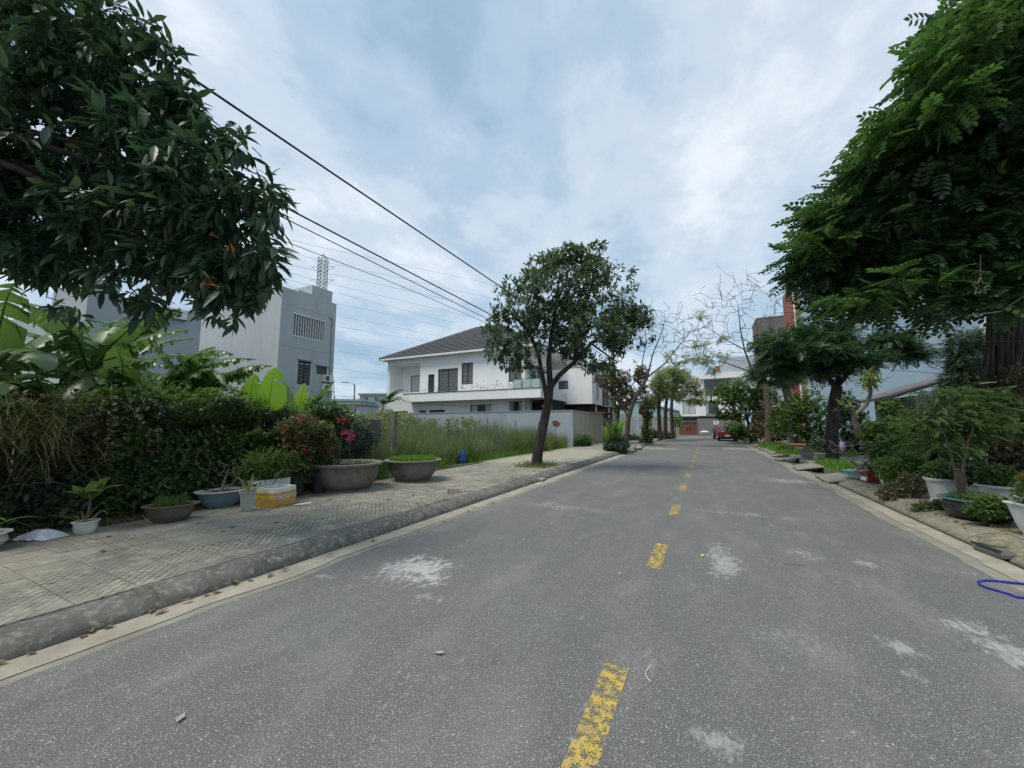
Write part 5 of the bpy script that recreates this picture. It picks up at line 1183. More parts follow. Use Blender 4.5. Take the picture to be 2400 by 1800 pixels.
# banana plants behind the hedge
def banana_leaf(parent, base, az, elev, L, W, droop, mat, seed, torn=.3, name='leaf', fold=.35):
    rs = random.Random(seed); n = 9; mid = []; p = Vector(base); e = elev
    stalk = .16
    for i in range(n + 1):
        mid.append(p.copy()); e_ = elev - droop * (i / n) ** 1.4
        p = p + Vector((math.cos(az) * math.cos(e_), math.sin(az) * math.cos(e_), math.sin(e_))) * (L / n)
    side = Vector((-math.sin(az), math.cos(az), 0)); mb = MB()
    wf = lambda t: W * .5 * (max(0.0, math.sin(math.pi * min(1, max(0, (t - .10) / .90)) ** .62)) ** .55) if t > .10 else .0
    sub = 2
    sub = 3; NN = n * sub
    at = lambda t: mid[min(n, int(t * n))].lerp(mid[min(n, int(t * n) + 1)], t * n - int(t * n)) if t < 1 else mid[n]
    for s_ in (-1, 1):
        last = None; ph = rs.uniform(0, 6)
        for i in range(NN):
            t0, t1 = i / NN, (i + 1) / NN
            if t1 < .12: continue
            tr = rs.random() < torn
            dr = fold + .10 * math.sin(t0 * 9 + ph) + (rs.uniform(.15, .8) if tr else 0)
            o0, o1 = wf(t0), wf(t1)
            def edge(t, o, m_=0.0):
                a_ = at(t).lerp(at(t0), m_); return a_ + side * s_ * o * (1 - .25 * abs(dr)) + Vector((math.cos(az) * .12 * o, math.sin(az) * .12 * o, -dr * o))
            def half(t, o):
                return at(t) + side * s_ * o * .5 + Vector((0, 0, -dr * o * .32))
            if last is None or tr:
                k = len(mb.v); mb.v += [tuple(at(t0)), tuple(half(t0, o0)), tuple(edge(t0, o0))]; last = (k, k + 1, k + 2)
            k = len(mb.v); mb.v += [tuple(at(t1)), tuple(half(t1, o1)), tuple(edge(t1, o1, .25 if tr else 0))]
            a, h, e = last
            if s_ > 0: mb.f += [(a, k, k + 1, h), (h, k + 1, k + 2, e)]
            else: mb.f += [(a, h, k + 1, k), (h, e, k + 2, k + 1)]
            last = None if tr else (k, k + 1, k + 2)
    mb.tube([mid[0], mid[1], mid[3], mid[6], mid[9]], [.028, .022, .014, .008, .003], 4)
    return mb.build(name, mat, parent, smooth=True)
def banana(label, base, h, nl, L, seed, W=.5, mat='banana', droop=1.5, torn=.3, elev=1.15, group='banana plants behind the hedge', az0=None):
    rs = random.Random(seed); t = thing('banana_plant', label, 'banana plant', base, group)
    b = Vector(base); top = b + Vector((rs.uniform(-.1, .1), rs.uniform(-.1, .1), h))
    mb = MB(); mb.tube([b, b.lerp(top, .5), top], [.13, .10, .06], 8); mb.build('stem', M['mossy_column'], t, smooth=True)
    for i in range(nl):
        az = (az0 if az0 is not None else rs.uniform(0, 6.28)) + i * 2.4 + rs.uniform(-.3, .3)
        banana_leaf(t, top - Vector((0, 0, rs.uniform(0, .15))), az, elev + rs.uniform(-.35, .2) - .06 * i, L * rs.uniform(.75, 1.1), W * rs.uniform(.8, 1.15), droop * rs.uniform(.6, 1.2), LM[mat], seed * 31 + i, torn)
    return t
BN = [('banana plant with a big yellowed arching leaf at the left edge behind the hedge', (-9.9, 1.7, .1), 2.0, 8, 2.3, 201, .55, 'banana', 1.6, .25),
      ('banana plant with a dark stump and one raised ragged leaf behind the hedge', (-10.3, 2.8, .1), 2.1, 8, 2.1, 202, .55, 'banana', 1.5, .45),
      ('banana plant second from the hedge mound, leaves split into ribbons', (-10.8, 4.0, .1), 1.9, 8, 2.2, 203, .5, 'banana', 1.7, .75),
      ('banana plant whose torn leaf droops to the right over the creeper mound', (-10.2, 4.5, .1), 1.7, 7, 2.0, 204, .42, 'banana', 1.8, .85),
      ('banana plant standing against the pale grey house wall', (-12.4, 3.6, .1), 2.5, 7, 2.2, 205, .55, 'banana', 1.1, .3),
      ('banana plant farther back below the pair of roof level outdoor units', (-13.5, 5.6, .1), 2.4, 7, 2.1, 206, .5, 'banana', 1.3, .5),
      ('small banana plant nearest the left edge with low hanging leaves', (-9.6, .9, .1), 1.5, 6, 1.9, 207, .5, 'banana', 1.6, .2),
      ('low banana plant right of the two bright upright leaves', (-11.0, 6.9, .1), 1.5, 6, 1.2, 208, .36, 'banana', 1.5, .3),
      ('banana plant rising in the middle of the hedge line below the near crown', (-9.7, 3.1, .1), 1.5, 8, 1.9, 212, .55, 'banana', 1.5, .35),
      ('broad banana plant behind the creeper mound', (-10.0, 5.3, .1), 1.3, 8, 1.6, 213, .45, 'banana', 1.6, .6),
      ('banana plant tucked low behind the hanging grass', (-9.5, 2.2, .1), 1.4, 8, 1.7, 214, .5, 'banana', 1.6, .25),
      ('banana plant against the foot of the pale grey house', (-14.5, 3.9, .1), 2.8, 8, 2.4, 215, .6, 'banana', 1.3, .3),
      ('banana plant in shade behind the middle of the hedge', (-11.4, 2.2, .1), 2.2, 7, 2.2, 209, .55, 'banana', 1.4, .3)]
for a in BN: banana(a[0], a[1], a[2] + .35, a[3], a[4], a[5], W=a[6], mat=a[7], droop=a[8], torn=a[9])
def upright(label, px, py, K, rows, group='banana plants behind the hedge'):
    b = P(px, py, K=K); t = thing('banana_plant', label, 'banana plant', (b.x, b.y, .1), group)
    mb = MB(); mb.tube([(b.x, b.y, .1), (b.x, b.y, b.z)], [.1, .07], 8); mb.build('stem', M['mossy_column'], t, smooth=True)
    for i, (dx, L, W, az, el, mt) in enumerate(rows):
        banana_leaf(t, b + RT * dx, az, el, L, W, .12, LM[mt], 400 + i, .02, fold=.12)
    return t
upright('banana plant with two broad bright upright leaves above the hedge', 605, 975, 8.2, ((-.22, .95, .50, 2.25, 1.44, 'banana_bright'), (.20, 1.08, .74, 1.95, 1.50, 'banana_bright')))
upright('young banana plant with narrow upright leaves in front of the grey tower', 700, 965, 9.5, ((.0, .75, .34, 2.0, 1.4, 'banana_bright'), (.2, 1.0, .34, .6, .95, 'banana'), (-.2, .9, .34, 3.0, 1.1, 'banana'), (.1, .9, .3, .1, .7, 'banana')))
banana('banana plant with one tall dark leaf against the left corner of the white house', tuple(P(895, 985, Y=26.5)), 1.5, 8, 2.6, 211, .6, 'banana', 1.4, .3)
# vegetation of the vacant lot
t = thing('lot_grass', 'tall seeding grass filling the vacant lot', 'grass', (-14, 16, .1), kind='stuff')
hf = lambda p: .75 + .7 * nf(p, .35, 2) + .3 * nf(p, 1.3, 5)
blades(52000, (-15, -8.55), (8.1, 25.6), .08, 1.35, .021, LM['grass'], 21, t, hfun=hf, lean=.28, bend=.35)
blades(22000, (-26, -15), (8.0, 25.7), .08, 1.35, .032, LM['grass'], 22, t, hfun=hf, lean=.28, bend=.35)
blades(5000, (-9.0, -8.2), (8.0, 24), .1, .38, .014, LM['lawn'], 23, t, lean=.6, bend=.6, keep=lambda p: nf(p, .7, 1) > -.1)
for i, (x, y, rx, rh, L_, W_, n, lm, lab) in enumerate(((-8.9, 20.6, .55, 1.25, 1.2, .014, 1500, 'grass', 'dense fountain of tall grass at the right end of the lot'), (-9.2, 9.6, .5, 1.2, 1.15, .016, 900, 'grass', 'tall green grass clump around the concrete fence post'), (-9.0, 23.2, .5, .9, .9, .014, 900, 'dry', 'low yellowing grass clump at the foot of the beige wall'))):
    t = thing('grass_clump', lab, 'grass', (x, y, .1))
    rs = np.random.RandomState(30 + i); loc = np.stack([x + rs.normal(size=n) * rx * .5, y + rs.normal(size=n) * rx * .5, np.full(n, .1)], 1)
    d = np.stack([rs.normal(size=n) * .35, rs.normal(size=n) * .35, np.ones(n)], 1); F = frames(d, rs.normal(size=(n, 3))) * (L_ * rs.uniform(.6, 1.15, n))[:, None, None]
    tv, tf = T_blade(1, W_ / L_, .5); many('blade', tv, tf, F, loc, LM[lm], t, kind='stuff')
def lotshrub(label, c, r, n, size, mat, seed, tm=OVAL): return shrub('lot_shrub', label, [(c, r)], n, 6, size, tm, mat, seed, base=(c[0], c[1], .1), stems=4, group='wild shrubs in the vacant lot', shell=.2, gap=-.15)
lotshrub('grey green tangle of weeds left in the lot near the lamp post', (-13.5, 12.0, .95), (1.7, 1.7, 1.0), 1700, .10, LM['brown'], 301)
lotshrub('dark green bush behind the concrete fence post', (-12.6, 13.6, .7), (1.3, 1.3, .75), 1000, .10, LM['mid'], 302)
lotshrub('airy shrub in front of the grey blue wall below the long balcony', (-13.5, 20.0, 1.3), (1.6, 1.0, .85), 600, .12, LM['far'], 303)
lotshrub('small shrub by the thin metal posts mid lot', (-11.0, 17.5, .7), (1.2, 1.2, .6), 700, .10, LM['mid'], 304)
lotshrub('yellow green bush at the foot of the leaning tree backdrop', (-9.6, 19.0, .65), (1.0, 1.1, .6), 700, .09, LM['vine'], 305)
lotshrub('low bush against the beige wall base', (-7.9, 27.0, .5), (.5, 1.6, .5), 600, .09, LM['mid'], 306)
lotshrub('vine covered heap at the left end of the grey blue wall', (-20.5, 20.5, 1.3), (3.5, 2.5, 1.35), 1800, .16, LM['far'], 307)
lotshrub('creeper bank behind the far end of the hedge', (-12.0, 9.3, 1.0), (1.7, 1.2, 1.0), 1500, .09, LM['vine'], 308)
for i_, (c_, r_, n_, sz_, lm_, lab_) in enumerate((((-10.6, 12.2, .55), (.9, 1.3, .5), 800, .08, 'mid', 'fresh green weed patch behind the blue drum'), ((-11.4, 22.5, .6), (1.6, 1.4, .6), 800, .11, 'mid', 'green thicket against the right part of the grey blue wall'),
        ((-16.5, 17.0, .8), (2.4, 1.8, .8), 1300, .13, 'brown', 'brownish thicket in the middle of the lot'), ((-9.6, 15.6, .45), (.8, 1.0, .45), 600, .08, 'vine', 'light green weeds between the thin fence posts'), ((-19.5, 23.5, 1.2), (2.2, 1.2, 1.0), 700, .13, 'far', 'pale shrub in front of the wall below the terrace of the white house'))):
    lotshrub(lab_, c_, r_, n_, sz_, LM[lm_], 320 + i_)
# large leaved plant on the left kerb beyond the leaning tree
K = kz(1440, 1057); b = P(1440, 1052, K=K)
t = thing('canna_clump', 'clump of paddle leaved canna growing on the left kerb past the leaning tree', 'plant', (b.x, b.y, .15))
rs = random.Random(8)
for i in range(20):
    az = i * 2.4; banana_leaf(t, b + Vector((rs.uniform(-.35, .35), rs.uniform(-.35, .35), rs.uniform(.3, 1.0))), az, rs.uniform(.9, 1.5), rs.uniform(.85, 1.2), .32, rs.uniform(.2, .8), LM['banana'] if i % 3 else LM['lawn'], 500 + i, .03, fold=.25)
crown(t, [((b.x + .1, b.y, .48), (.75, .7, .40))], 460, 6, .11, OVAL, LM['dark'], seed=9, name='foliage', shell=.4)
# weeds and moss along edges
t = thing('kerb_weeds', 'weeds round the foot of the leaning tree and along the kerb', 'weeds', (-5.5, 12.9, .15), kind='stuff')
blades(900, (-6.1, -4.9), (12.2, 13.6), .14, .20, .012, LM['grass'], 41, t, lean=.7)
blades(1600, (-4.95, -4.5), (5.5, 24), .14, .09, .010, LM['dry'], 42, t, lean=.8, keep=lambda p: nf(p, 1.1, 7) > .12)
blades(1500, (-8.5, -7.4), (.5, 12), .13, .11, .010, LM['dry'], 43, t, lean=.9, keep=lambda p: nf(p, 1.5, 9) > .1 and p[0] < -7.7)
blades(2600, (-8.45, -7.75), (-.5, 8.2), .14, .07, .03, LM['litter'], 45, t, lean=2.5, bend=.2, keep=lambda p: nf(p, 1.6, 3) > -.2)
blades(1800, (-8.5, -7.9), (-.5, 8.2), .14, .16, .010, LM['grass'], 46, t, lean=.9)
blades(700, (3.2, 5.2), (4, 13), .14, .05, .03, LM['litter'], 47, t, lean=2.5, bend=.2)
blades(1200, (3.5, 4.0), (3, 16), .14, .08, .010, LM['dry'], 44, t, lean=.9, keep=lambda p: nf(p, 1.1, 11) > .05)
# ------------------------------------------------------------------ pots, boxes and small things
C_ = {}
C_['pot_concrete'] = material('pot_concrete', (.185, .178, .155), .9, (.115, .112, .095), 5, bump=.5, bscale=50, col3=(.24, .235, .21), scale3=12, pos3=(.58, .75))
C_['pot_brown'] = material('pot_brown', (.13, .105, .085), .85, (.075, .062, .05), 6, bump=.4, bscale=50)
C_['pot_white'] = material('pot_white', (.62, .63, .62), .6, (.46, .47, .44), 5, bump=.15, bscale=30, col3=(.34, .33, .28), scale3=9, pos3=(.62, .8))
C_['enamel_white'] = material('enamel_white', (.60, .62, .60), .35, (.42, .43, .39), 6, col3=(.22, .20, .15), scale3=11, pos3=(.62, .78))
C_['glaze_blue'] = material('glaze_blue', (.10, .17, .20), .4, (.16, .24, .27), 6, bump=.1, col3=(.25, .27, .25), scale3=15)
C_['rim_white'] = material('rim_white', (.66, .67, .66), .5, (.48, .48, .45), 9)
C_['sky_blue'] = material('sky_blue', (.12, .34, .48), .5)
C_['foam'] = material('foam', (.70, .71, .69), .8, (.52, .53, .49), 5, bump=.2, bscale=60, col3=(.30, .30, .24), scale3=7, pos3=(.64, .8))
C_['orange_tape'] = material('orange_tape', (.58, .33, .085), .45, (.46, .24, .06), 6, bump=.2, bscale=30)
C_['yellow_tape'] = material('yellow_tape', (.62, .56, .06), .4)
C_['white_tape'] = material('white_tape', (.62, .61, .52), .5, (.50, .48, .38), 8)
C_['ink'] = material('ink', (.10, .11, .13), .6)
C_['ink_y'] = material('ink_on_yellow', (.36, .33, .03), .6)
C_['black_plastic'] = material('black_plastic', (.022, .024, .028), .6)
C_['black_glaze'] = material('black_glaze', (.018, .026, .026), .22)
C_['teal_rim'] = material('teal_rim', (.06, .17, .15), .35)
C_['red_brown'] = material('red_brown', (.16, .06, .045), .5)
C_['dark_red'] = material('dark_red', (.20, .02, .03), .45)
C_['water'] = material('pond_water', (.025, .04, .02), .04, (.05, .09, .02), 5)
C_['blue_plastic'] = material('blue_plastic', (.03, .12, .28), .45, (.02, .09, .22), 8)
C_['brick'] = material('brick', (.26, .18, .14), .95, (.36, .34, .31), 9, bump=.5)
C_['film'] = material('plastic_film', (.62, .64, .72), .25, (.45, .47, .56), 14, bump=.6, bscale=25)
C_['terracotta'] = material('terracotta', (.42, .24, .15), .85, (.32, .20, .14), 5)
C_['hose'] = material('hose_blue', (.02, .03, .33), .35)
C_['bin_green'] = material('bin_green', (.015, .11, .085), .5)
C_['car_red'] = material('car_red', (.11, .005, .014), .25, spec=.6)
C_['car_black'] = material('car_black', (.012, .013, .015), .25, spec=.6)
C_['tyre'] = material('tyre', (.012, .012, .012), .85)
C_['tail_light'] = material('tail_light', (.45, .03, .03), .25)
C_['plate'] = material('plate', (.60, .60, .56), .5)
C_['lilac'] = material('lilac_plastic', (.50, .36, .60), .4)
C_['ochre'] = material('ochre', (.50, .27, .05), .6)
C_['pot_grey'] = material('pot_grey_white', (.40, .40, .37), .8, (.30, .30, .27), 7, bump=.2)

def bowl(t, c, r, h, mat, rim=None, foot=.55, sx=1., sy=1., rz=0, n=28, th=.04, prof=None, wob=0., seg_name='bowl', fill='soil', fillz=.06, rimw=.02, belly=.16):
    """open vessel with thickness, lip and filling"""
    if prof is None:
        prof = [(foot * r, 0), (foot * r + .01, .012), ((foot + belly) * r, .16 * h), ((foot + .30) * r, .45 * h), (.95 * r, .82 * h), (r, .93 * h), (r + rimw, .94 * h), (r + rimw, h), (r - .3 * th, h), (r - th, .92 * h), (.88 * r, .6 * h)]
    mb = MB(); mb.lathe(prof[:6] if rim else prof, c, n, sx, sy, rz, close=False, wob=wob)
    k = mb.build(seg_name, C_[mat], t, smooth=True)
    if rim:
        mb = MB(); mb.lathe(prof[5:], c, n, sx, sy, rz, close=False, wob=wob); mb.build('rim', C_[rim], t, smooth=True)
    mb = MB(); mb.lathe([(0.0, 0)], c, n) if False else None
    rr = r - th * .9; z = c[2] + h - fillz
    mb.v = []; mb.f = []
    for j in range(n):
        a = 2 * math.pi * (j + .5) / n; x, y = rr * math.cos(a) * sx, rr * math.sin(a) * sy
        mb.v.append((c[0] + x * math.cos(rz) - y * math.sin(rz), c[1] + x * math.sin(rz) + y * math.cos(rz), z))
    mb.v.append((c[0], c[1], z + (.025 if fill == 'soil' else 0)))
    mb.f = [(j, (j + 1) % n, n) for j in range(n)]
    mb.build('soil' if fill == 'soil' else 'water', M['soil'] if fill == 'soil' else C_['water'], t)
    return z
Z0 = .152
def gp(x, y, z=Z0): return P(x, y, Z=z)
# 1 long white trough cut by the left edge
c = Vector((-7.62, 1.28, Z0)); t = thing('plant_pot', 'dirty white oval pot with strappy leaves cut by the left edge of the picture', 'plant pot', tuple(c))
bowl(t, c, .30, .20, 'enamel_white', 'rim_white', foot=.7, sx=1.0, sy=.85, rz=R(75), n=24, rimw=.025)
t2 = thing('lily', 'strappy green leaves in the white pot at the left edge', 'plant', (c.x, c.y, c.z + .15)); rs = random.Random(1)
def strap(parent, base, az, el, L, W, droop, mat, nm='leaf'):
    mb = MB(); p = Vector(base); n = 6; side = Vector((-math.sin(az), math.cos(az), 0)); vs = []
    for i in range(n + 1):
        u = i / n; w = W * .5 * (1 - u ** 3) * (.6 + .4 * min(1, u * 4))
        vs += [p + side * w + Vector((0, 0, w * .5)), p - side * w + Vector((0, 0, w * .5)), p.copy()]
        e = el - droop * u; p = p + Vector((math.cos(az) * math.cos(e), math.sin(az) * math.cos(e), math.sin(e))) * (L / n)
    f = []
    for i in range(n):
        a = 3 * i; f += [(a, a + 3, a + 5, a + 2), (a + 2, a + 5, a + 4, a + 1)]
    mb.add(vs, f); return mb.build(nm, LM[mat], parent)
for i in range(9): strap(t2, c + Vector((rs.uniform(-.15, .15), rs.uniform(-.15, .15), .15)), i * .8 + rs.uniform(0, .4), rs.uniform(.9, 1.4), rs.uniform(.35, .6), .035, rs.uniform(.8, 1.9), 'dry' if i % 3 == 0 else 'lawn')
tuft('pot_grass', 'low grass filling the white pot at the left edge', c + Vector((0, 0, .15)), 260, .16, .008, LM['dry'], 3, lean=1.2)
# plastic film parcel
a = gp(95, 1262); t = thing('plastic_bag', 'crumpled clear plastic sheet lying between the two white pots', 'plastic bag', (a.x, a.y, Z0))
mb = MB(); rs = random.Random(4); vs = []; nx, ny = 9, 6
for i in range(nx):
    for j in range(ny):
        u, v = i / (nx - 1) - .5, j / (ny - 1) - .5
        h = max(0, (1 - (abs(u) * 2) ** 3) * (1 - (abs(v) * 2) ** 3)) * .10 + rs.uniform(-.012, .016) * (abs(u) < .49)
        vs.append(Vector((a.x, a.y, Z0 + .006 + max(0, h))) + RT * u * .42 + Vector((-.25, .9, 0)) * v * .3)
mb.add(vs, [(i * ny + j, (i + 1) * ny + j, (i + 1) * ny + j + 1, i * ny + j + 1) for i in range(nx - 1) for j in range(ny - 1)]); mb.build('sheet', C_['film'], t)
# 2 small white bowl, broad leaved plant
c = gp(202, 1252); c = Vector((c.x - .05, c.y, Z0)); t = thing('plant_pot', 'small white enamel bowl pot holding a light green broad leaved plant', 'plant pot', tuple(c))
bowl(t, c, .125, .17, 'enamel_white', 'rim_white', foot=.62, n=24, rimw=.015)
t2 = thing('broad_leaf_plant', 'young plant with seven broad light green leaves in the small white pot', 'plant', (c.x, c.y, c.z + .12))
mb = MB(); mb.tube([c + Vector((0, 0, .12)), c + Vector((-.02, .02, .36)), c + Vector((-.03, .03, .52))], [.012, .01, .007], 6); mb.build('stem', M['twig'], t2)
top = c + Vector((-.03, .03, .52)); rs = random.Random(2)
for i in range(9): banana_leaf(t2, top - Vector((0, 0, rs.uniform(0, .08))), i * 2.4 + .4, rs.uniform(.5, 1.2), rs.uniform(.26, .36), .17, rs.uniform(.6, 1.1), LM['vine'], 700 + i, .0, fold=.12)
for i in range(12): strap(t2, c + Vector((rs.uniform(-.08, .08), rs.uniform(-.08, .08), .14)), i * .52, rs.uniform(.3, 1.2), rs.uniform(.3, .55), .018, rs.uniform(.8, 1.8), 'dry', 'blade')
# 3 grey oval bowl with chives
c = gp(395, 1224); c = Vector((c.x - .08, c.y + .05, Z0)); t = thing('plant_pot', 'brownish grey oval cement bowl planted with thin green onions', 'plant pot', tuple(c))
bowl(t, c, .30, .25, 'pot_brown', foot=.60, sx=1, sy=.80, rz=R(60), rimw=.045, th=.03)
tuft('onion_tuft', 'dense thin green onion shoots in the oval cement bowl', c + Vector((0, 0, .13)), 10, .2, .006, LM['lawn'], 5)
t2 = bpy.data.objects['onion_tuft']; blades(900, (c.x - .21, c.x + .21), (c.y - .21, c.y + .21), c.z + .20, .17, .006, LM['mid'], 55, t2, name='shoot', lean=.14, bend=.15, keep=lambda p: (p[0] - c.x) ** 2 + (p[1] - c.y) ** 2 < .043)
# 4 blue glazed tray bowl with a dead looking bonsai
c = gp(505, 1192); c = Vector((c.x - .14, c.y + .14, Z0)); t = thing('bonsai_bowl', 'blue grey glazed oval bowl with a white rim and a leafless bonsai', 'plant pot', tuple(c))
bowl(t, c, .37, .29, 'glaze_blue', 'rim_white', foot=.55, sx=1, sy=.8, rz=R(65), rimw=.03, th=.05, wob=.015)
t2 = thing('bonsai', 'leafless twisted bonsai in the blue grey bowl', 'bonsai', (c.x, c.y, c.z + .18))
rs = random.Random(6); b0 = c + Vector((.05, -.05, .23)); pts = [b0 + Vector((rs.uniform(-.25, .25), rs.uniform(-.25, .3), rs.uniform(.15, .62))) for _ in range(34)]
grow(t2, [([b0, b0 + Vector((-.04, .06, .10)), b0 + Vector((-.10, .12, .24)), b0 + Vector((-.08, .16, .42))], .035, .012), ([b0 + Vector((-.04, .06, .10)), b0 + Vector((.1, .12, .14)), b0 + Vector((.2, .15, .24))], .02, .008)], [tuple(p) for p in pts], .003, mat=M['pale_bark'], seed=3, step=.08)
tuft('dry_grass', 'wispy dry grass round the leafless bonsai', c + Vector((0, .05, .18)), 120, .22, .006, LM['dry'], 9, lean=.9)
blades(420, (c.x - .24, c.x + .24), (c.y - .24, c.y + .24), c.z + .235, .04, .03, LM['litter'], 56, t, name='litter', lean=2.5, bend=.1, keep=lambda p: (p[0] - c.x) ** 2 + (p[1] - c.y) ** 2 < .06)
# 5 hexagonal pot with a dracaena
c = gp(578, 1197); t = thing('plant_pot', 'small pale hexagonal cement pot with a few blue green sword leaves', 'plant pot', tuple(c))
bowl(t, c, .125, .33, 'pot_grey', foot=.72, n=6, th=.02, prof=[(.095, 0), (.098, .01), (.124, .29), (.124, .295), (.145, .297), (.145, .33), (.124, .33), (.116, .31), (.108, .25)], fillz=.04)
rs = random.Random(9)
for i in range(8): strap(thing('sword_leaf_plant', 'tuft of blue green sword leaves in the hexagonal pot', 'plant', (c.x, c.y, c.z + .2)) if i == 0 else bpy.data.objects['sword_leaf_plant'], c + Vector((0, 0, .28)), i * 1.1, 1.35 - .1 * i, rs.uniform(.34, .50), .04, .3 + .18 * i, 'far')
# 6 foam boxes
def foam_box(name, label, A, B, w, h, mats, tape=False):
    """A,B: the ends of the long side facing the road"""
    A = Vector((A[0], A[1], Z0)); B = Vector((B[0], B[1], Z0)); d = (B - A).normalized(); back = Vector((-d.y, d.x, 0)) * 1.0
    if back.x > 0: back = -back
    L = (B - A).length; t = thing(name, label, 'foam box', tuple((A + B) / 2 + back * w / 2))
    def slab(u0, u1, v0, v1, z0, z1, mb):
        q = [A + d * u0 + back * v0, A + d * u1 + back * v0, A + d * u1 + back * v1, A + d * u0 + back * v1]
        mb.add([(p.x, p.y, Z0 + z0) for p in q] + [(p.x, p.y, Z0 + z1) for p in q], [(0, 1, 2, 3), (7, 6, 5, 4), (0, 4, 5, 1), (1, 5, 6, 2), (2, 6, 7, 3), (3, 7, 4, 0)])
    e = .028
    for u0, u1, v0, v1 in ((0, L, 0, e), (0, L, w - e, w), (0, e, e, w - e), (L - e, L, e, w - e)):
        mb = MB(); slab(u0, u1, v0, v1, .01, h, mb); mb.build('side', C_['foam'], t, bevel=.004)
    mb = MB(); slab(e, L - e, e, w - e, .01, .03, mb); mb.build('base', C_['foam'], t)
    if tape:
        for (u0, u1, v0, v1) in ((-.004, L + .004, -.004, -.001), (-.004, -.001, -.001, w + .004), (L + .001, L + .004, -.001, w + .004)):
            mb = MB(); slab(u0, u1, v0, v1, .004, h * .76, mb); mb.build('orange_wrap', C_['orange_tape'], t)
        mb = MB(); slab(-.008, L + .008, -.008, -.005, h * .42, h * .58, mb); mb.build('white_band', C_['white_tape'], t)
        mb = MB(); slab(-.008, -.005, -.004, w, h * .42, h * .58, mb); mb.build('yellow_band', C_['yellow_tape'], t)
        def text(s, o, dirv, size, mat):
            cu = bpy.data.curves.new('lettering', 'FONT'); cu.body = s; cu.size = size; cu.extrude = .0004
            ob = bpy.data.objects.new('lettering', cu); COL.objects.link(ob); cu.materials.append(mat); ob.parent = t
            zv = Vector((0, 0, 1)); dx = dirv.normalized(); nz_ = dx.cross(zv)
            m = Matrix((dx, zv, nz_)).transposed().to_4x4(); org = ORG[t.name][0]
            m.translation = o - org
            dg = bpy.context.evaluated_depsgraph_get(); me = bpy.data.meshes.new_from_object(ob.evaluated_get(dg)); bpy.data.objects.remove(ob)
            ob = bpy.data.objects.new('lettering', me); COL.objects.link(ob); ob.parent = t; ob.matrix_local = m; ob['kind'] = 'stuff'
            if not me.materials: me.materials.append(mat)
        text('RICA  THANH AMERICA', A + d * .03 + back * -.0095 + Vector((0, 0, h * .455)), d, h * .135, C_['ink'])
        text('ERICA  THANH AME', A + back * (w - .03) + d * -.0095 + Vector((0, 0, h * .455)), -back, h * .135, C_['ink_y'])
    return t, A + (B - A) / 2 + back * w / 2
FA, FB = gp(640, 1191), gp(692, 1178)
t, cc = foam_box('foam_box', 'foam box wrapped in orange tape with a lettered band, in front of the plain one', FA, FB, .38, .33, None, True)
t, cc = foam_box('foam_box', 'plain white foam box planted with bamboo like leaves, behind the taped box', (-7.55, 4.32), (-7.47, 5.02), .40, .42, None)
e_ = cc
mb = MB(); mb.box(cc.x - .17, cc.x + .17, cc.y - .36, cc.y + .36, Z0 + .33, Z0 + .36); mb.build('soil', M['soil'], t)
t = thing('bamboo_plant', 'bushy narrow leaved green plant growing in the plain white foam box', 'plant', (cc.x, cc.y, Z0 + .25))
rs = np.random.RandomState(4); n = 60; st = np.stack([cc.x + rs.uniform(-.15, .15, n), cc.y + rs.uniform(-.36, .36, n), np.full(n, Z0 + .35)], 1); tp_ = st + np.stack([rs.normal(size=n) * .14, rs.normal(size=n) * .18, rs.uniform(.22, .55, n)], 1)
for i in range(24): mb = MB(); mb.tube([st[i], (st[i] + tp_[i]) / 2 + np.array([0, 0, .03]), tp_[i]], .005, 4); mb.build('cane', LM['vine'], t)
P_ = np.concatenate([st + (tp_ - st) * f_ for f_ in (.4, .6, .8, 1.0)]); F, l_ = whorls(P_, np.tile([0, 0, 1.], (len(P_), 1)), 7, .19, .15, seed=4, spread=1.1); many('foliage', T_leaf(1, .11, .02, .3)[0], T_leaf(1, .11, .02, .3)[1], F, l_, LM['mid'], t)
# 7 black pots with red flowering bushes
for i, (px, py, r, h, lab) in enumerate(((697, 1164, .19, .43, 'tall black plastic pot beside the taped foam box, under the red flowers'), (752, 1156, .17, .40, 'black plastic pot touching the large cement basin, under the red flowers'))):
    c = gp(px, py); c = Vector((c.x - .12, c.y + .03, Z0)); t = thing('plant_pot', lab, 'plant pot', tuple(c))
    bowl(t, c, r, h, 'black_plastic', n=24, prof=[(r * .74, 0), (r * .75, .01), (r * .97, h * .9), (r * .98, h * .92), (r * 1.04, h * .93), (r * 1.04, h), (r * .98, h), (r * .95, h * .95), (r * .9, h * .7)])
    if i == 0: cA = c
    else: cB = c
def flowering(label, c, ells, seed, fl):
    t = thing('flowering_bush', label, 'bush', (c.x, c.y, c.z + .3)); pts = crown(t, ells, 620, 6, .055, OVAL, LM['brown'], shell=.1, seed=seed, droop=.1, name='foliage')
    pts2 = crown(t, ells, 420, 6, .05, OVAL, LM['mid'], shell=.1, seed=seed + 1, droop=.1, name='foliage')
    grow(t, [([c + Vector((0, 0, .3)), c + Vector((.02, .02, .7))], .018, .012)], pts[:90], .003, mat=M['twig'], seed=seed, step=.15)
    for k, q in enumerate(fl):
        pp, od = scatter_ell([(tuple(q), (.045, .045, .04))], 7, .3, seed=seed + k); F, l_ = whorls(pp, od, 4, .022, 0, seed=k, spread=1.2); many('flower_head', OVAL[0], OVAL[1], F, l_, LM['red'], t, kind=None)
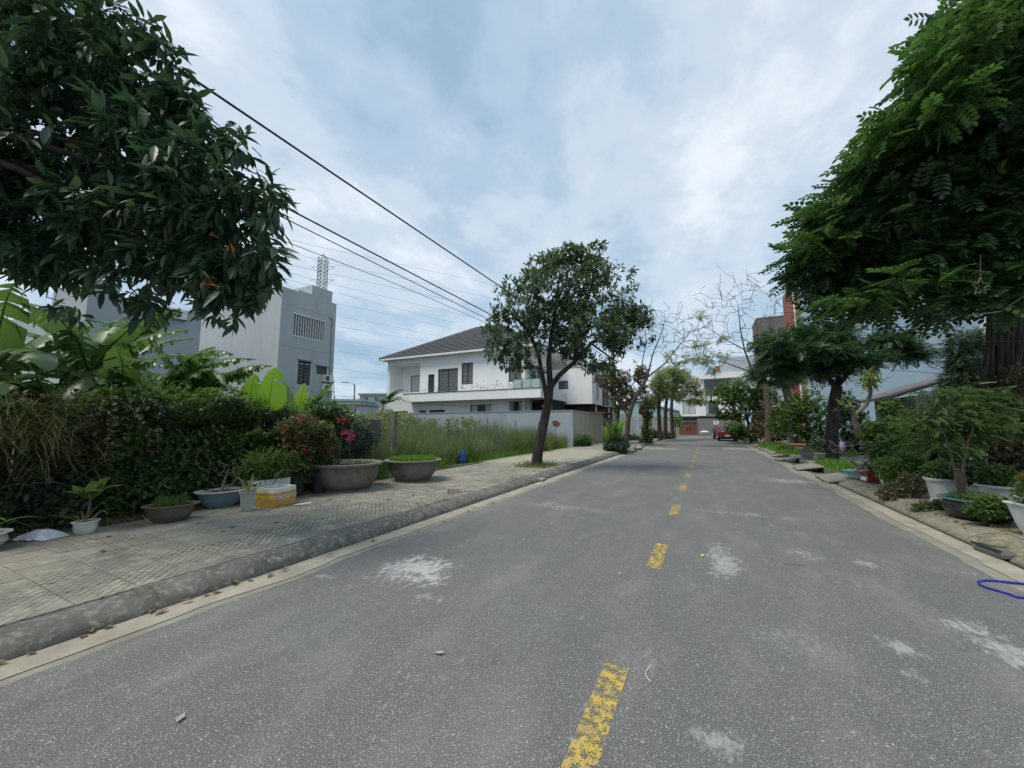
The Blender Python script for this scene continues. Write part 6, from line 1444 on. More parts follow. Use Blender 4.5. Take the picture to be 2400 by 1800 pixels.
flowering('bush with red flower heads growing from the black pot nearest the foam boxes', cA, [ell_px(x, y, rx, ry, 8.05, .3) for x, y, rx, ry in ((700, 1060, 46, 60), (680, 1010, 36, 34), (715, 1000, 36, 34), (700, 1110, 36, 26))], 611,
          [P(x, y, K=7.72) for x, y in ((660, 1002), (674, 1004), (694, 975), (704, 985), (712, 978), (700, 990), (657, 1042), (696, 1028), (675, 1022), (708, 1022), (682, 1045), (700, 1062), (712, 1055))])
flowering('second red flowering bush, in the black pot against the cement basin', cB, [ell_px(x, y, rx, ry, 8.5, .3) for x, y, rx, ry in ((765, 1060, 34, 56), (750, 1020, 34, 34), (745, 1100, 34, 30))], 621,
          [P(x, y, K=8.15) for x, y in ((738, 980), (746, 985), (738, 1010), (755, 1055), (772, 1058), (776, 1020), (748, 1046), (762, 1050))])
t = thing('flower_spray', 'small red blooms high on a stem just left of the pink blossom cluster', 'flower', tuple(P(805, 985, K=8.6)))
pts, od = scatter_ell([ell_px(803, 984, 8, 9, 8.6, .06), ell_px(806, 1012, 4, 5, 8.6, .04)], 26, .2, seed=7); F, l_ = whorls(pts, od, 4, .04, 0, seed=7); many('petal', OVAL[0], OVAL[1], F, l_, LM['red'], t, kind='stuff')
mb = MB(); mb.tube([P(805, 985, K=8.6), P(800, 1040, K=8.6), P(790, 1120, K=8.5)], .006, 4); mb.build('stem', LM['mid'], t)
t = thing('pink_flower', 'vivid pink blossom cluster on a tall stem behind the large cement basin', 'flower', tuple(P(818, 1018, K=8.9)))
pts, od = scatter_ell([ell_px(816, 1012, 6, 6, 8.9, .05), ell_px(828, 1018, 6, 6, 8.9, .05), ell_px(818, 1030, 6, 6, 8.9, .05)], 20, .2, seed=9); F, l_ = whorls(pts, od, 4, .05, 0, seed=9); many('petal', OVAL[0], OVAL[1], F, l_, LM['pink'], t, kind='stuff')
mb = MB(); mb.tube([P(818, 1034, K=8.9), P(818, 1080, K=8.9), P(816, 1150, K=8.7)], .007, 4); mb.build('stem', LM['mid'], t)
b = P(822, 1040, K=10.5); t = thing('bag_on_stake', 'white cloth bag tied over a stake in the lot behind the pink blossom', 'stake', (b.x, b.y, .1))
mb = MB(); mb.tube([(b.x, b.y, .1), (b.x, b.y, P(822, 975, K=10.5).z)], .03, 6); mb.build('stake', M['pale_bark'], t)
mb = MB(); z1 = P(822, 975, K=10.5).z; mb.lathe([(.05, -.75), (.075, -.5), (.045, -.35), (.09, -.22), (.10, -.12), (.05, -.06), (.07, 0), (.03, .05)], (b.x, b.y, z1), 9, wob=.15); mb.build('bag', C_['rim_white'], t, smooth=True)
# 8 large round basins
c = (gp(770, 1150) + gp(885, 1146)) / 2; c = Vector((-7.46, 6.35, Z0)); t = thing('cement_basin', 'large round grey cement basin full of dark green water', 'basin', tuple(c))
bowl(t, c, .70, .60, 'pot_concrete', foot=.62, rimw=.09, th=.07, fill='water', fillz=.045, n=40, prof=[(.50, 0), (.51, .04), (.48, .045), (.55, .07), (.63, .18), (.69, .36), (.71, .52), (.72, .545), (.80, .55), (.81, .595), (.77, .61), (.67, .60), (.63, .48)])
t2 = thing('algae', 'green water weed floating in the near cement basin', 'water weed', (c.x, c.y, c.z + .555)); blades(900, (c.x - .6, c.x + .6), (c.y - .6, c.y + .6), c.z + .555, .05, .02, LM['mid'], 77, t2, name='weed', lean=2.5, keep=lambda p: (p[0] - c.x) ** 2 + (p[1] - c.y) ** 2 < .36 and nf(p, 2, 3) > -.02)
t2['kind'] = 'stuff'
c = Vector((-7.05, 8.15, Z0)); t = thing('cement_basin', 'large round cement basin brimming with bright green sprouts', 'basin', tuple(c))
bowl(t, c, .63, .55, 'pot_concrete', foot=.5, rimw=.09, th=.07, n=40, fillz=.03, prof=[(.44, 0), (.45, .03), (.42, .035), (.47, .07), (.57, .20), (.63, .38), (.65, .49), (.66, .505), (.75, .51), (.76, .54), (.72, .555), (.61, .545), (.57, .45)])
t2 = thing('sprouts', 'bright green vegetable sprouts growing in the far cement basin', 'sprouts', (c.x, c.y, c.z + .4)); blades(3800, (c.x - .6, c.x + .6), (c.y - .6, c.y + .6), c.z + .51, .13, .022, LM['lawn'], 78, t2, name='sprout', lean=.6, keep=lambda p: (p[0] - c.x) ** 2 + (p[1] - c.y) ** 2 < .34)
# blue drum, bricks, slabs, paper
c = Vector((-8.52, 12.62, .12)); t = thing('blue_drum', 'faded blue plastic drum at the edge of the tall grass', 'drum', tuple(c))
mb = MB(); mb.lathe([(.15, 0), (.165, .02), (.17, .15), (.178, .17), (.17, .19), (.17, .33), (.178, .35), (.165, .38), (.15, .50), (.12, .52)], c, 20); mb.build('body', C_['blue_plastic'], t, smooth=True)
c = gp(1062, 1155); t = thing('broken_brick', 'broken brick lying on the paving between the basins and the kerb', 'brick', tuple(c)); mb = MB(); mb.obox(c + Vector((0, 0, .05)), (.24, .13, .10), rz=.6); mb.build('brick', C_['brick'], t, bevel=.008)
c = P(1262, 1128, Z=.0); t = thing('loose_slab', 'pale square slab propped on the kerb at the foot of the leaning tree', 'slab', tuple(c)); mb = MB(); mb.obox(c + Vector((-.14, .1, .10)), (.55, .42, .05), rz=.1, ry=R(14)); mb.build('slab', M['slab'], t, bevel=.006)
c = gp(1322, 1082); t = thing('loose_slab', 'small flat pale slab lying on the sandy path right of the leaning tree', 'slab', tuple(c)); mb = MB(); mb.obox(c + Vector((0, 0, .02)), (.5, .3, .04), rz=.2); mb.build('slab', C_['rim_white'], t)
c = gp(708, 1183); t = thing('paper_scrap', 'torn white paper scrap by the taped foam box', 'paper', tuple(c)); mb = MB(); mb.add([c + Vector(v) for v in ((-.1, -.12, .008), (.05, -.05, .012), (.07, .15, .01), (-.02, .2, .02), (-.1, .04, .012))], [(0, 1, 2, 3, 4)]); mb.build('paper', C_['rim_white'], t)
# litter leaves in the gutter and on the paving
rs = random.Random(31)
lv = [(55, 1537), (20, 1552), (187, 1497), (215, 1485), (349, 1440), (378, 1432), (395, 1428), (455, 1408), (478, 1398), (492, 1392), (553, 1372), (563, 1366), (590, 1362), (640, 1345), (655, 1340), (270, 1468), (763, 1303), (1095, 1200), (1150, 1180), (985, 1245), (870, 1266), (1040, 1222)]
for i, (x, y) in enumerate(lv):
    c = P(x, y, Z=.012); t = thing('fallen_leaf', 'dry brown leaf in the left gutter', 'leaf', tuple(c), 'dry leaves lying in the left gutter')
    me = MB(); tv, tf = T_leaf(.11, .05, .12, .18); m = Matrix.Translation(c + Vector((0, 0, .012))) @ Matrix.Rotation(rs.uniform(0, 6.28), 4, 'Z') @ Matrix.Rotation(rs.uniform(-.3, .3), 4, 'X')
    me.add([m @ Vector(v) for v in tv], tf); me.build('blade', LM['litter'], t)
for i, (x, y) in enumerate(((517, 1247), (262, 1258), (246, 1291), (535, 1240), (640, 1228), (820, 1175), (845, 1180), (790, 1200), (972, 1162), (470, 1225), (770, 1172), (905, 1172))):
    c = gp(x, y); t = thing('fallen_leaf', 'dry curled leaf on the left paving', 'leaf', tuple(c), 'dry leaves lying on the left paving')
    me = MB(); tv, tf = T_leaf(.10, .045, .2, .25); m = Matrix.Translation(c + Vector((0, 0, .015))) @ Matrix.Rotation(rs.uniform(0, 6.28), 4, 'Z') @ Matrix.Rotation(rs.uniform(-.3, .3), 4, 'X')
    me.add([m @ Vector(v) for v in tv], tf); me.build('blade', LM['litter'], t)
for i, (x, y, l) in enumerate(((414, 1698, 'pale leaf lying alone on the asphalt at the lower left'), (1043, 1534, 'white scrap on the asphalt left of the nearest yellow dash'), (1650, 1301, 'yellowed leaf on the asphalt right of the second yellow dash'))):
    c = P(x, y, Z=.004); t = thing('fallen_leaf', l, 'leaf', tuple(c)); me = MB(); tv, tf = T_leaf(.09, .045, .05, .1); m = Matrix.Translation(c + Vector((0, 0, .012))) @ Matrix.Rotation(.8 + i, 4, 'Z'); me.add([m @ Vector(v) for v in tv], tf); me.build('blade', M['sand'] if i < 2 else C_['yellow_tape'], t)
for i, (x, y, X2, Y2, l) in enumerate(((1527, 1560, 1525, 1598, 'thin curved pale twig on the asphalt near the first dash'), (1838, 1322, 1884, 1324, 'thin dark twig on the asphalt, right lane'))):
    a = P(x, y, Z=.008); b = P(X2, Y2, Z=.008); t = thing('twig', l, 'twig', tuple(a)); mb = MB(); mb.tube([a.lerp(b, k / 8) + RT * (-.035 * math.sin(math.pi * k / 8)) for k in range(9)], .003, 4); mb.build('stick', M['twig'] if i else C_['rim_white'], t)
# wire mesh fence with its posts
t = thing('chain_fence', 'sagging chain link fence on thin posts across the front of the lot', 'fence', (-8.62, 13, .1))
for k, (y, r, h) in enumerate(((9.05, .065, 1.98), (11.85, .02, 1.8), (14.75, .02, 1.92), (15.6, .022, 1.6), (17.55, .02, 1.86), (20.5, .02, 1.85), (23.4, .02, 1.85))):
    mb = MB()
    if k == 0: mb.box(-8.69, -8.56, y - .065, y + .065, .05, h)
    else: mb.tube([(-8.62, y, .05), (-8.62 + rnd.uniform(-.03, .03), y + rnd.uniform(-.03, .03), h)], r, 6)
    mb.build('post', M['pale_bark'] if k == 0 else M['dark_plaster'], t)
mb = MB(); hgt = lambda y: 1.86 if y < 12 else 1.55
for d_ in (-1, 1):
    k = 0; y = 8.0
    while y < 23.3:
        p = Vector((-8.62, y, .2)); q = Vector((-8.62, y + d_ * .85, hgt(y)))
        if 8.0 <= q.y <= 23.4: mb.tube([p, q], .0022, 3, cap=False)
        y += .065
mb.build('mesh', M['steel'], t, kind='stuff')
for z in (1.84,): mb = MB(); mb.tube([(-8.62, 7.9, 1.86), (-8.62, 10.4, 1.83), (-8.62, 12, 1.78)], .004, 4); mb.build('top_wire', M['steel'], t)
# balcony plants: wiry vines along the parapet
t = thing('balcony_vine', 'wiry brown creeper along the long balcony parapet of the white house', 'plant', (-17, 28.2, 4.55))
rs = np.random.RandomState(3); L_ = [(x, 28.1, 4.62) for x in np.linspace(-21.5, -12.5, 46)]
for i, p in enumerate(L_):
    q = Vector(p) + Vector((rs.normal() * .2, rs.normal() * .05, rs.uniform(.2, .75))); mb = MB(); mb.tube([p, Vector(p).lerp(q, .5) + Vector((rs.normal() * .08, 0, 0)), q], .012, 3); mb.build('stem', M['twig'], t)
pts = np.array([(x + rs.normal() * .3, 28.12 + rs.normal() * .06, 4.7 + abs(rs.normal()) * .3) for x in np.linspace(-25.3, -12.5, 160)]); F, l_ = whorls(pts, np.tile([0, 0, 1.], (len(pts), 1)), 3, .11, .3, seed=2); many('foliage', OVAL[0], OVAL[1], F, l_, LM['brown'], t)
banana('small banana plant inside the garden wall of the white house', (-10.6, 27.6, .1), 2.3, 5, 1.3, 221, .4, 'lawn', .5, .1, 1.4)
# utility pole, cables, lamp post, pylon
t = thing('utility_pole', 'round concrete utility pole among the trees past the white house', 'utility pole', (-7, 33.6, .1))
mb = MB(); mb.tube([(-7, 33.6, .1), (-7.02, 33.6, 8.1)], [.20, .13], 12); mb.build('pole', M['concrete'], t, smooth=True)
for z in (7.0, 5.7): mb = MB(); mb.obox((-7, 33.44, z), (.5, .08, .08)); mb.build('bracket', M['dark_metal'], t)
def cable(label, pts, r, mat='cable', group='overhead cables', sag=0.0, n=14):
    t = thing('cable', label, 'cable', tuple(pts[0]), group); P0, P1 = Vector(pts[0]), Vector(pts[-1])
    if len(pts) == 2: q = [P0.lerp(P1, i / n) - Vector((0, 0, sag * 4 * (i / n) * (1 - i / n))) for i in range(n + 1)]
    else: q = [Vector(p) for p in pts]
    mb = MB(); mb.tube(q, r, 5); mb.build('wire', M[mat], t, smooth=True)
cable('thick black cable, topmost of those running to the utility pole', ((-7, -6, 7.07), (-7.0, 33.5, 7.05)), .022, sag=.02)
cable('thick black cable, second from the top, coming out of the near left tree', ((-7, -6, 5.82), (-7.0, 33.5, 5.72)), .018, sag=.06)
cable('thin black cable just under the second one', ((-7, -6, 5.62), (-7.0, 33.5, 5.50)), .011, sag=.08)
a = P(640, 555, X=-7); cable('thin sagging cable crossing in front of the distant pylon', ((-7, -6, 5.6), tuple(a), tuple(P(770, 605, X=-7)), tuple(P(900, 654, X=-7)), tuple(P(1010, 700, X=-7)), (-7, 33.5, 5.6)), .007)
cable('thin low wire strung from the grey tower house past the street lamp', (tuple(P(600, 893, K=24)), tuple(P(770, 925, K=28)), tuple(P(905, 941, Y=28.9)), tuple(P(1100, 953, Y=28.9))), .008, group='low wires')
cable('thin wire over the blue wall right of the layered tree', (tuple(P(1990, 850, K=20)), tuple(P(2100, 868, K=17)), tuple(P(2260, 880, K=15))), .008, group='low wires')
K = 48; b = P(828, 985, K=K); t = thing('street_lamp', 'distant street lamp with a curved arm between the grey tower house and the white house', 'street lamp', (b.x, b.y, 0))
tp2 = P(830, 900, K=K); ar = P(808, 896, K=K); mb = MB(); mb.tube([(b.x, b.y, 0), (b.x, b.y, tp2.z - .4), tuple(tp2.lerp(P(829, 898, K=K), .5)), tuple(P(822, 897, K=K)), tuple(ar)], [.13, .09, .07, .06, .05], 8); mb.build('pole', M['steel'], t, smooth=True)
mb = MB(); mb.obox(ar, (.7, .22, .1), rz=YAW); mb.build('lamp_head', M['steel'], t)
# pylon
K = 150; base = P(737, 985, K=K); base.z = 0; t = thing('pylon', 'steel lattice power pylon rising behind the grey tower house', 'pylon', tuple(base))
zt = P(742, 580, K=K).z; ca, sa = math.cos(.5), math.sin(.5)
wd = lambda z: 1.4 if z > zt - 19 else 1.4 + (zt - 19 - z) / (zt - 19) * 5.0
if True:
    crn = lambda z, i: base + Vector(((ca * sx - sa * sy) * w_(z), (sa * sx + ca * sy) * w_(z), z)) if False else None
def corner(z, i):
    sx, sy = ((-1, -1), (1, -1), (1, 1), (-1, 1))[i]; w = wd(z); return Vector((base.x + (ca * sx - sa * sy) * w, base.y + (sa * sx + ca * sy) * w, z))
lv_ = [0, 8, 15, 21, 26, 30, 34, 38, 41] ; lv_ = [z for z in lv_ if z < zt - 20] + [zt - 20 + k * 1.55 for k in range(13)]
for i in range(4):
    mb = MB(); mb.tube([corner(z, i) for z in lv_] , .14, 4); mb.build('leg', M['pylon'], t)
mb = MB()
for a_, b_ in zip(lv_, lv_[1:]):
    for i in range(4):
        j = (i + 1) % 4; mb.tube([corner(a_, i), corner(b_, j)], .08, 3, cap=False); mb.tube([corner(a_, j), corner(b_, i)], .08, 3, cap=False); mb.tube([corner(b_, i), corner(b_, j)], .07, 3, cap=False)
mb.build('bracing', M['pylon'], t, kind='stuff')
mb = MB(); tipz = zt - 20 + 12 * 1.55
for i in range(4): mb.tube([corner(tipz, i), (base.x, base.y, zt + .8)], .1, 4)
mb.build('cap', M['pylon'], t)
for z in (zt - 5, zt - 10.5, zt - 16):
    for sg in (-1, 1):
        mb = MB(); tip = Vector((base.x + RT.x * sg * 5.0, base.y + RT.y * sg * 5.0, z + .2))
        mb.tube([(base.x + RT.x * sg * .9, base.y + RT.y * sg * .9, z + .3), tip], .1, 4); mb.tube([(base.x + RT.x * sg * .9, base.y + RT.y * sg * .9, z - 1.6), tip], .08, 4); mb.build('cross_arm', M['pylon'], t)
for i, (xa, ya, xb, yb, xc, yc) in enumerate(((590, 540, 742, 577, 1180, 672), (621, 571, 745, 610, 1150, 698), (640, 612, 748, 636, 1140, 722), (640, 628, 752, 660, 1100, 742), (600, 634, 748, 676, 1060, 756), (790, 712, 880, 730, 1060, 770), (790, 740, 880, 757, 1040, 790), (790, 765, 880, 780, 1010, 802), (785, 795, 880, 812, 990, 830), (785, 822, 880, 835, 960, 848), (780, 862, 850, 872, 910, 880))):
    cable('thin high voltage line against the sky around the distant pylon', (tuple(P(xa, ya, K=120 if i < 5 else 170)), tuple(P(xb, yb, K=150 if i < 5 else 190)), tuple(P(xc, yc, K=230))), .045, 'far_cable', 'high voltage lines strung from the pylon')

# ------------------------------------------------------------------ right footpath
def square_pot(name, label, c, w, h, mat, rz=0., fl=.72, feet=True, rimh=.03, fill=True, cat='plant pot'):
    t = thing(name, label, cat, tuple(c))
    q = lambda r, z: [(c[0] + r * (math.cos(rz) * a - math.sin(rz) * b), c[1] + r * (math.sin(rz) * a + math.cos(rz) * b), c[2] + z) for a, b in ((-.5, -.5), (.5, -.5), (.5, .5), (-.5, .5))]
    mb = MB(); rings = [q(w * fl, .03), q(w * (fl + .12), h * .35), q(w, h - rimh), q(w * 1.09, h - rimh), q(w * 1.09, h), q(w * .92, h), q(w * .88, h - .06)]
    for r_ in rings: mb.v += r_
    for i in range(len(rings) - 1): mb.f += [(4 * i + j, 4 * i + (j + 1) % 4, 4 * i + 4 + (j + 1) % 4, 4 * i + 4 + j) for j in range(4)]
    mb.f.append((3, 2, 1, 0)); o = mb.build('pot', C_[mat], t, bevel=.008)
    if feet:
        for a, b in ((-.4, -.4), (.4, -.4), (.4, .4), (-.4, .4)): mb = MB(); mb.obox((c[0] + w * fl * (math.cos(rz) * a - math.sin(rz) * b), c[1] + w * fl * (math.sin(rz) * a + math.cos(rz) * b), c[2] + .018), (.06, .06, .036), rz=rz); mb.build('foot', C_[mat], t)
    if fill:
        mb = MB(); mb.poly(q(w * .90, h - .05)); mb.build('soil', M['soil'], t)
    return t
c = Vector((3.88, 7.62, Z0)); square_pot('plant_pot', 'big square white footed pot nearest the camera on the right footpath', c, .50, .43, 'pot_white', rz=.25)
shrub('potted_shrub', 'low bushy plant with orange red tips in the big square white pot', [((c.x, c.y, .69), (.30, .30, .17)), ((c.x - .02, c.y, .85), (.24, .24, .16))], 1000, 6, .035, LEAF, LM['mid'], 640, base=(c.x, c.y, .5), stems=5, shell=.4)
t = thing('red_tips', 'orange red leaf tips crowning the shrub in the big square white pot', 'leaves', (c.x, c.y, .9)); pts, od = scatter_ell([((c.x, c.y, .91), (.24, .24, .10))], 260, .6, seed=3); F, l_ = whorls(pts, od, 4, .035, 0, seed=3); many('tip', LEAF[0], LEAF[1], F, l_, LM['redtip'], t, kind='stuff')
c = Vector((3.74, 8.8, Z0)); t = thing('glazed_bowl', 'round black glazed pot with a teal rim and round moulded emblems', 'plant pot', tuple(c))
bowl(t, c, .39, .31, 'black_glaze', 'teal_rim', foot=.72, rimw=.05, th=.04, n=32)
mb = MB(); mb.lathe([(.366, .215), (.379, .22), (.386, .245), (.379, .252)], c, 32, close=False); mb.build('band', C_['red_brown'], t, smooth=True)
for k in range(6):
    a = k * 1.047 + 3.6; cc = c + Vector((math.cos(a) * .347, math.sin(a) * .347, .135)); rad = Vector((math.cos(a), math.sin(a), 0)); tg_ = Vector((-math.sin(a), math.cos(a), 0)); upv = Vector((0, 0, 1)) + rad * .35
    mb = MB(); mb.tube([cc + tg_ * math.cos(u) * .07 + upv * math.sin(u) * .065 for u in [2 * math.pi * j / 16 for j in range(17)]], .007, 5, cap=False); em = mb.build('emblem', C_['red_brown'], t)
    for j in range(3): mb = MB(); mb.tube([cc + tg_ * (-.045) + upv * (j - 1) * .03, cc + tg_ * .045 + upv * (j - 1) * .03], .006, 4); mb.build('emblem_bar', C_['red_brown'], em)
shrub('weed_clump', 'small green weeds growing in the black glazed pot', [((c.x, c.y, .50), (.3, .3, .06))], 160, 6, .035, OVAL, LM['vine'], 641, base=(c.x, c.y, .4), stems=0)
def tub(label, c, r, h, mat='pot_white', rim=None, fl=.72, n=24):
    t = thing('plant_pot', label, 'plant pot', tuple(c))
    bowl(t, c, r, h, mat, rim, n=n, prof=[(r * fl, 0), (r * fl + .02, .0), (r * fl + .02, .05), (r * (fl + .03), .06), (r * .93, h * .82), (r * .95, h * .9), (r * 1.07, h * .91), (r * 1.09, h), (r * .98, h), (r * .92, h * .9), (r * .85, h * .6)]); return t
whites = [((3.93, 10.3), .235, .46, 'white tub pot with a flared rim, leftmost of the row of white tubs'), ((4.35, 9.55), .27, .46, 'white tub pot directly behind the black glazed pot'), ((4.15, 8.1), .31, .46, 'white tub pot between the glazed pot and the square pot'), ((4.85, 8.6), .30, .42, 'white tub pot in the second row, right edge of the picture')]
for (xy, r, h, lab) in whites:
    tub(lab, Vector((xy[0], xy[1], Z0)), r, h)
    shrub('potted_shrub', 'leafy plant filling the ' + lab.split(',')[0].replace('white tub pot ', 'white tub '), [((xy[0], xy[1], Z0 + h + .12), (r * .95, r * .95, .2))], 240, 6, .06, OVAL, LM['mid'] if r < .29 else LM['dark'], int(xy[1] * 10), base=(xy[0], xy[1], Z0 + h - .05), stems=3)
c = Vector((5.5, 10.6, Z0)); t = thing('stone_bench', 'stone shelf carrying a blue rimmed bowl behind the white tubs', 'bench', tuple(c)); mb = MB(); mb.box(4.9, 6.4, 10.3, 10.9, .62, .69); mb.build('slab', M['concrete'], t)
for x in (5.1, 6.2): mb = MB(); mb.box(x - .08, x + .08, 10.35, 10.85, .15, .62); mb.build('leg', M['concrete'], t)
c = Vector((5.55, 10.6, .69)); t = thing('glazed_bowl', 'white bowl with a blue rim on the stone shelf', 'plant pot', tuple(c)); bowl(t, c, .36, .17, 'enamel_white', 'sky_blue', foot=.6, rimw=.03)
c = Vector((3.82, 12.35, Z0)); t = square_pot('plant_pot', 'square white pot painted with black calligraphy strokes', c, .30, .36, 'pot_white', rz=.2, feet=False)
rs = random.Random(3)
for k in range(9):
    z = .06 + .075 * (k // 3) + rs.uniform(0, .02); u = -.08 + .08 * (k % 3)
    mb = MB(); mb.obox((c.x - .112 - z * .085, c.y + u, Z0 + z), (.006, .055, .016), rz=.2, rx=rs.uniform(-.9, .9)); mb.build('brush_stroke', C_['ink'], t)
    mb = MB(); mb.obox((c.x + u, c.y - .112 - z * .085, Z0 + z), (.055, .006, .016), rz=.2, ry=rs.uniform(-.9, .9)); mb.build('brush_stroke', C_['ink'], t)
shrub('potted_shrub', 'small reddish leafed plant in the calligraphy pot', [((c.x, c.y, .66), (.2, .2, .16))], 200, 6, .05, OVAL, LM['vine'], 650, base=(c.x, c.y, .5), stems=3)
c = Vector((3.70, 13.0, Z0)); t = square_pot('plant_pot', 'low square dark red pot with cream side panels', c, .38, .27, 'dark_red', rz=.15, feet=False)
mb = MB(); mb.obox((c.x - .168, c.y, Z0 + .13), (.02, .26, .15), rz=.15, ry=.25); mb.build('panel', C_['rim_white'], t)
shrub('potted_shrub', 'dry twiggy bonsai in the low red pot', [((c.x, c.y, .58), (.22, .22, .14))], 60, 4, .04, OVAL, LM['brown'], 651, base=(c.x, c.y, .4), stems=12)
c = Vector((3.66, 13.75, Z0)); t = thing('glazed_bowl', 'blue and white banded bowl holding a bare branching desert rose', 'plant pot', tuple(c)); bowl(t, c, .34, .22, 'enamel_white', 'sky_blue', foot=.5, rimw=.05, n=32)
mb = MB(); mb.lathe([(.335, .17), (.345, .172), (.350, .203), (.343, .205)], c, 32, close=False); mb.build('blue_band', C_['sky_blue'], t, smooth=True)
t2 = thing('desert_rose', 'bare many branched desert rose with a swollen pale base', 'bonsai', (c.x, c.y, c.z + .18)); b0 = c + Vector((0, 0, .18)); rs = random.Random(12)
pts = [b0 + Vector((rs.uniform(-.60, .60), rs.uniform(-.45, .45), rs.uniform(.35, .85))) for _ in range(80)]
grow(t2, [([b0, b0 + Vector((0, 0, .10)), b0 + Vector((.02, 0, .22))], .10, .035), ([b0 + Vector((0, 0, .12)), b0 + Vector((-.15, 0, .28)), b0 + Vector((-.32, .05, .55))], .035, .012), ([b0 + Vector((0, 0, .12)), b0 + Vector((.15, .05, .26)), b0 + Vector((.4, .05, .55))], .035, .012)], [tuple(p) for p in pts], .008, mat=M['pale_bark'], seed=4, step=.1)
for k in range(4): mb = MB(); a = k * 1.6; mb.lathe([(.02, 0), (.09, .02), (.10, .05), (.05, .085)], (c.x + math.cos(a) * .2, c.y + math.sin(a) * .2, c.z + .17), 9, wob=.2); mb.build('stone', C_['pot_grey'], t2, smooth=True)
t = thing('plastic_bag', 'small lilac plastic bag caught on the desert rose branches', 'plastic bag', (c.x - .32, c.y, 1.0)); mb = MB(); mb.lathe([(.02, 0), (.06, .06), (.075, .16), (.05, .25), (.01, .27)], (c.x - .32, c.y, .88), 9, wob=.15); mb.build('bag', C_['lilac'], t, smooth=True)
# frangipani with a bent bare trunk
K = 11.4; t = thing('frangipani', 'old frangipani with a bent bare pale trunk and leaf tufts at its tips', 'tree', tuple(P(2085, 1105, K=K)))
paths = [(pk([(2088, 1112), (2078, 1062), (2040, 1038), (2012, 1018), (2008, 1000)], K), .115, .08), (pk([(2010, 1010), (2004, 990), (2002, 978), (2008, 968), (2030, 950), (2040, 925), (2040, 900)], K), .068, .045), (pk([(2004, 982), (1996, 965), (1988, 955)], K), .05, .035), (pk([(2012, 1020), (1996, 1012), (1990, 1006)], K), .05, .03), (pk([(2085, 1075), (2098, 1040), (2106, 1020)], K), .07, .04)]
for p_, a_, b_ in paths: mb = MB(); mb.tube(p_, [a_ + (b_ - a_) * i / (len(p_) - 1) for i in range(len(p_))], 10); mb.build('limb', M['pale_bark'], t, smooth=True)
for (x, y) in ((2038, 893), (2022, 900), (2054, 888), (1986, 950), (2030, 880)):
    tp_ = P(x, y, K=K); F, l_ = whorls(np.array([tuple(tp_)]), np.array([[0, 0, 1.]]), 16, .27, .05, seed=x, spread=1.1); many('leaf_tuft', LEAF[0], LEAF[1], F, l_, LM['vine'], t)
c = P(2085, 1116, K=K); 
t = thing('plant_pot', 'broad grey pot at the foot of the frangipani', 'plant pot', (c.x, c.y, Z0)); bowl(t, Vector((c.x, c.y, Z0)), .42, .32, 'pot_concrete', foot=.7)
# pots farther along
c = gp(1928, 1076); t = thing('glazed_bowl', 'shallow white bowl at the foot of the layered tree', 'plant pot', tuple(c)); bowl(t, c, .26, .24, 'rim_white', foot=.5, rimw=.05)
c = gp(1892, 1077); square_pot('plant_pot', 'greenish grey tapered square cement tub between grassy ferns', c, .42, .44, 'pot_concrete', rz=.1, feet=False)
c = gp(1870, 1062); t = thing('plant_pot', 'terracotta coloured stacked box planter behind the grey tub', 'plant pot', tuple(c)); mb = MB(); mb.obox(c + Vector((0, .3, .22)), (.7, .5, .42)); mb.build('box', C_['terracotta'], t); mb = MB(); mb.obox(c + Vector((0, .3, .45)), (.8, .6, .04)); mb.build('rim', C_['terracotta'], t)
for i, (x, y, r_, n, lab) in enumerate(((1845, 1062, .42, 1600, 'rounded feathery grass clump left of the terracotta planter'), (1882, 1050, .42, 1700, 'rounded feathery grass clump above the grey tub'), (1910, 1055, .32, 900, 'small feathery clump beside the shallow white bowl'))):
    c = gp(x, y); tuft('feather_grass', lab, c + Vector((0, .2, .05)), n, .62 if i < 2 else .5, .012, LM['grass'], 660 + i, lean=.55, bend=.6, up=.7)
t = thing('kerb_greens', 'strip of small leafy greens edging the right footpath before the desert rose', 'weeds', (4, 16, .15), kind='stuff'); blades(2600, (3.6, 4.6), (14.4, 18.6), .14, .26, .02, LM['lawn'], 60, t, lean=.7)
# drain cover, lump, hose
c = P(2362, 1298, Z=.03); t = thing('drain_cover', 'dark square drain cover lying tilted in the right gutter', 'drain cover', tuple(c)); mb = MB(); mb.obox(c + Vector((.05, 0, .03)), (.50, .42, .05), rz=.15, ry=-.1); o = mb.build('cover', M['dark_plaster'], t, bevel=.006)
for k in range(2): mb = MB(); mb.obox(c + Vector((.05 + (-1) ** k * .235, 0, .06)), (.03, .42, .02), rz=.15, ry=-.1); mb.build('edge_bar', M['dark_metal'], t)
c = P(2335, 1283, Z=.05); t = thing('rubble_lump', 'rounded mossy concrete lump where the right kerb breaks', 'rubble', tuple(c)); mb = MB(); mb.lathe([(.02, -.03), (.17, -.02), (.19, .05), (.15, .11), (.06, .145), (.01, .15)], c + Vector((.05, 0, 0)), 14, 1.1, .8, wob=.08); mb.build('lump', M['mossy_concrete'], t, smooth=True)
hp = [P(x, y, Z=.012) for x, y in ((2520, 1398), (2400, 1401), (2365, 1392), (2330, 1382), (2305, 1374), (2293, 1366), (2300, 1361), (2320, 1360.5), (2360, 1364), (2400, 1368), (2520, 1380))]
def smooth_path(p, k=5):
    out = []
    for i in range(len(p) - 1):
        a, b, c_, d = p[max(0, i - 1)], p[i], p[i + 1], p[min(len(p) - 1, i + 2)]
        for j in range(k): u = j / k; out.append(.5 * ((2 * b) + (c_ - a) * u + (2 * a - 5 * b + 4 * c_ - d) * u * u + (3 * b - a - 3 * c_ + d) * u ** 3))
    return out + [p[-1]]
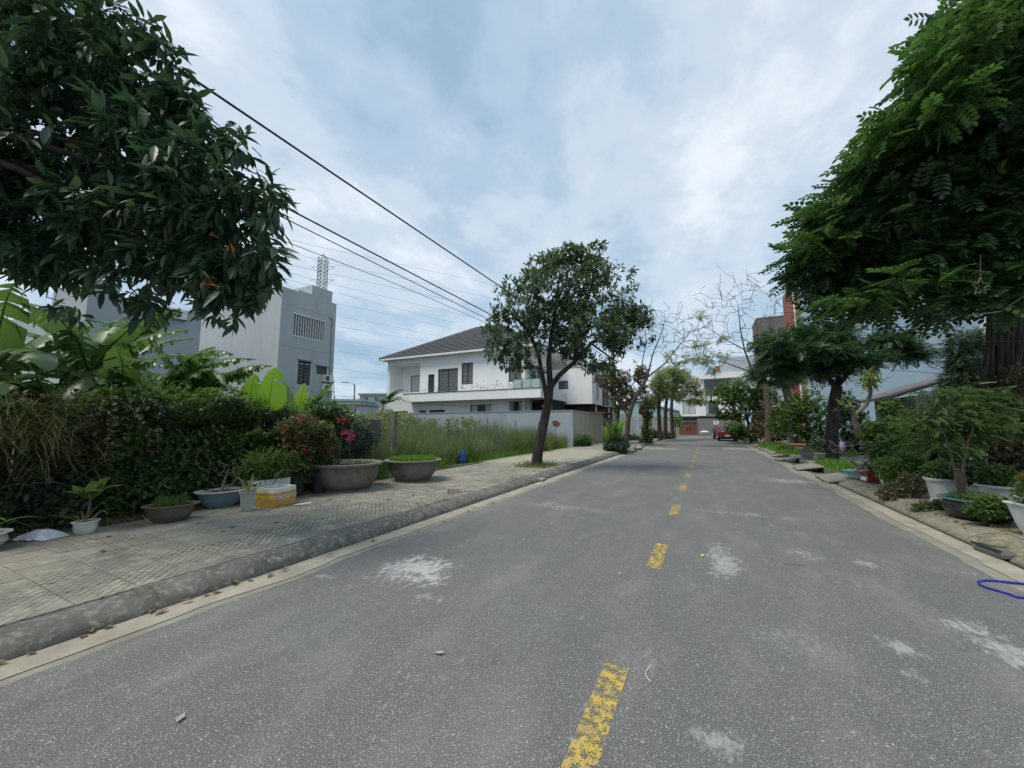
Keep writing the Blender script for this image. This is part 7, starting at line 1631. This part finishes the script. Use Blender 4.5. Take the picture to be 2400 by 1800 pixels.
t = thing('garden_hose', 'loop of bright blue garden hose lying on the road at the right edge', 'hose', tuple(hp[5])); mb = MB(); mb.tube(smooth_path(hp), .0105, 8); mb.build('hose', C_['hose'], t, smooth=True)
# hanging stars and string
def star(label, px, py, K, r, mat='twig'):
    c = P(px, py, K=K); t = thing('star_ornament', label, 'ornament', tuple(c), 'star ornaments hanging from the big tree')
    pts = [c + RT * math.sin(math.pi * k / 5) * (r if k % 2 == 0 else r * .45) + UP * math.cos(math.pi * k / 5) * (r if k % 2 == 0 else r * .45) for k in range(11)]
    mb = MB(); mb.tube(pts, .010, 5, cap=False); mb.build('star', M[mat], t); mb = MB(); mb.tube([c + UP * r, c + UP * (r + .35)], .004, 4); mb.build('string', M[mat], t)
star('pale wire star ornament hanging under the big tree crown', 2298, 672, 5.9, .14, 'twig'); star('thin wire star ornament hanging lower, against the blue wall', 2246, 772, 6.6, .11, 'steel')
t = thing('rope', 'slack rope stretched to the big tree trunk', 'rope', tuple(P(2300, 745, K=5.6))); mb = MB(); mb.tube([P(2270, 740, K=6), P(2345, 730, K=5.6), P(2400, 695, K=5.3), P(2500, 640, K=5)], .008, 5); mb.build('rope', M['twig'], t)
t = thing('iron_bar', 'thin dark horizontal bar sticking out left of the big trunk', 'bar', tuple(P(2213, 808, K=8))); mb = MB(); mb.tube([P(2213, 808, K=8), P(2300, 803, K=7.6), P(2400, 800, K=7.2)], .016, 6); mb.build('bar', M['dark_metal'], t)
# signpost, bin, crate, yellow thing
c = gp(1807, 1030); t = thing('marker_post', 'thin white and green banded post in the grass bank', 'post', tuple(c)); z1 = P(1806, 990, K=kz(1807, 1030)).z
for k in range(7): mb = MB(); mb.tube([(c.x, c.y, Z0 + (z1 - Z0) * k / 7), (c.x, c.y, Z0 + (z1 - Z0) * (k + 1) / 7)], .035, 8); mb.build('band', C_['rim_white'] if k % 2 else C_['bin_green'], t)
c = gp(1768, 1036); t = thing('wheelie_bin', 'green wheelie bin with a white painted figure by the right kerb', 'bin', tuple(c))
mb = MB(); mb.prism([(c.x - .24, c.y - .26, Z0 + .06), (c.x + .24, c.y - .26, Z0 + .06), (c.x + .30, c.y - .30, Z0 + .95), (c.x - .30, c.y - .30, Z0 + .95)], (0, .55, 0)); mb.build('body', C_['bin_green'], t, bevel=.01)
mb = MB(); mb.prism([(c.x - .32, c.y - .36, Z0 + .955), (c.x + .32, c.y - .36, Z0 + .955), (c.x + .30, c.y - .2, Z0 + 1.04), (c.x - .30, c.y - .2, Z0 + 1.04)], (0, .55, 0)); mb.build('lid', C_['bin_green'], t)
for s_ in (-1, 1): mb = MB(); mb.tube([(c.x + s_ * .26, c.y + .25, Z0 + .09), (c.x + s_ * .31, c.y + .25, Z0 + .09)], .09, 12); mb.build('wheel', C_['tyre'], t)
fy = c.y - .305
for k, (a_, b_, h_, w_) in enumerate(((0, .78, .10, .12), (.0, .60, .22, .10), (-.09, .36, .24, .06), (.09, .36, .24, .06), (.12, .66, .06, .20))): mb = MB(); mb.obox((c.x + a_, fy, Z0 + b_), (w_, .01, h_), rx=.045); mb.build('painted_figure', C_['rim_white'], t)
c = gp(1748, 1033); t = thing('foam_box', 'white foam crate with a dark bag on it beside the green bin', 'foam box', tuple(c)); mb = MB(); mb.obox(c + Vector((0, 0, .16)), (.6, .45, .3)); mb.build('box', C_['foam'], t); mb = MB(); mb.lathe([(.28, 0), (.33, .1), (.30, .34), (.18, .42), (.05, .44)], c + Vector((0, 0, .312)), 12, wob=.08); mb.build('bag', C_['black_plastic'], thing('refuse_bag', 'black refuse bag on the foam crate by the bin', 'bag', tuple(c + Vector((0, 0, .312)))), smooth=True)
mb = MB(); mb.lathe([(.20, 0), (.26, .04), (.16, .12), (.03, .14)], c + Vector((0, 0, .757)), 12, wob=.1); mb.build('sheet', C_['rim_white'], thing('white_sheet', 'crumpled white sheet on top of the black refuse bag', 'sheet', tuple(c + Vector((0, 0, .757)))), smooth=True)
c = gp(1727, 1028); t = thing('ochre_sack', 'ochre yellow sack standing between the red car and the trees', 'sack', tuple(c)); mb = MB(); mb.lathe([(.3, 0), (.36, .1), (.34, .6), (.22, .85), (.08, .95)], c, 12, wob=.06); mb.build('sack', C_['ochre'], t, smooth=True)
mb = MB(); mb.lathe([(.09, 0), (.13, .1), (.12, .35), (.03, .45)], c + Vector((-.1, 0, .951)), 10); mb.build('bottle', C_['rim_white'], thing('white_bottle', 'white container standing on the ochre sack', 'bottle', tuple(c + Vector((-.1, 0, .951)))), smooth=True)
t = thing('paper_lantern', 'white hanging ornament high in the pale barked tree', 'ornament', tuple(P(1806, 880, K=23))); mb = MB(); cc = P(1806, 885, K=23); mb.lathe([(.05, -.2), (.2, -.15), (.22, .1), (.12, .25), (.10, .5), (.02, .6)], cc, 10, wob=.2); mb.build('lantern', C_['rim_white'], t, smooth=True)
t = thing('yellow_cloth', 'yellow orange cloth hanging in the fork of the layered tree', 'cloth', tuple(P(2040, 880, K=19.5)))
a = [P(2046, 842, K=19.5), P(2054, 850, K=19.5), P(2048, 890, K=19.5), P(2034, 918, K=19.5), P(2022, 910, K=19.5), P(2036, 880, K=19.5)]; mb = MB(); mb.prism(a, (0, .05, 0)); mb.build('cloth', C_['ochre'], t)
# cars
def car(name, label, c, W, L, Hh, mat, group=None):
    t = thing(name, label, 'car', tuple(c), group); x, y = c.x, c.y
    prof = [(0, .34), (0, .62), (.06, .78), (.10, .98), (.30, 1.06), (.62, 1.46), (.95, 1.52), (2.1, 1.53), (2.6, 1.44), (3.3, 1.04), (4.1, .93), (4.3, .72), (4.32, .34)]
    prof = [(u * L / 4.32, v * Hh / 1.53) for u, v in prof]
    tuck = lambda v: W / 2 * (1 - max(0, v - 1.0 * Hh / 1.53) * .30) * (.97 if v < .5 else 1)
    mb = MB(); n = len(prof)
    mb.v = [(x - tuck(v), y + u, v) for u, v in prof] + [(x + tuck(v), y + u, v) for u, v in prof]
    mb.f = [tuple(range(n - 1, -1, -1)), tuple(range(n, 2 * n))] + [(i, i + 1, i + 1 + n, i + n) for i in range(n - 1)] + [(n - 1, 0, n, 2 * n - 1)]
    mb.build('body', C_[mat], t, bevel=.05, smooth=True)
    s_ = Hh / 1.53
    mb = MB(); mb.add([(x - W * .39, y + .30 * L / 4.32 - .012, 1.10 * s_), (x + W * .39, y + .30 * L / 4.32 - .012, 1.10 * s_), (x + W * .33, y + .60 * L / 4.32 - .03, 1.42 * s_), (x - W * .33, y + .60 * L / 4.32 - .03, 1.42 * s_)], [(0, 1, 2, 3)]); mb.build('rear_window', M['glass'], t)
    for sg in (-1, 1):
        mb = MB(); q = [(.75, 1.10), (.95, 1.42), (2.1, 1.43), (2.55, 1.36), (3.05, 1.08)]; mb.add([(x + sg * (tuck(v * s_) + .012), y + u * L / 4.32, v * s_) for u, v in q], [tuple(range(5))]); mb.build('side_window', M['glass'], t)
        mb = MB(); mb.box(x + sg * W * .30, x + sg * W * .485, y - .03 + .07, y + .16, .86 * s_, 1.0 * s_); mb.build('tail_light', C_['tail_light'], t)
        mb = MB(); mb.obox((x + sg * (W / 2 + .08), y + 2.75, 1.05 * s_), (.18, .10, .12)); mb.build('mirror', C_[mat], t)
        for yy in (.72, 3.45):
            yc = y + yy * L / 4.32; xo = x + sg * (W / 2 - .12)
            mb = MB(); mb.tube([(xo - .11, yc, .33), (xo + .11, yc, .33)], .33, 18); wh = mb.build('wheel', C_['tyre'], t, smooth=True)
            mb = MB(); mb.tube([(xo + sg * .105, yc, .33), (xo + sg * .125, yc, .33)], .20, 12); mb.build('rim', M['steel'], wh)
    mb = MB(); mb.box(x - W * .46, x + W * .46, y - .07, y - .0, .30, .58 * s_); mb.build('bumper', C_['car_black'], t, bevel=.02)
    mb = MB(); mb.box(x - .24, x + .24, y - .09, y - .072, .50, .62); mb.build('number_plate', C_['plate'], t)
    mb = MB(); mb.obox((x, y + .045, .88 * s_), (.16, .02, .07)); mb.build('badge', M['steel'], t)
    return t
car('parked_car', 'dark red hatchback parked at the right kerb, seen from behind', Vector((1.86, 45.0, 0)), 1.78, 4.3, 1.58, 'car_red', 'cars parked at the right kerb')
car('parked_car', 'black car parked in front of the red hatchback', Vector((1.55, 51.5, 0)), 1.78, 4.4, 1.5, 'car_black', 'cars parked at the right kerb')
c = P(1650, 1022, Z=.0); t = thing('parasol', 'small white round shade leaning beside the black car', 'parasol', (.35, 56, 0)); mb = MB(); cc = P(1651, 1013, Y=55.5)
mb.lathe([(.02, .22), (.3, .18), (.55, .05), (.58, 0), (.3, .14), (.02, .18)], cc, 16, 1, .5, close=False); mb.build('canopy', C_['rim_white'], t, smooth=True); mb = MB(); mb.tube([(cc.x, cc.y, 0), (cc.x, cc.y, cc.z + .2)], .02, 5); mb.build('pole', M['steel'], t)
# rubble along the far left kerb
t = thing('kerb_rubble', 'broken kerb stones and rubble beside the canna clump', 'rubble', (-4.5, 24.5, .1), kind='stuff'); mb = MB(); rs = random.Random(5)
for i in range(60):
    s_ = rs.uniform(.06, .32); mb.obox((-4.5 + rs.uniform(-.3, .45), rs.uniform(22.8, 29), .05 + s_ * .2), (s_ * 1.3, s_, s_ * .6), rz=rs.uniform(0, 3), rx=rs.uniform(-.4, .4), ry=rs.uniform(-.4, .4))
mb.build('rubble', M['slab'], t, kind='stuff')
